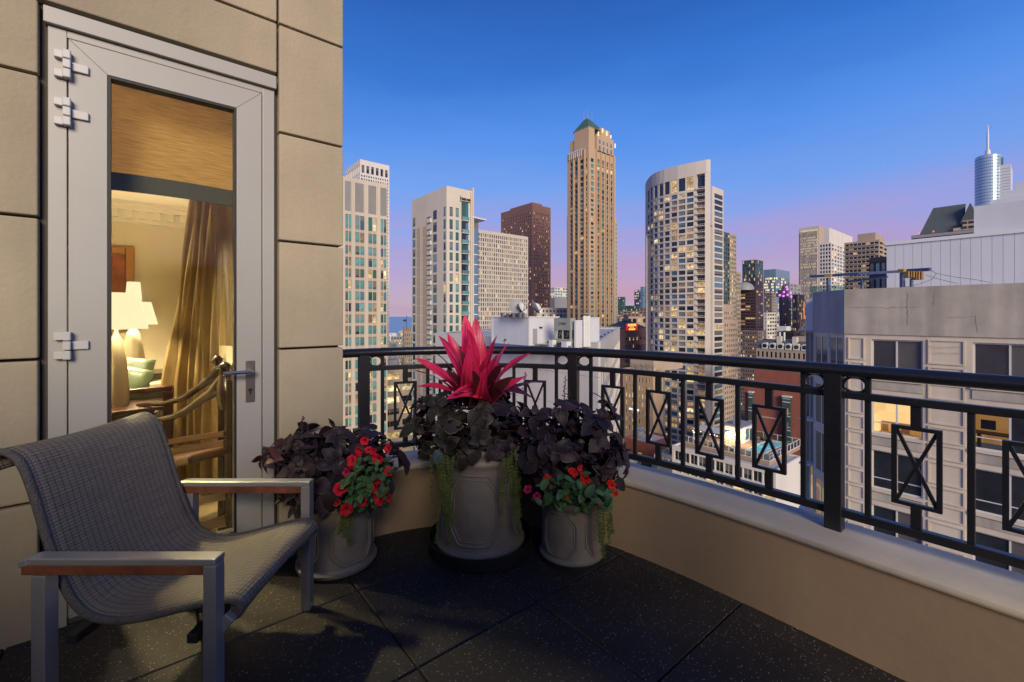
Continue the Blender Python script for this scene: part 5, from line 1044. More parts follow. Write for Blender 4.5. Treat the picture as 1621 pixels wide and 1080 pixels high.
b = MB(); b.prism([(-9, -2), (6, -2), (11, 0), (6, 2), (-9, 2)], 0, 2.5); b.build('hull', M_wcon, t_); b = MB(); b.tube([(0, 0, 2), (0, 0, 22)], .3, 5); b.build('mast', M_silverw, t_); b = MB(); b.poly([(.4, 0, 4), (-7.5, .3, 4), (.4, 0, 21)]); b.poly([(.8, 0, 4), (8, .3, 3.4), (.8, 0, 19)]); b.build('sail', M_wcon, t_)
# ---- the mass of the city beyond
random.seed(5)
ROWS = [M_beige, M_grid, M_mauve, M_tan, M_grey, M_redbr, M_wcon, M_teal]
spots = []
def clash(x, y, s):
    for o in bpy.data.objects:
        if o.get('category') == 'building' and o.parent is None:
            if (o.location.x - x) ** 2 + (o.location.y - y) ** 2 < (s + 62) ** 2 and o.name.split('.')[0] != 'city_block': return True
    return any((x - a) ** 2 + (y - b_) ** 2 < (s + 24) ** 2 for a, b_ in spots)
bases = [(o.location.x, o.location.y) for o in bpy.data.objects if o.get('category') == 'building' and o.parent is None]
def clash(x, y, s): return any((x - a) ** 2 + (y - b_) ** 2 < (s + 52) ** 2 for a, b_ in bases) or any((x - a) ** 2 + (y - b_) ** 2 < (s + 22) ** 2 for a, b_ in spots)
n = 0; tries = 0
while n < 110 and tries < 6000:
    tries += 1; Y = 150 + 2600 * random.random() ** 1.6; px = random.choice((random.uniform(655, 1330), random.uniform(980, 1030), random.uniform(1160, 1300), random.uniform(850, 900)))
    x = (px - CX) / FPX * Y; s = random.uniform(14, 30)
    if x < -190: continue
    if clash(x, Y, s): continue
    top = random.uniform(506, 512) + (9000 / Y) * random.uniform(.5, 2.2) if Y < 900 else random.uniform(484, 503)
    if Y < 330: top = HY + (EYE - (GZ + random.uniform(14, 40))) / Y * FPX
    b = Bld('city_block', 'x', px, Y, px - 5, px + 5, top, group='mid-rise blocks filling the city')
    b.lu = s; b.lv = random.uniform(14, 34); m = random.choice(ROWS); cn_ = dict(zip(ROWS, ('beige', 'pale stone', 'mauve', 'pinkish tan', 'grey', 'dark brown', 'white', 'dark teal')))[m]; where = next(w_ for lim, w_ in ((690, 'behind the pink leaves'), (760, 'at the foot of the ivory tower'), (845, 'at the foot of the pale grid slab'), (895, 'left of the tall tan tower'), (985, 'at the foot of the tall tan tower'), (1025, 'between the tan tower and the bowed tower'), (1148, 'at the foot of the bowed tower'), (1175, 'right beside the bowed tower'), (1235, 'near the dark red tower'), (1400, 'near the orange lit tower top')) if px < lim); b.root['label'] = f"{'distant' if Y > 1100 else ('middle-distance' if Y > 450 else 'nearer low')} {cn_} block with scattered lit windows, {where}"; fl = max(3.6, 3.2 / 700 * Y); w_ = dict(d=6, n=2, l=2.6, p=1.6, b=1, m=2)
    rws = floors(b.z1 - 2, fl, fl * .5, max(GZ + 5, b.z1 - 70)); b.right(GZ, b.z1, even(b.lu, max(3, int(b.lu / fl)), .5, .6, .6), rws, m, weights=w_); b.left(GZ, b.z1, even(b.lv, max(3, int(b.lv / fl)), .5, .6, .6), rws, m, weights=w_); b.back(b.z1, m)
    b.part('roof_unit', lambda q: q.box(b.lu * .3, b.lv * .3, b.H(b.z1) - .6, b.lu * .6, b.lv * .6, b.H(b.z1) + 2.4), M_grey); b.done(); spots.append((x, Y)); n += 1
print('FILL', n)
# ================================================================== THE BALCONY
def spline(ctrl, step=.02):
    pts = []
    c = [2 * Vector(ctrl[0]) - Vector(ctrl[1])] + [Vector(p) for p in ctrl] + [2 * Vector(ctrl[-1]) - Vector(ctrl[-2])]
    for i in range(1, len(c) - 2):
        n = max(2, int((c[i + 1] - c[i]).length / step))
        for k in range(n):
            t = k / n
            pts.append(.5 * ((2 * c[i]) + (c[i + 1] - c[i - 1]) * t + (2 * c[i - 1] - 5 * c[i] + 4 * c[i + 1] - c[i + 2]) * t * t + (3 * c[i] - c[i - 1] - 3 * c[i + 1] + c[i + 2]) * t ** 3))
    pts.append(c[-2]); return pts
RAILUV = [(-.02, .085), (.12, .075), (.35, .03), (.62, -.08), (.87, -.25), (1.07, -.47), (1.22, -.75), (1.31, -1.05), (1.355, -1.4), (1.37, -1.8), (1.37, -2.2)]
rail_path = [uv(*p) for p in spline(RAILUV, .03)] + [uv(1.37, -2.3 - .1 * k) for k in range(34)]
def normals(path):
    out = []
    for i in range(len(path)):
        d = (path[min(i + 1, len(path) - 1)] - path[max(i - 1, 0)]).normalized(); out.append(Vector((-d.y, d.x)))   # points outwards (left of travel)
    return out
def sweep(mb, path, prof, m=0, cap=True, mats=None):
    """prof: closed loop of (inward offset, z)"""
    ns = normals(path); i0 = len(mb.v); k = len(prof)
    for p, n in zip(path, ns):
        for o, z in prof: q = p - n * o; mb.v.append((q.x, q.y, z))
    for i in range(len(path) - 1):
        for j in range(k):
            j2 = (j + 1) % k; mb.f.append((i0 + i * k + j, i0 + (i + 1) * k + j, i0 + (i + 1) * k + j2, i0 + i * k + j2)); mb.m.append(mats[j] if mats else m)
    if cap:
        mb.f.append(tuple(i0 + j for j in range(k))); mb.m.append(m); e = i0 + (len(path) - 1) * k
        mb.f.append(tuple(e + j for j in reversed(range(k)))); mb.m.append(m)
    return mb

M_stone = mat('cast_stone', (.36, .307, .212), rough=.85, var=.12, scale=2.0, bump=.28, bscale=48, streak=.22, stain=(.26, .22, .155), objvar=.06)
M_joint = mat('dark_joint', (.085, .073, .058), rough=.95)
M_white = mat('grey_white_paint', (.335, .33, .30), rough=.38, var=.05, scale=1.5)
M_whiteh = mat('hinge_paint', (.46, .465, .45), rough=.3, var=.04)
M_black = mat('black_rubber', (.012, .012, .012), rough=.6)
M_steel = mat('brushed_steel', (.50, .49, .47), rough=.28, metal=1.0, var=.08, scale=30)
M_brass = mat('dark_nickel', (.22, .20, .17), rough=.35, metal=.8)
M_stucco = mat('tan_stucco', (.285, .205, .125), rough=.85, var=.15, scale=1.2, bump=.14, bscale=20, streak=.30, stain=(.22, .155, .11))
M_cap = mat('weathered_cap_paint', (.50, .445, .345), rough=.75, var=.14, scale=2.0, bump=.14, bscale=22, stain=(.30, .28, .25))
M_rail = mat('black_rail_paint', (.012, .0125, .016), rough=.32, var=.2, scale=9, bump=.12, bscale=60)

# --- stone wall with the door opening
wall = thing('stone_wall', 'beige cast stone block wall of the house around the balcony door', 'wall', (C0.x, C0.y, 0), ANG)
bk = MB(); bk.box(-3.6, .05, -.2, -1.235, .30, 6.0); bk.box(-.352, .05, -.2, -.02, .30, 6.0); bk.box(-1.235, .05, 2.62, -.352, .30, 6.0)
bk.build('mortar_bed', M_joint, wall)
def block(x0, x1, z0, z1, y1=.30):
    g = .006; b = MB(); b.box(x0 + g, 0, z0 + g, x1 - g, y1, z1 - g); b.build('stone_block', M_stone, wall, bevel=.006)
zj = [-.03 + .585 * k for k in range(11)]
for k in range(10):
    z0, z1 = max(zj[k], -.2), zj[k + 1]
    block(-.352, 0, z0, z1)
    if z1 < 2.4:
        block(-3.6, -2.55, z0, z1, .048); block(-2.55, -1.235, z0, z1, .048)
    elif z0 < 2.4:
        block(-2.55, -1.235, z0, 2.62, .048); block(-3.6, -2.55, z0, 2.62, .048); block(-2.3, -.352, 2.62, z1, .048)
    else:
        block(-3.6, -1.6, z0, z1, .048); block(-1.6, -.352, z0, z1, .048)

# --- the glass door
door = thing('glass_door', 'tall grey-white framed balcony door with a full-height clear pane and lever handle', 'door', (C0.x + U.x * -.79, C0.y + U.y * -.79, 0), ANG)
ox = .79
def dbox(name, x0, y0, z0, x1, y1, z1, m, par=door, bevel=.003):
    b = MB(); b.box(x0 + ox, y0, z0, x1 + ox, y1, z1); return b.build(name, m, par, bevel=bevel)
dbox('jamb', -1.215, .018, 0, -1.158, .20, 2.533, M_white); dbox('jamb', -.423, .018, 0, -.366, .20, 2.533, M_white)
dbox('head', -1.158, .018, 2.502, -.423, .20, 2.533, M_white); dbox('threshold', -1.158, .03, .0, -.423, .20, .028, M_steel)
dbox('head_trim', -1.226, -.004, 2.536, -.360, .06, 2.604, M_white)
b = MB(); b.box(-1.235 + ox, .04, 0, -1.215 + ox, .2, 2.62); b.box(-.366 + ox, .04, 0, -.352 + ox, .2, 2.62); b.box(-1.235 + ox, .05, 2.604, -.352 + ox, .2, 2.62); b.build('sealant_joint', M_joint, door)
def miter(name, pts, y0, y1, m):
    b = MB(); n = len(pts); i = 0
    b.v = [(p[0] + ox, y0, p[1]) for p in pts] + [(p[0] + ox, y1, p[1]) for p in pts]
    b.f = [tuple(range(n)), tuple(n + k for k in reversed(range(n)))] + [(k, n + k, n + (k + 1) % n, (k + 1) % n) for k in range(n)]; b.m = [0] * len(b.f)
    return b.build(name, m, leaf, bevel=.002, fixn=True)
leaf = thing('door_leaf', None, None, (0, 0, 0)); del_keys = [leaf.pop(k, None) for k in ('label', 'category')]; leaf.parent = door
xo0, xo1, zo0, zo1 = -1.153, -.428, .032, 2.497; xi0, xi1, zi0, zi1 = -1.031, -.541, .205, 2.386; g = .0007
miter('stile', [(xo0, zo0), (xi0, zi0), (xi0, zi1), (xo0, zo1)], .010, .075, M_white)
miter('stile', [(xi1, zi0), (xo1, zo0), (xo1, zo1), (xi1, zi1)], .010, .075, M_white)
miter('rail', [(xo0 + g, zo1), (xi0 + g, zi1), (xi1 - g, zi1), (xo1 - g, zo1)], .0105, .075, M_white)
miter('rail', [(xo0 + g, zo0), (xo1 - g, zo0), (xi1 - g, zi0), (xi0 + g, zi0)], .0105, .075, M_white)
b = MB()
for q in ((xi0, zi0, xi0 + .011, zi1), (xi1 - .011, zi0, xi1, zi1), (xi0 + .011, zi1 - .011, xi1 - .011, zi1), (xi0 + .011, zi0, xi1 - .011, zi0 + .011)):
    b.box(q[0] + ox, .014, q[1], q[2] + ox, .07, q[3])
b.build('glazing_seal', M_black, leaf)
M_pane = clear_glass('door_glass', (.96, .97, .93), .28)
b = MB(); b.box(xi0 + .011 + ox, .035, zi0 + .011, xi1 - .011 + ox, .041, zi1 - .011); b.build('pane', M_pane, leaf)
for zc in (2.378, 2.178, 1.194, .28):
    h = thing('hinge', None, None, (0, 0, 0)); [h.pop(k, None) for k in ('label', 'category')]; h.parent = door
    for dz in (-.04, 0, .04): dbox('knuckle', -1.168, -.024, zc + dz - .0185, -1.143, .012, zc + dz + .0185, M_whiteh, h, .004)
    for dz in (-.04, .04): dbox('hinge_leaf', -1.196, -.006, zc + dz - .0165, -1.168, .018, zc + dz + .0165, M_whiteh, h, .003)
    dbox('hinge_leaf', -1.143, -.004, zc - .018, -1.090, .0095, zc + .018, M_whiteh, h, .003)
hd = thing('handle', None, None, (0, 0, 0)); [hd.pop(k, None) for k in ('label', 'category')]; hd.parent = door
dbox('handle_plate', -.502, .002, .872, -.462, .0099, 1.086, M_brass, hd, .002)
b = MB(); zc = 1.035; b.tube([(-.482 + ox, .004, zc), (-.482 + ox, -.045, zc), (-.490 + ox, -.056, zc), (-.505 + ox, -.060, zc), (-.605 + ox, -.060, zc)], .0095, 12); b.build('lever', M_steel, hd, smooth=True)
b = MB(); b.tube([(-.482 + ox, .003, .935), (-.482 + ox, -.004, .935)], .009, 14); b.box(-.4855 + ox, -.003, .912, -.4785 + ox, .002, .93); b.build('keyhole_cylinder', M_black, hd)

# --- floor tiles (rubber, flecked)
def rubber(name):
    m, nt, b = new_mat(name); n = nt.nodes; l = nt.links
    tc = n.new('ShaderNodeTexCoord'); oi = n.new('ShaderNodeObjectInfo')
    vo = n.new('ShaderNodeTexVoronoi'); vo.inputs['Scale'].default_value = 190; l.new(tc.outputs['Object'], vo.inputs['Vector'])
    sp = n.new('ShaderNodeSeparateColor'); l.new(vo.outputs['Color'], sp.inputs[0])
    c1 = n.new('ShaderNodeMath'); c1.operation = 'GREATER_THAN'; c1.inputs[1].default_value = .89; l.new(sp.outputs[0], c1.inputs[0])
    c2 = n.new('ShaderNodeMath'); c2.operation = 'LESS_THAN'; l.new(vo.outputs['Distance'], c2.inputs[0])
    rr = n.new('ShaderNodeMapRange'); rr.inputs['To Min'].default_value = .12; rr.inputs['To Max'].default_value = .42; l.new(sp.outputs[1], rr.inputs['Value']); l.new(rr.outputs[0], c2.inputs[1])
    mu = n.new('ShaderNodeMath'); mu.operation = 'MULTIPLY'; l.new(c1.outputs[0], mu.inputs[0]); l.new(c2.outputs[0], mu.inputs[1])
    nz = n.new('ShaderNodeTexNoise'); nz.inputs['Scale'].default_value = 2.5; nz.inputs['Detail'].default_value = 8; l.new(tc.outputs['Object'], nz.inputs['Vector'])
    rp = n.new('ShaderNodeValToRGB'); l.new(nz.outputs['Fac'], rp.inputs[0]); rp.color_ramp.elements[0].position = .3; rp.color_ramp.elements[1].position = .75
    rp.color_ramp.elements[0].color = (.021, .018, .015, 1); rp.color_ramp.elements[1].color = (.038, .032, .026, 1)
    mx = n.new('ShaderNodeMixRGB'); l.new(mu.outputs[0], mx.inputs[0]); l.new(rp.outputs[0], mx.inputs[1]); mx.inputs[2].default_value = (.42, .39, .33, 1)
    l.new(mx.outputs[0], b.inputs['Base Color']); b.inputs['Roughness'].default_value = .62; b.inputs['Specular IOR Level'].default_value = .35
    n2 = n.new('ShaderNodeTexNoise'); n2.inputs['Scale'].default_value = 260; l.new(tc.outputs['Object'], n2.inputs['Vector'])
    bp = n.new('ShaderNodeBump'); bp.inputs['Strength'].default_value = .5; bp.inputs['Distance'].default_value = .002; l.new(n2.outputs['Fac'], bp.inputs['Height']); l.new(bp.outputs[0], b.inputs['Normal'])
    return m
M_rubber = rubber('flecked_rubber')
floor = thing('floor', None, None, (C0.x, C0.y, 0), ANG); floor.pop('label', None); floor.pop('category', None); struct(floor)
b = MB(); b.box(-3.6, -6.5, -.30, 1.50, .05, -.034); b.build('floor_slab', M_joint, floor)
tm = MB(); tm.box(-.3022, -.3007, -.03, .3022, .3007, 0); tme = tm.mesh('floor_tile', M_rubber)
bmx = bmesh.new(); bmx.from_mesh(tme); bmesh.ops.bevel(bmx, geom=[e for e in bmx.edges if all(v.co.z > -.01 for v in e.verts)], offset=.004, segments=1, affect='EDGES'); bmx.to_mesh(tme); bmx.free()
for iu in range(-5, 3):
    for iv in range(-1, 10):
        uc = -.112 + .61 * (iu + .5); vc = -.525 - .607 * (iv + .5)
        if uc > 1.45 or vc > .2: continue
        o = link('floor_tile', tme, floor); o.location = (uc, vc - 0, random.uniform(-.0012, .0008)); o.rotation_euler = (random.uniform(-.001, .001), random.uniform(-.001, .001), random.choice((0, math.pi)))
        if vc > -.3:
            o.location = (uc, -.525 + .3035, o.location.z)

# --- parapet
par = thing('parapet', 'low curved tan stucco parapet with a weathered off-white rounded cap under the railing', 'wall', (C0.x, C0.y, 0))
def local(path, o): return [p - Vector((o[0], o[1])) for p in path]
lp = local(rail_path, C0)
b = MB(); sweep(b, lp, [(.15, -.30), (.15, .365), (-.13, .365), (-.13, -.30)]); b.build('parapet_body', M_stucco, par)
b = MB(); prof = [(.150, .366)] + [(.150 + .018 * math.sin(t) , .386 - .020 * math.cos(t)) for t in [R(a) for a in (10, 45, 90)]] + [(.166, .398), (.145, .408), (.10, .413), (0, .414), (-.12, .406), (-.15, .396), (-.155, .366)]
b2 = sweep(b, lp, prof); o = b2.build('parapet_cap', M_cap, par); autosmooth(o, 50)

# --- railing
arc = [0.0]
for i in range(1, len(rail_path)): arc.append(arc[-1] + (rail_path[i] - rail_path[i - 1]).length)
def at_arc(s):
    for i in range(1, len(arc)):
        if arc[i] >= s:
            t = (s - arc[i - 1]) / (arc[i] - arc[i - 1]); p = rail_path[i - 1].lerp(rail_path[i], t); d = (rail_path[min(i + 1, len(arc) - 1)] - rail_path[max(i - 2, 0)]).normalized(); return p, d
    return rail_path[-1], (rail_path[-1] - rail_path[-2]).normalized()
def arc_of_px(px, lo=0):
    best = None
    for i in range(len(rail_path)):
        if arc[i] < lo: continue
        e = abs(CX + FPX * rail_path[i].x / rail_path[i].y - px)
        if best is None or e < best[0]: best = (e, i)
    i = best[1]; j = min(i + 1, len(arc) - 1)
    # refine
    s0 = max(arc[i] - .1, 0); bs = min((abs(CX + FPX * at_arc(s0 + k * .002)[0].x / at_arc(s0 + k * .002)[0].y - px), s0 + k * .002) for k in range(100)); return bs[1]
rail = thing('railing', 'curved black metal railing with crossed rectangle panels and small rings beside its posts', 'railing', (C0.x, C0.y, 0))
ra = local(rail_path, C0)
ZT = 1.117
def rr(z0, z1, w): return [(w / 2, z0), (w / 2, z1), (-w / 2, z1), (-w / 2, z0)]
b = MB(); prof = [(math.cos(t) * .036, ZT - .027 + math.sin(t) * .027) for t in [2 * math.pi * k / 16 for k in range(16)]]; sweep(b, ra, prof); b.box(-.001, -.001, 1.06, .001, .001, 1.061)
o = b.build('handrail', M_rail, rail, smooth=False); autosmooth(o, 45)
def strip(name, z0, z1, w, s0, s1):
    pts = [at_arc(s0 + (s1 - s0) * k / 40)[0] for k in range(41)]
    b = MB(); sweep(b, local(pts, C0), rr(z0, z1, w)); return b.build(name, M_rail, rail, bevel=.003)
sP2 = arc_of_px(1321, 1.0); sP1 = arc_of_px(908, .5); sP0 = arc_of_px(576, 0)
print('ARC', sP0, sP1, sP2)
posts = [sP0, sP1, sP2, sP2 + 1.40, sP2 + 2.8]
def piece(name, s, z0, z1, w, d):
    p, t = at_arc(s); q = Vector((p.x - C0.x, p.y - C0.y)); b = MB(); b.box(-w / 2, -d / 2, z0, w / 2, d / 2, z1)
    return b.build(name, M_rail, rail, bevel=.003, loc=(q.x, q.y, 0), rotz=math.atan2(t.y, t.x))
for s in posts:
    o = piece('post', s, .406, ZT - .04, .062, .058)
    for side in (-1, 1):
        ss = s + side * .072
        if s == posts[0] and side < 0: continue
        p, t = at_arc(ss); b = MB()
        b.tube([(math.cos(a) * .0385, 0, 1.0335 + math.sin(a) * .0285 * 1.15) for a in [2 * math.pi * k / 28 for k in range(28)]], .0062, 8, closed=True)
        b.build('ring', M_rail, rail, smooth=True, loc=(p.x - C0.x, p.y - C0.y, 0), rotz=math.atan2(t.y, t.x))
def xpanel(s):
    p, t = at_arc(s); w, z0, z1 = .145, .588, .895
    pn = MB(); h = .009
    for a in ((-w / 2, z0, -w / 2 + .016, z1), (w / 2 - .016, z0, w / 2, z1)): pn.box(a[0], -h, a[1], a[2], h, a[3])
    for a in ((-w / 2 + .016, z0, w / 2 - .016, z0 + .014), (-w / 2 + .016, z1 - .014, w / 2 - .016, z1)): pn.box(a[0], -h, a[1], a[2], h, a[3])
    pn.bar((-w / 2 + .014, 0, z0 + .012), (w / 2 - .014, 0, z1 - .012), .0118, .012, 0, Vector((1, 0, 0)))
    pn.bar((w / 2 - .014, 0, z0 + .012), (-w / 2 + .014, 0, z1 - .012), .0126, .012, 0, Vector((1, 0, 0)))
    L = (p.x - C0.x, p.y - C0.y, 0); rz = math.atan2(t.y, t.x)
    pn.build('crossed_panel', M_rail, rail, loc=L, rotz=rz)
    for zz in ((.895, .974), (.508, .588)):
        q = MB(); q.box(-.016, -.010, zz[0], .016, .010, zz[1]); q.build('stub', M_rail, rail, bevel=.002, loc=L, rotz=rz)
for i in range(len(posts) - 1):
    a, c = posts[i], posts[i + 1]
    strip('mid_rail', .974, 1.004, .030, a, c); strip('bottom_rail', .474, .508, .034, a, c)
    n = max(3, round((c - a - .23) / .29)); st = (c - a - .23) / n
    for k in range(n + 1): piece('baluster', a + .115 + st * k, .506, .975, .021, .019) ; 
    for e in (a + .115, c - .115): piece('baluster', e, 1.003, ZT - .045, .021, .019)
    for k in range(n): xpanel(a + .115 + st * (k + .5))
# unseen walls added behind the camera, their heights shaped to shade the terrace
rw = MB(); rw.box(-.9, -4.25, -.3, -.05, -4.0, 1.95); rw.box(-2.6, -4.25, -.3, -.9, -4.0, 2.4); rw.box(-2.85, -4.25, -.3, -2.6, .05, 1.80); o = rw.build('unseen_shade_wall', M_stone, None, loc=(C0.x, C0.y, 0), rotz=ANG); struct(o)
# ================================================================== THE ROOM BEHIND THE DOOR
M_rwall = mat('room_wallpaper', (.64, .56, .40), rough=.8, var=.06, scale=2, streak=.08)
M_ceil = mat('room_ceiling', (.70, .63, .48), rough=.9, var=.03)
M_wood = mat('dark_polished_wood', (.020, .008, .004), rough=.25, var=.35, scale=9, spec=.6, coat=.4)
M_redwood = mat('reddish_wood', (.040, .012, .005), rough=.3, var=.25, scale=7, coat=.3)
M_curt = mat('bronze_silk_curtain', (.25, .17, .065), rough=.42, var=.22, scale=7, bump=.25, bscale=18, spec=.6)
M_parq = mat('room_floor_tiles', (.20, .155, .085), rough=.35, var=.3, scale=3)
M_gsilk = mat('green_silk_cushion', (.08, .11, .055), rough=.45, var=.45, scale=14, spec=.6)
M_ped = mat('lamp_base_ceramic', (.40, .34, .22), rough=.3, var=.1)
def bamboo():
    m, nt, b = new_mat('woven_bamboo'); n = nt.nodes; l = nt.links; tc = n.new('ShaderNodeTexCoord'); mp = n.new('ShaderNodeMapping'); mp.inputs['Scale'].default_value = (6, 6, 95); l.new(tc.outputs['Object'], mp.inputs[0])
    nz = n.new('ShaderNodeTexNoise'); nz.inputs['Scale'].default_value = 1.6; nz.inputs['Detail'].default_value = 5; l.new(mp.outputs[0], nz.inputs['Vector'])
    rp = n.new('ShaderNodeValToRGB'); rp.color_ramp.elements[0].position = .3; rp.color_ramp.elements[0].color = (.58, .36, .10, 1); rp.color_ramp.elements[1].position = .65; rp.color_ramp.elements[1].color = (.85, .60, .22, 1); l.new(nz.outputs['Fac'], rp.inputs[0])
    l.new(rp.outputs[0], b.inputs['Base Color']); b.inputs['Roughness'].default_value = .7; l.new(rp.outputs[0], b.inputs['Emission Color']); b.inputs['Emission Strength'].default_value = 0
    bp = n.new('ShaderNodeBump'); bp.inputs['Strength'].default_value = .6; bp.inputs['Distance'].default_value = .004; l.new(nz.outputs['Fac'], bp.inputs['Height']); l.new(bp.outputs[0], b.inputs['Normal']); t = n.new('ShaderNodeBsdfTranslucent'); l.new(rp.outputs[0], t.inputs[0]); ms = n.new('ShaderNodeMixShader'); ms.inputs[0].default_value = .72; l.new(b.outputs[0], ms.inputs[1]); l.new(t.outputs[0], ms.inputs[2]); l.new(ms.outputs[0], n['Material Output'].inputs[0]); return m
M_bam = bamboo()
def rmesh(name, f, m, bevel=0, smooth=False, parent=None, kind='structure'):
    b = MB(); f(b); o = b.build(name, m, parent, bevel=bevel)
    if smooth: autosmooth(o, 45)
    return o
room = thing('room', None, None, (C0.x, C0.y, 0), ANG); room.pop('label', None); room.pop('category', None); struct(room)
VB = 3.3; UL = -3.6; UR = -.30
def rpart(name, f, m, **k): return rmesh(name, f, m, parent=room, **k)
rpart('room_floor', lambda b: [b.box(UL + .46 * i + .003, .30 + .46 * j + .003, -.02, UL + .46 * (i + 1) - .003, .30 + .46 * (j + 1) - .003, .02) for i in range(7) for j in range(6)] and [b.box(UL, .30, -.05, UR, VB, .016)], M_parq)
for i in range(7):
    for j in range(6): rpart('tile', lambda b: b.box(UL + .46 * i + .003, .30 + .46 * j + .003, .017, UL + .46 * (i + 1) - .003, .30 + .46 * (j + 1) - .003, .024), M_parq)
rpart('back_wall', lambda b: b.box(UL, VB, 0, UR, VB + .1, 2.9), M_rwall)
rpart('left_wall', lambda b: b.box(UL - .1, .31, 0, UL, VB, 2.9), M_rwall)
rpart('right_wall', lambda b: b.box(UR, .31, 0, UR + .1, VB + .1, 2.9), M_rwall)
rpart('front_wall', lambda b: (b.box(UL, .301, 0, -1.25, .32, 2.9), b.box(-1.25, .301, 2.63, UR, .32, 2.9)), M_rwall)
rpart('soffit', lambda b: (b.box(UL, VB - .75, 2.46, UR, VB, 2.6), b.box(UL, .32, 2.46, UR, .9, 2.6), b.box(UR - .55, .9, 2.46, UR, VB - .75, 2.6)), M_ceil)
rpart('ceiling', lambda b: b.box(UL, .32, 2.72, UR, VB, 2.8), M_ceil)
rpart('tray_side', lambda b: (b.box(UL, VB - .752, 2.60, UR, VB - .70, 2.72), b.box(UR - .552, .9, 2.6, UR - .5, VB - .75, 2.72)), M_ceil)
rpart('cornice', lambda b: [b.box(UL, VB - d, z0, UR - d, VB - .001, z1) for d, z0, z1 in ((.16, 2.42, 2.459), (.11, 2.38, 2.42), (.05, 2.26, 2.38))] and [b.box(UL + .11 * k, VB - .10, 2.30, UL + .11 * k + .06, VB - .051, 2.379) for k in range(29)], M_ceil)
rpart('skirting', lambda b: (b.box(UL, VB - .03, .024, UR, VB - .001, .2), b.box(UR - .03, .33, .024, UR - .001, VB - .03, .2)), M_ceil)
rpart('air_grille', lambda b: [b.box(-1.62, 2.0 + .024 * k, 2.712, -1.48, 2.0 + .024 * k + .012, 2.719) for k in range(14)], M_dk)
# roman blind and valance just inside the glass
bl = thing('bamboo_blind', 'golden woven bamboo blind pulled half-way, behind the top of the door glass', 'blind', (*uv(-.8, .24), 2.0), ANG)
def blind(b):
    n = 22
    for i in range(n):
        x0, x1 = -.40 + .80 * i / n, -.40 + .80 * (i + 1) / n; f = lambda x: .012 * math.cos(x * 5)
        b.quad((x0, 0, f(x0) * .6), (x1, 0, f(x1) * .6), (x1, 0, .62), (x0, 0, .62))
rmesh('blind_fabric', blind, M_bam, parent=bl)
rmesh('valance_band', lambda b: [b.bar((-.4 + .8 * i / 16, -.012, -.035 + .008 * math.cos((-.4 + .8 * i / 16) * 5)), (-.4 + .8 * (i + 1) / 16, -.012, -.035 + .008 * math.cos((-.4 + .8 * (i + 1) / 16) * 5)), .012, .085) for i in range(16)], mat('olive_band', (.045, .042, .022), rough=.7), parent=bl)
# curtain
def curtain(nm, lb, pxs, Ys, ztop, zbot, tie=None, amp=.055, folds=7, flare=0.0):
    a = P(pxs[0], 500, Ys[0]); c = P(pxs[1], 500, Ys[1]); t = thing(nm, lb, 'curtain', (a.x, a.y, 0)); b = MB(); n = folds * 10; m = 24
    d = Vector((c.x - a.x, c.y - a.y)); L = d.length; d.normalize(); nn = Vector((-d.y, d.x)); vs = []
    for j in range(m + 1):
        z = zbot + (ztop - zbot) * j / m; fz = 1 - j / m; w = .42 + .58 * min(1, (fz * 1.5)) if tie else 1.0
        for i in range(n + 1):
            s = i / n; ph = s * folds * 2 * math.pi; am = amp * (.8 + .3 * math.sin(s * 17 + 1)) * (.7 + .4 * fz)
            x = L * (1 - (1 - s) * w) + .012 * math.sin(z * 4 + i * .3); y = am * math.sin(ph + .5 * math.sin(z * 1.7)) + .012 * math.sin(ph * 2.3 + z * 3)
            vs.append((d.x * x + nn.x * y, d.y * x + nn.y * y, z))
    b.v = vs
    for j in range(m):
        for i in range(n): k = j * (n + 1) + i; b.f.append((k, k + 1, k + n + 2, k + n + 1)); b.m.append(0)
    o = b.build('curtain_cloth', M_curt, t, smooth=True); return t
ct = curtain('silk_curtain', 'floor-length bronze silk curtain gathered in folds, at the middle of the door glass', (262, 345), (3.55, 3.35), zpx(300, 3.45), .04, tie=True, folds=7)
rmesh('curtain_rod', lambda b: b.tube([P(298, 352, 3.5) - ct.location, P(318, 303, 3.45) - ct.location], .009, 8), M_brass, parent=ct)
ct2 = curtain('silk_curtain', 'pale gold curtain panel hanging at the right edge of the door glass', (345, 392), (3.0, 2.8), zpx(295, 2.9), zpx(548, 2.9), folds=3, amp=.03)
# painting, sconce
pt_ = on_v(195, 450, VB - .01); pa_ = thing('painting', 'framed reddish abstract painting on the room wall above the lamps', 'painting', (*uv(0, VB), 0), ANG)
def uof(px, v): return ray_line(px, uv(0, v), U)
x1 = uof(213, VB - .03); z1 = zpx(393, 4.5); z0 = zpx(520, 4.5)
rmesh('picture_frame', lambda b: (b.box(x1 - .07, -.05, z0, x1, -.012, z1), b.box(x1 - .9, -.05, z1 - .07, x1 - .07, -.012, z1), b.box(x1 - .9, -.05, z0, x1 - .07, -.012, z0 + .07)), mat('gilt_wood', (.40, .20, .07), rough=.35, metal=.3), parent=pa_, bevel=.01)
rmesh('canvas', lambda b: b.box(x1 - .9, -.03, z0 + .07, x1 - .07, -.011, z1 - .07), mat('painted_canvas', (.26, .075, .035), rough=.6, var=.6, scale=5), parent=pa_)
M_shade = emis('lit_lamp_shade', (1.0, .84, .52), 1.15)
def lamp_light(name, loc, e, r=.06):
    L = bpy.data.lights.new(name, 'POINT'); L.energy = e; L.color = (1, .80, .52); L.shadow_soft_size = r; o = bpy.data.objects.new(name, L); COL.objects.link(o); o.location = loc; return o
p = on_v(211.5, 460, VB - .12); sc = thing('wall_sconce', 'small square lit wall sconce beside the painting', 'wall lamp', p)
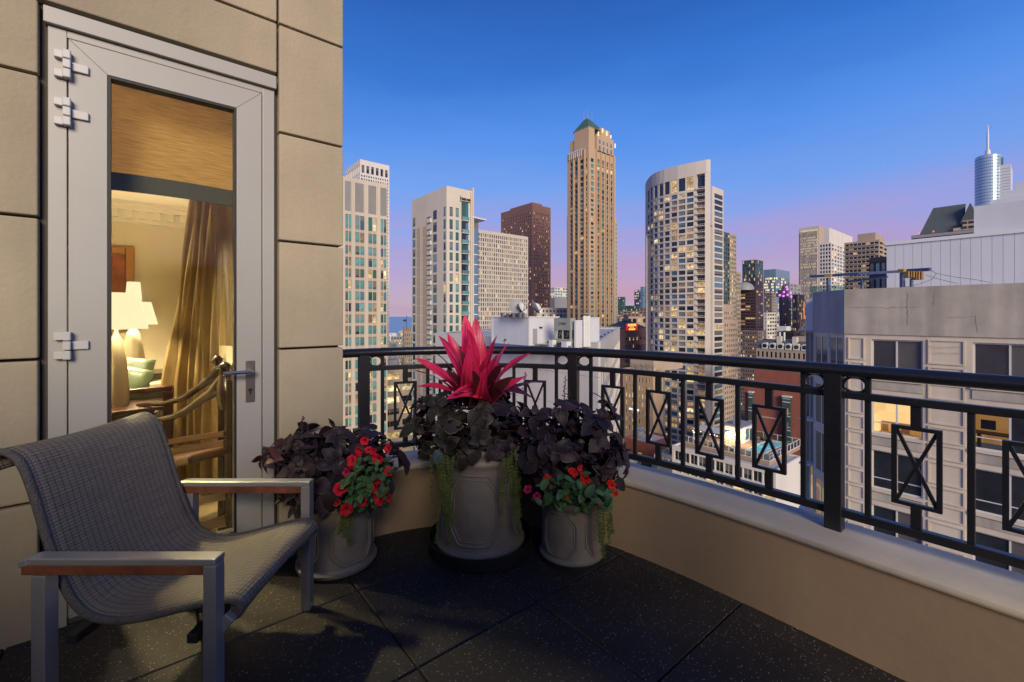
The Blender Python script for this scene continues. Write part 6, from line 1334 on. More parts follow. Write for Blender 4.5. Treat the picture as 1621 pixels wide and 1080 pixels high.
rmesh('lamp_shade', lambda b: b.lathe([(.066, -.085), (.052, .085)], 20), M_shade, parent=sc, smooth=True); rmesh('bracket', lambda b: (b.box(-.01, 0, -.13, .01, .11, -.11), b.tube([(0, 0, -.12), (0, 0, -.08)], .01, 8)), M_brass, parent=sc)
def table_lamp(label, px, ytop, ybot, wpx, Y, base_bot, basew, n=20):
    c = P(px, 500, Y); zt, zb_ = zpx(ytop, Y), zpx(ybot, Y); rb = wpx / 2 / FPX * Y; zf = zpx(base_bot, Y); t = thing('table_lamp', label, 'table lamp', (c.x, c.y, zf))
    rmesh('lamp_shade', lambda b: [b.quad((rb * math.cos(a), rb * math.sin(a), zb_ - zf), (rb * math.cos(a2), rb * math.sin(a2), zb_ - zf), (rb * .72 * math.cos(a2), rb * .72 * math.sin(a2), zt - zf), (rb * .72 * math.cos(a), rb * .72 * math.sin(a), zt - zf)) for a, a2 in [(2 * math.pi * k / 32, 2 * math.pi * (k + 1) / 32) for k in range(32)]], M_shade, parent=t, smooth=True)
    bw = basew / 2 / FPX * Y; H = zb_ - zf
    b = MB(); n_ = 16
    prof = [(.75 * bw, 0), (bw, .04 * H), (bw * 1.0, .25 * H), (bw * .8, .6 * H), (bw * .5, .85 * H), (bw * .2, .93 * H), (.012, .96 * H), (.012, 1.25 * H)]
    b.lathe(prof, 32); vs = []
    for i, v in enumerate(b.v):
        a = math.atan2(v[1], v[0]); k = 1 - .07 * abs(math.cos(a * 5)) if i % 32 >= 0 else 1; vs.append((v[0] * k, v[1] * k, v[2]))
    b.v = vs; o = b.build('lamp_base', M_ped, t, smooth=True)
    lamp_light('lamp_light', (c.x, c.y, (zt + zb_) / 2), 62); return t
table_lamp('nearer table lamp with a large glowing shade left of the door glass', 184, 464, 521, 80, 3.15, 650, 34)
table_lamp('farther table lamp with a smaller glowing shade, partly behind the larger one', 211, 478, 514, 62, 3.75, 590, 31)
# side table with curved lamp cord, sofa with green cushions
ta = thing('side_table', 'dark side table carrying the nearer lamp', 'table', (*P(178, 500, 3.1).xy, 0), ANG); zt = zpx(644, 3.1)
rmesh('tabletop', lambda b: b.box(-.28, -.22, zt - .03, .28, .25, zt), M_redwood, parent=ta, bevel=.004); [rmesh('leg', lambda b: b.box(x, y, .02, x + .04, y + .04, zt - .03), M_wood, parent=ta) for x in (-.27, .23) for y in (-.21, .2)]
rmesh('drawer_front', lambda b: b.box(-.23, -.215, zt - .16, .23, -.2, zt - .035), M_wood, parent=ta)
t2 = thing('lamp_table', 'table behind the sofa arm carrying the farther lamp', 'table', (*P(211, 500, 3.75).xy, 0), ANG); zt2 = zpx(590, 3.75)
rmesh('tabletop', lambda b: b.box(-.2, -.2, zt2 - .03, .2, .2, zt2), M_wood, parent=t2); [rmesh('leg', lambda b: b.box(x, y, .02, x + .03, y + .03, zt2 - .03), M_wood, parent=t2) for x in (-.19, .16) for y in (-.19, .16)]
sf = thing('sofa', 'wood-framed sofa with mottled green seat behind the carved armchair', 'sofa', (*P(232, 500, 3.5).xy, 0), ANG)
za = zpx(614, 3.4)
rmesh('arm_frame', lambda b: (b.box(-.62, -.16, za - .035, .16, -.08, za), b.box(.10, -.16, .05, .16, -.08, za - .035), b.box(-.62, -.15, za - .36, .10, -.09, za - .33), b.box(.10, -.08, za + .02, .17, .6, za + .05), b.box(.12, .55, .05, .17, .6, za + .02)), M_redwood, parent=sf, bevel=.005)
rmesh('arm_panel', lambda b: b.box(-.6, -.135, .2, .10, -.105, za - .036), M_gsilk, parent=sf)
rmesh('arm_slats', lambda b: [b.bar((.14, -.05 + .1 * k, .35), (.14, .05 + .1 * k, .5), .02, .02) for k in range(5)], M_wood, parent=sf)
rmesh('arm_top', lambda b: b.box(.02, -.07, za - .02, .165, .58, za + .018), mat('pale_table_top', (.45, .40, .30), rough=.3), parent=sf)
rmesh('seat_cushion', lambda b: b.box(-.6, -.05, .3, .0, .6, .5), M_gsilk, parent=sf, bevel=.03)
def cushion(label, px, py, Y, w, h, tilt):
    c = P(px, py, Y); t = thing('cushion', label, 'cushion', c); t.rotation_euler = (R(-12), R(6) + tilt * .3, ANG - R(15)); b = MB(); n = 10; vs = []
    for s in (1, -1):
        for j in range(n + 1):
            for i in range(n + 1):
                x, z = (i / n - .5), (j / n - .5); e = (1 - (2 * x) ** 4) * (1 - (2 * z) ** 4); pin = 1 - .03 * abs(2 * x)
                vs.append((x * w * pin, s * .075 * max(e, 0) ** .5 + .004 * math.sin(i * 2.1 + j), z * h))
    b.v = vs; o_ = (n + 1) ** 2
    for s in (0, 1):
        for j in range(n):
            for i in range(n): k = s * o_ + j * (n + 1) + i; b.f.append((k, k + 1, k + n + 2, k + n + 1)); b.m.append(0)
    b.build('cushion_cover', M_gsilk, t, smooth=True); return t
cushion('green silk cushion lying against the sofa arm, nearer one', 210, 604, 3.55, .24, .22, .5); cushion('pale green silk cushion standing behind the nearer one', 216, 590, 3.66, .22, .24, .25)
# carved armchair
ac = thing('carved_armchair', 'carved dark wood armchair with figure-head posts, just inside the door', 'armchair', (*P(330, 500, 2.75).xy, 0.02))
o_ = ac.location
def ap(px, py, Y): return P(px, py, Y) - o_
def apart(name, f, m=M_wood, smooth=True, bevel=0): return rmesh(name, f, m, parent=ac, smooth=smooth, bevel=bevel)
apart('arm', lambda b: b.tube([ap(x, y, Y) for x, y, Y in ((216, 650, 3.15), (220, 643, 3.13), (232, 640, 3.1), (262, 639, 3.0), (292, 630, 2.92), (315, 613, 2.85), (332, 602, 2.8), (342, 590, 2.78), (350, 578, 2.76))], [.012, .022, .019, .02, .021, .024, .032, .034, .022], 10, flat=.9))
apart('arm', lambda b: b.tube([ap(x, y, Y) for x, y, Y in ((240, 668, 2.8), (250, 665, 2.79), (275, 660, 2.75), (298, 648, 2.7), (320, 632, 2.65), (340, 620, 2.6), (352, 606, 2.57), (362, 590, 2.55))], [.013, .019, .02, .022, .027, .040, .042, .026], 10, flat=.9))
apart('arm_scroll', lambda b: b.tube([ap(217 + 4 * math.cos(a), 652 + 5 * math.sin(a), 3.14) for a in [k * .5 for k in range(12)]], .009, 8))
def head(b, px, py, Y, s):
    c = ap(px, py, Y); b.lathe([(.2 * s, -1.1 * s), (.45 * s, -.9 * s), (.62 * s, -.5 * s), (.85 * s, 0), (.8 * s, .45 * s), (.45 * s, .8 * s), (.1 * s, .92 * s)], 16, 0, c, 1.0, .9)
    b.tube([c + Vector((-.8 * s, -.1 * s, -.05 * s)), c + Vector((-1.05 * s, -.1 * s, -.2 * s)), c + Vector((-.85 * s, -.1 * s, -.4 * s))], [.16 * s, .2 * s, .12 * s], 8)
    b.tube([c + Vector((math.cos(a) * .88 * s, math.sin(a) * .8 * s, .3 * s)) for a in [2 * math.pi * k / 16 for k in range(16)]], .1 * s, 6, closed=True)
apart('carved_head', lambda b: head(b, 344, 571, 2.76, .036)); apart('carved_head', lambda b: head(b, 356, 583, 2.55, .040))
apart('carved_body', lambda b: (b.tube([ap(356, 588, 2.56), ap(360, 606, 2.56), ap(362, 630, 2.56), ap(360, 646, 2.57)], [.022, .055, .06, .038], 12)))
apart('finial', lambda b: b.tube([ap(371, 600, 2.62), ap(371, 582, 2.62), ap(371, 570, 2.62)], [.012, .018, .006], 8))
for x, Y, y0, y1, w in ((353, 2.62, 640, 848, .042), (366, 2.52, 600, 838, .04), (251, 2.95, 650, 790, .034)): apart('post', lambda b: b.bar(ap(x, y0, Y), Vector((ap(x, 500, Y).x, ap(x, 500, Y).y, .004)), w, w, 0, Vector((0, 1, 0))), smooth=False, bevel=.006)
apart('back_rail', lambda b: (b.bar(ap(262, 700, 2.85), ap(360, 686, 2.58), .04, .035), b.bar(ap(262, 716, 2.84), ap(362, 702, 2.57), .05, .05)), M_redwood, smooth=False, bevel=.006)
apart('seat', lambda b: b.bar(ap(262, 728, 2.84), ap(362, 712, 2.57), .42, .05), mat('dark_leather', (.06, .025, .012), rough=.3, var=.2), smooth=False, bevel=.015)
apart('stretcher', lambda b: (b.bar(ap(275, 800, 2.8), ap(364, 782, 2.56), .05, .05), b.bar(ap(285, 842, 2.76), ap(364, 822, 2.56), .05, .06)), M_redwood, smooth=False, bevel=.006)
# room lights: recessed ceiling lamps
for u_, v_ in ((-2.3, 1.7), (-.75, 1.6)):
    rpart('ceiling_lamp', lambda b: b.lathe([(.05, 0), (.06, .01)], 16, 0, (u_, v_, 2.705)), M_shade)
    q = uv(u_, v_); L = bpy.data.lights.new('ceiling_lamp_light', 'SPOT'); L.energy = 900; L.color = (1, .80, .50); L.spot_size = R(125); L.spot_blend = .5; L.shadow_soft_size = .05; o = bpy.data.objects.new('ceiling_lamp_light', L); COL.objects.link(o); o.location = (q.x, q.y, 2.69)

q = uv(-1.30, 1.30); t_ = uv(-.58, -.62); rpart('ceiling_lamp', lambda b: b.lathe([(.05, 0), (.06, .01)], 16, 0, (-1.30, 1.30, 2.705)), M_shade)
L = bpy.data.lights.new('accent_lamp_light', 'SPOT'); L.energy = 1000; L.color = (1, .80, .42); L.spot_size = R(36); L.spot_blend = .35; L.shadow_soft_size = .09; o = bpy.data.objects.new('accent_lamp_light', L); COL.objects.link(o); o.location = (q.x, q.y, 2.69)
o.rotation_euler = (Vector((q.x, q.y, 2.69)) - Vector((t_.x, t_.y, 0))).to_track_quat('Z', 'Y').to_euler()
# ================================================================== THE WICKER LOUNGE CHAIR
def weave():
    m, nt, b = new_mat('grey_wicker_weave'); n = nt.nodes; l = nt.links; u = n.new('ShaderNodeUVMap'); sp = n.new('ShaderNodeSeparateXYZ'); l.new(u.outputs[0], sp.inputs[0])
    def wave(src, freq, ph=0.0, nm=None):
        a = n.new('ShaderNodeMath'); a.operation = 'MULTIPLY_ADD'; l.new(src, a.inputs[0]); a.inputs[1].default_value = freq * 2 * math.pi; a.inputs[2].default_value = ph
        if nm is not None: d = n.new('ShaderNodeMath'); d.operation = 'ADD'; l.new(a.outputs[0], d.inputs[0]); l.new(nm, d.inputs[1]); a = d
        s = n.new('ShaderNodeMath'); s.operation = 'SINE'; l.new(a.outputs[0], s.inputs[0]); return s.outputs[0]
    def math2(op, a, c, k=None):
        x = n.new('ShaderNodeMath'); x.operation = op
        for i, q in enumerate((a, c)):
            if isinstance(q, (int, float)): x.inputs[i].default_value = q
            else: l.new(q, x.inputs[i])
        return x.outputs[0]
    nz = n.new('ShaderNodeTexNoise'); nz.inputs['Scale'].default_value = 22; nz.inputs['Detail'].default_value = 3; l.new(u.outputs[0], nz.inputs['Vector']); jit = math2('MULTIPLY', nz.outputs['Fac'], 1.0)
    strand = wave(sp.outputs['X'], 92, 0, jit)          # strands run across, 6 mm apart
    over = wave(sp.outputs['Y'], 88, 0, None)            # over and under the 2 cm ribs
    cross = math2('MULTIPLY', strand, over)
    rib = wave(sp.outputs['Y'], 44, 0, jit); ribd = n.new('ShaderNodeMapRange'); ribd.inputs['From Min'].default_value = .55; ribd.inputs['From Max'].default_value = 1.0; l.new(rib, ribd.inputs['Value']); ribd.inputs['To Min'].default_value = 1; ribd.inputs['To Max'].default_value = .58
    n2 = n.new('ShaderNodeTexNoise'); mp = n.new('ShaderNodeMapping'); mp.inputs['Scale'].default_value = (60, 3, 1); l.new(u.outputs[0], mp.inputs[0]); l.new(mp.outputs[0], n2.inputs['Vector']); n2.inputs['Scale'].default_value = 3; n2.inputs['Detail'].default_value = 4
    tone = n.new('ShaderNodeMapRange'); l.new(n2.outputs['Fac'], tone.inputs['Value']); tone.inputs['From Min'].default_value = .3; tone.inputs['From Max'].default_value = .7; tone.inputs['To Min'].default_value = .75; tone.inputs['To Max'].default_value = 1.25
    st = n.new('ShaderNodeMapRange'); l.new(strand, st.inputs['Value']); st.inputs['From Min'].default_value = -1; st.inputs['From Max'].default_value = 0; st.inputs['To Min'].default_value = .72; st.inputs['To Max'].default_value = 1.1
    f = math2('MULTIPLY', math2('MULTIPLY', ribd.outputs[0], tone.outputs[0]), st.outputs[0])
    hs = n.new('ShaderNodeVectorMath'); hs.operation = 'SCALE'; hs.inputs[0].default_value = (.170, .146, .114); l.new(f, hs.inputs['Scale']); l.new(hs.outputs[0], b.inputs['Base Color'])
    b.inputs['Roughness'].default_value = .5; b.inputs['Specular IOR Level'].default_value = .35
    hgt = math2('ADD', math2('MULTIPLY', strand, .5), math2('MULTIPLY', cross, .5)); h2 = math2('ADD', hgt, ribd.outputs[0])
    bp = n.new('ShaderNodeBump'); bp.inputs['Strength'].default_value = .5; bp.inputs['Distance'].default_value = .0025; l.new(h2, bp.inputs['Height']); l.new(bp.outputs[0], b.inputs['Normal']); return m
M_weave = weave()
M_alu = mat('satin_grey_aluminium', (.37, .365, .35), rough=.36, metal=.55, var=.06, scale=12)
M_teak = mat('reddish_wood_strip', (.17, .06, .028), rough=.35, var=.5, scale=14, coat=.3)
prof = [(-1.655, .822), (-1.668, .850), (-1.655, .876), (-1.625, .884), (-1.59, .868), (-1.562, .83), (-1.53, .745), (-1.495, .63), (-1.455, .51), (-1.41, .415), (-1.355, .362), (-1.28, .345), (-1.19, .352), (-1.08, .378), (-.97, .405), (-.90, .412), (-.872, .398), (-.868, .375), (-.885, .36)]
ps = [Vector((x, z)) for x, z in prof]; ps = spline([(p.x, p.y) for p in ps], .012)
Y0, Y1 = 1.415, 1.955; th = .022
ch = thing('lounge_chair', 'grey woven wicker lounge chair with aluminium frame and wood strips under its arms', 'chair', (-1.2, 1.685, 0))
b = MB(); b.uv = []; N_ = len(ps); M2 = 26; nr = []
for i in range(N_):
    d = (ps[min(i + 1, N_ - 1)] - ps[max(i - 1, 0)]).normalized(); nr.append(Vector((-d.y, d.x)))
ss = [0.0]
for i in range(1, N_): ss.append(ss[-1] + (ps[i] - ps[i - 1]).length)
random.seed(2)
for side in (1, -1):
    for i, (p, q) in enumerate(zip(ps, nr)):
        for j in range(M2 + 1):
            t = j / M2; y = Y0 + (Y1 - Y0) * t; e = min(t, 1 - t) * 26; o = th / 2 * (math.sqrt(max(0, 1 - (1 - min(e, 1)) ** 2)) if e < 1 else 1)
            sag = -.012 * math.sin(math.pi * t) 
            x = p.x + q.x * (o * side + sag) + 1.2; z = p.y + q.y * (o * side + sag)
            b.v.append((x, y - 1.685, z)); b.uv.append((ss[i], y))
w_ = M2 + 1
for s in (0, 1):
    for i in range(N_ - 1):
        for j in range(M2):
            k = s * N_ * w_ + i * w_ + j; f = (k, k + 1, k + w_ + 1, k + w_); b.f.append(f if s else f[::-1]); b.m.append(0)
for e in (0, N_ - 1):
    for j in range(M2): k = e * w_ + j; k2 = k + N_ * w_; b.f.append((k, k + 1, k2 + 1, k2)); b.m.append(0)
o = b.build('sling_seat', M_weave, ch, smooth=True)
for y in (Y0, Y1):
    b = MB(); b.uv = None; b.tube([(p.x + 1.2, y - 1.685, p.y) for p in ps], .0125, 10); o = b.build('edge_binding', mat('wicker_binding', (.085, .08, .072), rough=.6, var=.3, scale=60, bump=.8, bscale=180), ch, smooth=True)
b = MB(); b.tube([(-.885 + 1.2, Y0 - 1.685, .385), (-.885 + 1.2, Y1 - 1.685, .385)], .017, 10); b.build('front_roll', MATS['wicker_binding'], ch, smooth=True)
def cp_(name, f, m, bevel=.003): b = MB(); f(b); return b.build(name, m, ch, bevel=bevel)
for side, yc in ((-1, 1.372), (1, 1.998)):
    y0, y1 = yc - .024 - 1.685, yc + .024 - 1.685; x0, x1 = -1.50 + 1.2, -.905 + 1.2
    cp_('armrest', lambda b: b.box(x0 + .02, y0, .556, x1, y1, .578), M_alu, .004)
    cp_('armrest_end', lambda b: b.bar((x0 - .008, yc - 1.685, .558), (x0 + .0195, yc - 1.685, .5665), .0478, .0205), M_alu, .003)
    cp_('wood_strip', lambda b: b.box(x0 - .005, y0 + .006, .524, x1 - .042, y1 - .004, .555), M_teak, .003)
    cp_('leg', lambda b: b.box(x1 - .040, y0 + .002, 0, x1, y1 - .002, .5555), M_alu, .003)
    cp_('leg', lambda b: b.box(x0 + .03, y0 + .002, 0, x0 + .072, y1 - .002, .5235), M_alu, .003)
    yi = (Y0 - .02 if side < 0 else Y1 + .02) - 1.685
    cp_('side_rail', lambda b: b.bar((x1 - .03, yi, .315), (-.885 + 1.2, yi, .375), .024, .034), M_alu, .003)
cp_('cross_rail', lambda b: b.box(-1.02 + 1.2, Y0 - .03 - 1.685, .292, -.985 + 1.2, Y1 + .03 - 1.685, .322), M_black, .003); cp_('cross_rail', lambda b: b.box(-1.40 + 1.2, Y0 - .03 - 1.685, .29, -1.365 + 1.2, Y1 + .03 - 1.685, .32), M_black, .003)
# ================================================================== PLANTERS AND PLANTS
M_pot = mat('lead_grey_fibrestone', (.20, .174, .138), rough=.55, metal=.05, var=.22, scale=5, bump=.35, bscale=22, streak=.25, stain=(.24, .22, .19))
M_sau = mat('black_plastic_saucer', (.016, .0155, .016), rough=.45, var=.2)
M_soil = mat('potting_soil', (.03, .022, .015), rough=1, var=.4, scale=30, bump=1, bscale=90)
def planter(label, slabel, c, H, rt, rb, rs, rot, panel=None, taper=1.0, sauh=.03):
    t = thing('planter', label, 'planter', (c[0], c[1], sauh * .35)); t.rotation_euler = (0, 0, rot)
    k = H
    prof_ = [(rb * .93, 0), (rb * 1.05, .0), (rb * 1.09, .02 * k), (rb * 1.09, .055 * k), (rb * 1.02, .075 * k), (rb, .10 * k), (rb * .985, .3 * k), ((rb + rt) / 2 * .985, .55 * k), (rt * .975, .80 * k), (rt * .99, .83 * k), (rt * 1.03, .85 * k), (rt * 1.03, .875 * k), (rt * .985, .89 * k), (rt * .98, .93 * k), (rt * 1.04, .95 * k), (rt * 1.055, .975 * k), (rt * 1.03, k), (rt * .94, k), (rt * .90, .93 * k), (rt * .88, .9 * k)]
    b = MB(); b.lathe(prof_, 56); o = b.build('pot_body', M_pot, t); autosmooth(o, 50)
    b = MB(); b.lathe([(rt * .885, .895 * k), (rt * .4, .91 * k), (.01, .915 * k)], 24); b.build('soil', M_soil, t)
    def rad(z):
        for (r0, z0), (r1, z1) in zip(prof_[5:], prof_[6:]):
            if z0 <= z <= z1: return r0 + (r1 - r0) * (z - z0) / max(z1 - z0, 1e-5)
        return rb
    n = 4
    for i in range(n):
        a0 = 2 * math.pi * i / n; ha = math.pi / n * .80; z0, z1 = .14 * k, .77 * k; ca = ha * .42; cz = (z1 - z0) * .24
        oct_ = [(-ha, z0 + cz), (-ha, z1 - cz), (-ha + ca, z1), (ha - ca, z1), (ha, z1 - cz), (ha, z0 + cz), (ha - ca, z0), (-ha + ca, z0)]
        for sc_, rr_ in ((1.0, .0065), (.86, .004)):
            pts = []
            for (p, q) in zip(oct_, oct_[1:] + oct_[:1]):
                for m in range(7): f = m / 7; a = (p[0] + (q[0] - p[0]) * f) * sc_; z = (z0 + z1) / 2 + ((p[1] + (q[1] - p[1]) * f) - (z0 + z1) / 2) * (sc_ + (.02 if sc_ < 1 else 0)); r = rad(z); pts.append((r * math.cos(a0 + a), r * math.sin(a0 + a), z))
            b = MB(); b.tube(pts, rr_ * (k / .36) ** .4, 6, closed=True); b.build('panel_moulding', M_pot, t, smooth=True)
    s = thing('saucer', slabel, 'saucer', (c[0], c[1], 0)); b = MB(); b.lathe([(rs * .9, .0), (rs * .99, .006), (rs, sauh), (rs * .975, sauh), (rs * .95, sauh * .3), (.02, sauh * .3)], 48); o = b.build('dish', M_sau, s); autosmooth(o, 40)
    return t
PL = (uv(-.105, -.200), .385, .185, .188, .205); PM = (uv(.585, -.555), .575, .208, .232, .298); PRt = (uv(.925, -.950), .345, .158, .163, .188)
planter('left grey moulded planter beside the chair and door, with purple leaves and red petunias', 'thin black saucer under the left planter', PL[0], PL[1], PL[2], PL[3], PL[4], R(-72 + 30), sauh=.02)
planter('tallest middle grey planter, standing in a wide black saucer', 'wide deep black saucer under the tall middle planter', PM[0], PM[1], PM[2], PM[3], PM[4], R(-95), sauh=.075)
planter('smallest right grey planter against the curved parapet', 'black saucer under the smallest right planter', PRt[0], PRt[1], PRt[2], PRt[3], PRt[4], R(-82 - 42), sauh=.025)

def leafmat(name, col, edge, vein, trans=.0, rough=.45, ov=.35, edgew=.10, spec=.4):
    m, nt, b = new_mat(name); n = nt.nodes; l = nt.links; u = n.new('ShaderNodeUVMap'); sp = n.new('ShaderNodeSeparateXYZ'); l.new(u.outputs[0], sp.inputs[0])
    ab = n.new('ShaderNodeMath'); ab.operation = 'ABSOLUTE'; l.new(sp.outputs['X'], ab.inputs[0])
    e = n.new('ShaderNodeMapRange'); e.inputs['From Min'].default_value = 1 - edgew * 2; e.inputs['From Max'].default_value = 1.0; l.new(ab.outputs[0], e.inputs['Value'])
    mx = n.new('ShaderNodeMixRGB'); l.new(e.outputs[0], mx.inputs[0]); mx.inputs[1].default_value = (*col, 1); mx.inputs[2].default_value = (*edge, 1)
    # veins: midrib and slanted side veins
    a = n.new('ShaderNodeMath'); a.operation = 'MULTIPLY_ADD'; l.new(ab.outputs[0], a.inputs[0]); a.inputs[1].default_value = -.35; l.new(sp.outputs['Y'], a.inputs[2])
    s = n.new('ShaderNodeMath'); s.operation = 'MULTIPLY'; l.new(a.outputs[0], s.inputs[0]); s.inputs[1].default_value = 2 * math.pi * 7; si = n.new('ShaderNodeMath'); si.operation = 'SINE'; l.new(s.outputs[0], si.inputs[0])
    v = n.new('ShaderNodeMapRange'); v.inputs['From Min'].default_value = .82; v.inputs['From Max'].default_value = 1; v.inputs['To Max'].default_value = .55; l.new(si.outputs[0], v.inputs['Value'])
    r = n.new('ShaderNodeMapRange'); r.inputs['From Min'].default_value = .07; r.inputs['From Max'].default_value = .0; r.inputs['To Max'].default_value = .8; l.new(ab.outputs[0], r.inputs['Value'])
    ma = n.new('ShaderNodeMath'); ma.operation = 'MAXIMUM'; l.new(v.outputs[0], ma.inputs[0]); l.new(r.outputs[0], ma.inputs[1])
    m2 = n.new('ShaderNodeMixRGB'); l.new(ma.outputs[0], m2.inputs[0]); l.new(mx.outputs[0], m2.inputs[1]); m2.inputs[2].default_value = (*vein, 1)
    oi = n.new('ShaderNodeObjectInfo'); mr = n.new('ShaderNodeMapRange'); mr.inputs['To Min'].default_value = 1 - ov; mr.inputs['To Max'].default_value = 1 + ov; l.new(oi.outputs['Random'], mr.inputs['Value'])
    hs = n.new('ShaderNodeVectorMath'); hs.operation = 'SCALE'; l.new(m2.outputs[0], hs.inputs[0]); l.new(mr.outputs[0], hs.inputs['Scale']); l.new(hs.outputs[0], b.inputs['Base Color'])
    b.inputs['Roughness'].default_value = rough; b.inputs['Specular IOR Level'].default_value = spec
    bp = n.new('ShaderNodeBump'); bp.inputs['Strength'].default_value = .5; bp.inputs['Distance'].default_value = .002; bp.invert = True; l.new(ma.outputs[0], bp.inputs['Height']); l.new(bp.outputs[0], b.inputs['Normal'])
    if trans:
        t = n.new('ShaderNodeBsdfTranslucent'); l.new(hs.outputs[0], t.inputs[0]); ms = n.new('ShaderNodeMixShader'); ms.inputs[0].default_value = trans; l.new(b.outputs[0], ms.inputs[1]); l.new(t.outputs[0], ms.inputs[2]); l.new(ms.outputs[0], nt.nodes['Material Output'].inputs[0])
    MATS[name] = m; return m
def leaf_mesh(name, L, Wd_, m, shape='heart', droop=.35, fold=.25, wave=.0, rows=8, seed=0, twist=0.0):
    rnd = random.Random(seed); b = MB(); b.uv = []; cols_ = (-1, -.5, 0, .5, 1)
    for i in range(rows + 1):
        t = i / rows
        if shape == 'heart': w = Wd_ * (math.sin(math.pi * min(t * 1.0, 1)) ** .6) * (1.25 - .75 * t) if 0 < t < 1 else .002
        elif shape == 'lance': w = Wd_ * (math.sin(math.pi * t ** .9) ** .68) * (1.08 - .2 * t) + .002
        elif shape == 'blade': w = Wd_ * (1 - t ** 3) * (.35 + .65 * min(1, t * 4)) + .0008
        else: w = Wd_ * math.sin(math.pi * t) ** .7 + .001
        ang = -droop * t * t * 1.6; x = L * (math.sin(droop * 1.6 * t) / (droop * 1.6) if droop else t); z = -L * (1 - math.cos(droop * 1.6 * t)) / (droop * 1.6) if droop else 0
        for c in cols_:
            ww = w * (1 + (.10 * rnd.uniform(-1, 1) if abs(c) == 1 and shape == 'heart' else 0)); yy = ww * c * math.cos(fold); zz = ww * abs(c) * math.sin(fold) + wave * math.sin(t * 9 + c * 2 + seed) * w
            a = twist * t; b.v.append((x, yy * math.cos(a) - zz * math.sin(a), z + yy * math.sin(a) + zz * math.cos(a))); b.uv.append((c, t))
    for i in range(rows):
        for j in range(4): k = i * 5 + j; b.f.append((k, k + 1, k + 6, k + 5)); b.m.append(0)
    return b.mesh(name, m, smooth=True)
M_col = leafmat('purple_black_coleus_leaf', (.022, .013, .018), (.060, .042, .048), (.040, .018, .028), .06, rough=.5, ov=.45, spec=.28)
M_colr = leafmat('maroon_coleus_leaf', (.060, .010, .013), (.12, .03, .035), (.09, .02, .03), .12, rough=.42, ov=.4)
M_colg = leafmat('olive_black_coleus_leaf', (.022, .019, .015), (.085, .08, .062), (.042, .038, .028), .06, rough=.5, ov=.4, spec=.28)
M_grn = leafmat('green_bedding_leaf', (.045, .115, .035), (.06, .14, .045), (.09, .19, .07), .15, rough=.5, ov=.35)
M_jen = mat('yellow_green_creeper', (.085, .12, .018), rough=.6, var=.4, scale=20)
M_red = leafmat('red_petal', (.72, .012, .035), (.60, .01, .03), (.42, .004, .02), .35, rough=.6, ov=.15)
M_imp = leafmat('scarlet_petal', (.80, .018, .012), (.75, .02, .012), (.55, .01, .01), .35, rough=.6, ov=.12)
M_mag = leafmat('magenta_petal', (.45, .01, .10), (.4, .01, .09), (.25, .0, .05), .3, rough=.6, ov=.15)
M_ti = leafmat('hot_pink_leaf', (.90, .03, .13), (.62, .015, .14), (.90, .10, .22), .35, rough=.35, ov=.25, edgew=.10)
def streaked(m, dark, amt, gamma0, gamma1):
    nt = m.node_tree; n = nt.nodes; l = nt.links; b = n['Principled BSDF']; src = b.inputs['Base Color'].links[0].from_socket; u = n.new('ShaderNodeUVMap'); sp = n.new('ShaderNodeSeparateXYZ'); l.new(u.outputs[0], sp.inputs[0])
    oi = n.new('ShaderNodeObjectInfo'); cb = n.new('ShaderNodeCombineXYZ'); l.new(sp.outputs['X'], cb.inputs[0]); l.new(sp.outputs['Y'], cb.inputs[1]); ms = n.new('ShaderNodeMath'); ms.operation = 'MULTIPLY'; ms.inputs[1].default_value = 40; l.new(oi.outputs['Random'], ms.inputs[0]); l.new(ms.outputs[0], cb.inputs[2])
    mp = n.new('ShaderNodeMapping'); mp.inputs['Scale'].default_value = (2.6, .9, 1); l.new(cb.outputs[0], mp.inputs[0]); nz = n.new('ShaderNodeTexNoise'); nz.inputs['Scale'].default_value = 1.2; nz.inputs['Detail'].default_value = 5; l.new(mp.outputs[0], nz.inputs['Vector'])
    r = n.new('ShaderNodeMapRange'); r.inputs['From Min'].default_value = .48; r.inputs['From Max'].default_value = .66; r.inputs['To Max'].default_value = amt; l.new(nz.outputs['Fac'], r.inputs['Value'])
    g_ = n.new('ShaderNodeMapRange'); g_.inputs['From Min'].default_value = gamma0; g_.inputs['From Max'].default_value = gamma1; g_.inputs['To Min'].default_value = 1; g_.inputs['To Max'].default_value = 0; l.new(sp.outputs['Y'], g_.inputs['Value'])
    mxm = n.new('ShaderNodeMath'); mxm.operation = 'MAXIMUM'; l.new(r.outputs[0], mxm.inputs[0]); l.new(g_.outputs[0], mxm.inputs[1]); mx = n.new('ShaderNodeMixRGB'); l.new(mxm.outputs[0], mx.inputs[0]); l.new(src, mx.inputs[1]); mx.inputs[2].default_value = (*dark, 1); l.new(mx.outputs[0], b.inputs['Base Color'])
    for q in nt.nodes:
        if q.type == 'BSDF_TRANSLUCENT': l.new(mx.outputs[0], q.inputs[0])
streaked(M_ti, (.22, .015, .07), .85, .02, .26)
M_tid = leafmat('maroon_ti_leaf', (.075, .016, .022), (.50, .03, .12), (.12, .03, .03), .18, rough=.35, ov=.3, edgew=.09)
M_stem = mat('dark_stem', (.035, .018, .02), rough=.7)
def lm(m, L, W_, n=5, **k): return [leaf_mesh('leaf', L * f, W_ * f, m, droop=.25 + .12 * i, fold=.15 + .06 * i, seed=i, **k) for i, f in zip(range(n), (1.0, .85, 1.12, .72, .95))]
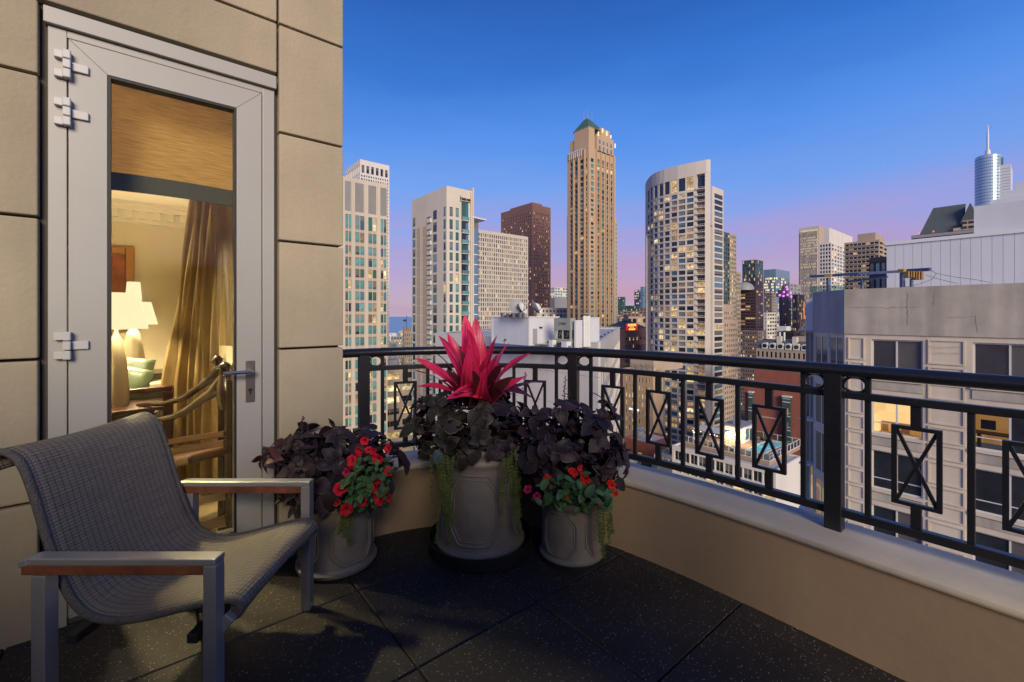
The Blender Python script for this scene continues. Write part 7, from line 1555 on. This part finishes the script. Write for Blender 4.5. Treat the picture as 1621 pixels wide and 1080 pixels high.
def orient(o, p, d, up, s=1.0):
    """x axis along d, z axis near up"""
    d = d.normalized(); y = up.cross(d)
    if y.length < 1e-3: y = Vector((0, 1, 0))
    y.normalize(); z = d.cross(y)
    o.matrix_basis = Matrix(((d.x * s, y.x * s, z.x * s, p.x), (d.y * s, y.y * s, z.y * s, p.y), (d.z * s, y.z * s, z.z * s, p.z), (0, 0, 0, 1)))
def coleus(label, c, zc, rx, ry, rz, meshes, nwh, wall=None, tops=(), seed=1, per=(5, 7), shift=(0, 0)):
    rnd = random.Random(seed); t = thing('foliage_plant', label, 'plant', (c.x, c.y, zc)); cnt = 0; whs = []; tries = 0
    base = Vector((0, 0, -rz * .9))
    while len(whs) < nwh and tries < 4000:
        tries += 1; a = rnd.uniform(0, 2 * math.pi); h = rnd.uniform(-.75, 1); q = math.sqrt(max(0, 1 - h * h * .9)); k = rnd.choice((1, 1, 1, .72)) * rnd.uniform(.88, 1.06)
        p = Vector((rx * q * math.cos(a) * k + shift[0] * (h + 1) / 2, ry * q * math.sin(a) * k + shift[1] * (h + 1) / 2, rz * h * k)); w = Vector((c.x + p.x, c.y + p.y, 0))
        r = w.xy - C0
        if wall and (r.dot(V) > -.045 and r.dot(U) < .05): continue
        if (w.y > c.y + ry * .55) and rnd.random() < .5: continue
        if any((p - x).length < .055 for x in whs): continue
        whs.append(p)
    sb = MB()
    for p in whs:
        d = Vector((p.x / rx ** 1.3, p.y / ry ** 1.3, p.z / rz * .7 + .35)).normalized(); d = (d + Vector((rnd.uniform(-.3, .3), rnd.uniform(-.3, .3), rnd.uniform(-.1, .4)))).normalized()
        sb.tube([base + Vector((p.x * .15, p.y * .15, 0)), p * .55 + Vector((0, 0, -.02)), p], [.006, .005, .004], 5)
        a1 = d.orthogonal().normalized(); a2 = d.cross(a1); n = rnd.randint(*per); off = rnd.uniform(0, 6.28)
        for i in range(n):
            if cnt >= 300: break
            a = off + 2 * math.pi * i / n + rnd.uniform(-.3, .3); out = a1 * math.cos(a) + a2 * math.sin(a); lift = rnd.uniform(-.15, .55) if i < 4 else rnd.uniform(.6, 1.2)
            ld = (out + d * lift + Vector((0, 0, -.28))).normalized(); w = Vector((c.x, c.y, 0)) + p + ld * .08
            if wall and (Vector((w.x, w.y)) - C0).dot(V) > -.02 and (Vector((w.x, w.y)) - C0).dot(U) < .03: continue
            me = rnd.choice(meshes if not callable(meshes) else meshes(p)); o = link('leaf', me, t); orient(o, p + out * .006, ld, d, rnd.uniform(.72, 1.2) * (1 if i < 4 else .6)); cnt += 1
    for dx, dy, hh in tops:
        p0 = Vector((dx, dy, rz * .75)); sb.tube([p0 - Vector((0, 0, .1)), p0 + Vector((.004, 0, hh * .6)), p0 + Vector((.012, 0, hh))], [.003, .0025, .001], 5)
        for k in range(16):
            f = k / 16; a = k * 2.4; q = p0 + Vector((.012 * f, 0, hh * (.25 + .75 * f))); e = q + Vector((math.cos(a), math.sin(a), .5)) * .012 * (1.2 - f * .6); sb.tube([q, e], [.0012, .0035], 5)
    fb = MB()
    for k in range(420):
        a = rnd.uniform(0, 6.283); h = rnd.uniform(-.85, .8); q = math.sqrt(max(0, 1 - h * h * .9)); r_ = rnd.uniform(.25, .86); p = Vector((rx * q * math.cos(a) * r_, ry * q * math.sin(a) * r_, rz * h * .9)); w = Vector((c.x + p.x, c.y + p.y)) - C0
        if wall and w.dot(V) > -.08 and w.dot(U) < .05: continue
        d = (Vector((math.cos(a), math.sin(a), rnd.uniform(-1, .6)))).normalized(); y = d.cross(Vector((rnd.uniform(-.5, .5), rnd.uniform(-.5, .5), 1))).normalized() * .026; L_ = rnd.uniform(.05, .09); n_ = d.cross(y).normalized() * .012
        fb.quad(p, p + d * L_ * .45 + y, p + d * L_, p + d * L_ * .45 + n_); fb.quad(p, p + d * L_ * .45 + n_, p + d * L_, p + d * L_ * .45 - y)
    stuff(fb.build('inner_foliage', mat('inner_dark_foliage', (.018, .012, .015), rough=.6, var=.4, scale=12), t))
    sb.build('stem', M_stem, t, smooth=True); return t
LC = lm(M_col, .092, .037); LR = lm(M_colr, .096, .037); LG_ = lm(M_colg, .090, .037)
cl_ = Vector((P(528, 500, 2.33).x, 2.33))
coleus('bushy purple-black coleus filling the left planter, with maroon leaves on its left side', cl_, zpx(738, 2.33), .345, .20, .22, lambda p: (LR if (p.x < -.22 and random.random() < .7) else LC), 46, wall=True, tops=((-.17, 0, .10),), seed=4)
cm_ = Vector((P(745, 500, 2.50).x, 2.50))
coleus('wide dark olive-purple coleus ringing the pink leaves in the tall middle planter', cm_, zpx(668, 2.50), .355, .25, .19, lambda p: (LG_ if p.x < .12 else LC), 48, seed=7, tops=((.30, 0, .14),))
cr_ = Vector((P(903, 500, 2.42).x, 2.42))
coleus('tall loose purple coleus in the smallest right planter, leaning over the parapet', cr_, zpx(708, 2.42), .315, .22, .26, LC, 46, seed=10, tops=((-.04, -.02, .20), (-.01, .05, .12)), shift=(.02, 0))
# a few leaves cascading to the right over the parapet
# hot pink cordyline
ti = thing('pink_cordyline', 'cordyline with hot pink and maroon sword leaves rising from the middle planter', 'plant', (P(755, 500, 2.5).x, 2.5, zpx(650, 2.5)))
tips = [(736, 506, 2.46, 1, .030, 0), (753, 511, 2.52, 1, .028, 1), (697, 538, 2.42, 1, .031, 0), (711, 535, 2.54, 1, .026, 0), (741, 528, 2.36, 1, .028, 0), (786, 537, 2.44, 1, .030, 1), (729, 560, 2.34, 0, .036, 0), (776, 560, 2.32, 1, .038, 1),
        (662, 571, 2.46, 1, .021, 0), (653, 588, 2.40, 1, .019, 0), (662, 614, 2.36, 1, .026, 0), (836, 563, 2.42, 1, .030, 1), (832, 598, 2.36, 1, .026, 1), (840, 630, 2.32, 0, .024, 1), (862, 606, 2.5, 0, .018, 1), (803, 549, 2.54, 1, .022, 1), (795, 580, 2.30, 0, .032, 1), (747, 590, 2.26, 0, .036, 0), (760, 566, 2.58, 1, .030, 1), (708, 590, 2.34, 0, .028, 0), (809, 600, 2.28, 0, .028, 1), (690, 560, 2.6, 0, .022, 0), (722, 626, 2.28, 0, .028, 0), (800, 628, 2.28, 0, .026, 1), (766, 600, 2.24, 1, .030, 1), (744, 552, 2.30, 1, .034, 0), (788, 565, 2.38, 1, .034, 1), (718, 575, 2.48, 1, .028, 0), (771, 585, 2.28, 1, .036, 1)]
random.seed(14)
for i, (px, py, Y, pk, w, org_) in enumerate(tips):
    tip = P(px, py, Y) - ti.location; b0 = Vector((((-.055, .03, 0), (.05, -.02, 0))[org_])) + Vector((random.uniform(-.015, .015), random.uniform(-.015, .015), random.uniform(-.02, .12))); L = (tip - b0).length * 1.08; vert = max(tip.z / L, 0)
    dr = .30 + .42 * (1 - vert) + random.uniform(-.05, .1); me = leaf_mesh('leaf', L, w * (1.38 + .42 * vert), M_ti if pk else M_tid, shape='lance', droop=dr, fold=.22, wave=.17, rows=14, seed=i, twist=random.uniform(-.9, .9)); o = link('leaf', me, ti)
    end = Vector((math.sin(dr * 1.6) / (dr * 1.6), 0, -(1 - math.cos(dr * 1.6)) / (dr * 1.6))); d = (tip - b0).normalized(); face = Vector((random.uniform(-.5, .5), -1, .25)) if vert > .6 else Vector((random.uniform(-.3, .3), -.35, 1))
    if vert > .6: face = Vector((-tip.x * 6 + random.uniform(-.4, .4), -.7, .25))
    y = face.cross(d).normalized(); z = d.cross(y); a = math.atan2(-end.z, end.x); d2 = d * math.cos(a) + z * math.sin(a); orient(o, b0, d2, face)
b = MB(); b.tube([(0, 0, -.25), (0, 0, .1)], .016, 8); b.build('stem', M_stem, ti)
# petunias and impatiens
def flower_mesh(m, r, lobes=5, depth=.012, seed=0):
    rnd = random.Random(seed); b = MB(); b.uv = []; n = lobes * 6; rings = ((.12, -depth, 0), (.35, -depth * .35, .3), (.7, 0, .7), (1.0, .06 * r, 1.0))
    for q, z, t in rings:
        for k in range(n):
            a = 2 * math.pi * k / n; e = 1 - .16 * (abs(math.cos(a * lobes / 2)) ** 6) * (q > .5) + (.03 * math.sin(a * 3 + seed)) * q; b.v.append((z + (.10 * r * math.sin(a * lobes + seed) * q if q > .6 else 0), r * q * e * math.cos(a), r * q * e * math.sin(a))); b.uv.append((math.cos(a * lobes / 2) * .9, t))
    for i in range(3):
        for k in range(n): k2 = (k + 1) % n; b.f.append((i * n + k, i * n + k2, (i + 1) * n + k2, (i + 1) * n + k)); b.m.append(0)
    b.f.append(tuple(range(n))); b.m.append(1)
    return b.mesh('flower', [m, M_stem], smooth=True)
def bedding(name, label, c, zc, flowers, fm, leaves, box, n, seed):
    rnd = random.Random(seed); t = thing(name, label, 'plant', (c.x, c.y, zc))
    for j, (px, py, Y, s) in enumerate(flowers):
        o = link('flower', rnd.choice(fm[0] if s > 0 else fm[1]), t); p = P(px, py, Y) - t.location; d = Vector((rnd.uniform(-.6, .6), -1, rnd.uniform(-.15, .6))); orient(o, p, d, Vector((rnd.uniform(-.4, .4), 0, 1)), abs(s) * rnd.uniform(.9, 1.08))
    for k in range(n):
        px = box[0] + max(-1.7, min(1.7, rnd.gauss(0, 1))) * box[2]; py = box[1] + max(-1.7, min(1.7, rnd.gauss(0, 1))) * box[3]; Y = box[4] + rnd.uniform(-.07, .09); p = P(px, py, Y) - t.location
        d = Vector((rnd.uniform(-1, 1), rnd.uniform(-1, .2), rnd.uniform(-.7, .8))); o = link('leaf', rnd.choice(leaves), t); orient(o, p, d, Vector((rnd.uniform(-.4, .4), -.6, 1)), rnd.uniform(.7, 1.25))
    sb = MB()
    for k in range(18): px = box[0] + rnd.uniform(-1.3, 1.3) * box[2]; py = box[1] + rnd.uniform(-1.3, 1.3) * box[3]; e = P(px, py, box[4]) - t.location; sb.tube([Vector((0, 0, -.05)), e * .5 + Vector((0, 0, .03)), e], [.003, .0025, .002], 5)
    sb.build('stem', M_grn, t); return t
FR = [flower_mesh(M_red, .026, 5, .012, s) for s in range(3)]; FI = [flower_mesh(M_imp, .0215, 5, .004, s + 5) for s in range(3)]; FM = [flower_mesh(M_mag, .022, 5, .010, s + 9) for s in range(2)]
LGr = lm(M_grn, .042, .0125, shape='lance'); LGi = lm(M_grn, .062, .016, shape='lance')
pf_ = [(577, 698, 2.17, .9), (568, 715, 2.13, 1.1), (557, 729, 2.10, 1.15), (559, 735, 2.16, 1), (598, 727, 2.12, 1.2), (614, 710, 2.17, 1), (615, 746, 2.13, .9), (602, 759, 2.12, 1), (592, 772, 2.10, 1.1), (538, 774, 2.09, 1.15), (573, 793, 2.08, 1.05), (548, 807, 2.07, 1.2), (533, 795, 2.12, .8), (600, 791, 2.09, 1.1), (611, 786, 2.12, 1.1), (590, 714, 2.15, .9), (579, 766, 2.12, .8), (548, 748, 2.12, -.9), (583, 712, 2.19, .8), (590, 780, 2.15, .8)]
bedding('red_petunia', 'red petunias with small green leaves spilling from the front of the left planter', uv(-.09, -.36), .46, pf_, (FR, FM), LGr, (575, 765, 22, 24, 2.14), 190, 3)
pi_ = [(869, 760, 2.20, 1.1), (866, 757, 2.22, .9), (881, 766, 2.20, .8), (909, 749, 2.18, 1), (905, 746, 2.20, .9), (918, 741, 2.19, .85), (926, 759, 2.16, 1.2), (923, 753, 2.18, .9), (969, 769, 2.20, 1.0), (966, 765, 2.22, .8), (974, 781, 2.20, .8), (896, 787, 2.15, .7), (899, 789, 2.16, .6), (835, 775, 2.22, -1.0), (850, 786, 2.18, -.9), (846, 790, 2.2, -.7), (949, 797, 2.15, .4), (839, 771, 2.24, -.6)]
bedding('scarlet_impatiens', 'scarlet impatiens with dark green leaves at the front of the smallest right planter', uv(.90, -1.12), .42, pi_, (FI, FM), LGi, (908, 778, 30, 15, 2.20), 120, 8)
# creeping jenny trails
def trail(label, c, starts, seed):
    rnd = random.Random(seed); t = thing('trailing_creeper', label, 'plant', c); b = MB(); sb = MB()
    for px, py, Y, L, sway in starts:
        p = P(px, py, Y) - Vector(c); n = int(L / .010); pts = []
        for k in range(n):
            pts.append(p.copy()); 
            for s in (-1, 1):
                a = rnd.uniform(-.9, .9) + (0 if s > 0 else math.pi); d = Vector((math.cos(a), -abs(math.sin(a)) * .6 - .2, rnd.uniform(-.5, .3))).normalized() * rnd.uniform(.008, .015); w = d.cross(Vector((0, -.4, 1))).normalized() * d.length * .48
                b.quad(p, p + d * .5 + w, p + d, p + d * .5 - w)
            p = p + Vector((sway * .004 + rnd.uniform(-.0025, .0025), -.002 if k < 6 else rnd.uniform(-.001, .001), -.010))
        sb.tube(pts, .0016, 4)
    stuff(b.build('leaves', M_jen, t)); sb.build('stem', M_jen, t)
trail('yellow-green creeper trailing down the left side of the tall middle planter', (*uv(.45, -.7), .5), [(683, 700, 2.36, .34, .2), (690, 712, 2.33, .5, .4), (697, 708, 2.31, .42, .2), (703, 720, 2.30, .46, -.2), (710, 724, 2.29, .30, 0), (718, 722, 2.29, .14, 0), (688, 695, 2.38, .18, -.3), (706, 715, 2.30, .38, .3)], 1)
trail('yellow-green creeper trailing down the right side of the tall middle planter', (*uv(.8, -.6), .5), [(797, 722, 2.30, .30, 0), (803, 718, 2.31, .40, .2), (809, 715, 2.33, .44, .3), (815, 712, 2.35, .36, .2), (820, 706, 2.38, .28, .1), (800, 725, 2.30, .22, -.2)], 2)
trail('yellow-green creeper hanging at the front of the left planter', (*uv(-.1, -.4), .38), [(545, 806, 2.19, .14, 0), (551, 810, 2.18, .17, .2), (540, 812, 2.19, .10, -.2), (557, 808, 2.19, .10, .3), (510, 800, 2.2, .07, 0), (548, 812, 2.185, .15, .1)], 3)
trail('yellow-green creeper hanging at the right of the smallest right planter', (*uv(1.0, -1.0), .33), [(952, 796, 2.24, .26, .1), (958, 800, 2.25, .20, .2), (963, 796, 2.26, .16, .3), (948, 802, 2.24, .18, 0), (955, 800, 2.24, .27, .1), (966, 800, 2.27, .10, .1)], 4)

# leave out the blocks of the far city that nothing of can be seen from the terrace
bpy.context.view_layer.update(); dg = bpy.context.evaluated_depsgraph_get(); org = Vector((0, 0, EYE)); kill = []
for o in [o for o in bpy.data.objects if o.name.split('.')[0] == 'city_block']:
    kids = list(o.children); seen = False
    wl = [k for k in kids if k.name.split('.')[0] == 'wall'][0]; bb = [wl.matrix_world @ Vector(c) for c in wl.bound_box]
    x0 = min(CX + FPX * c.x / c.y for c in bb); x1 = max(CX + FPX * c.x / c.y for c in bb); y0 = min(HY - FPX * (c.z - EYE) / c.y for c in bb); y1 = min(max(HY - FPX * (c.z - EYE) / c.y for c in bb), 860); cY = sum(c.y for c in bb) / 8
    for i in range(7):
        for j in range(9):
            px, py = x0 + (x1 - x0) * (i + .5) / 7, y0 + (y1 - y0) * (j + .3) / 9
            p0 = org; d = (P(px, py, 1.0) - org).normalized()
            for hop in range(6):
                h = SC.ray_cast(dg, p0, d)
                if not h[0]: break
                r = h[4]
                while r.parent: r = r.parent
                if r is o: seen = True
                if 'glass' in (h[4].active_material.name if h[4].type == 'MESH' and h[4].active_material else '') and not seen: p0 = h[1] + d * .01; continue
                break
            if seen: break
        if seen: break
    if not seen: kill += [o] + kids
print('KILL', len(kill))
for o in kill: bpy.data.objects.remove(o)
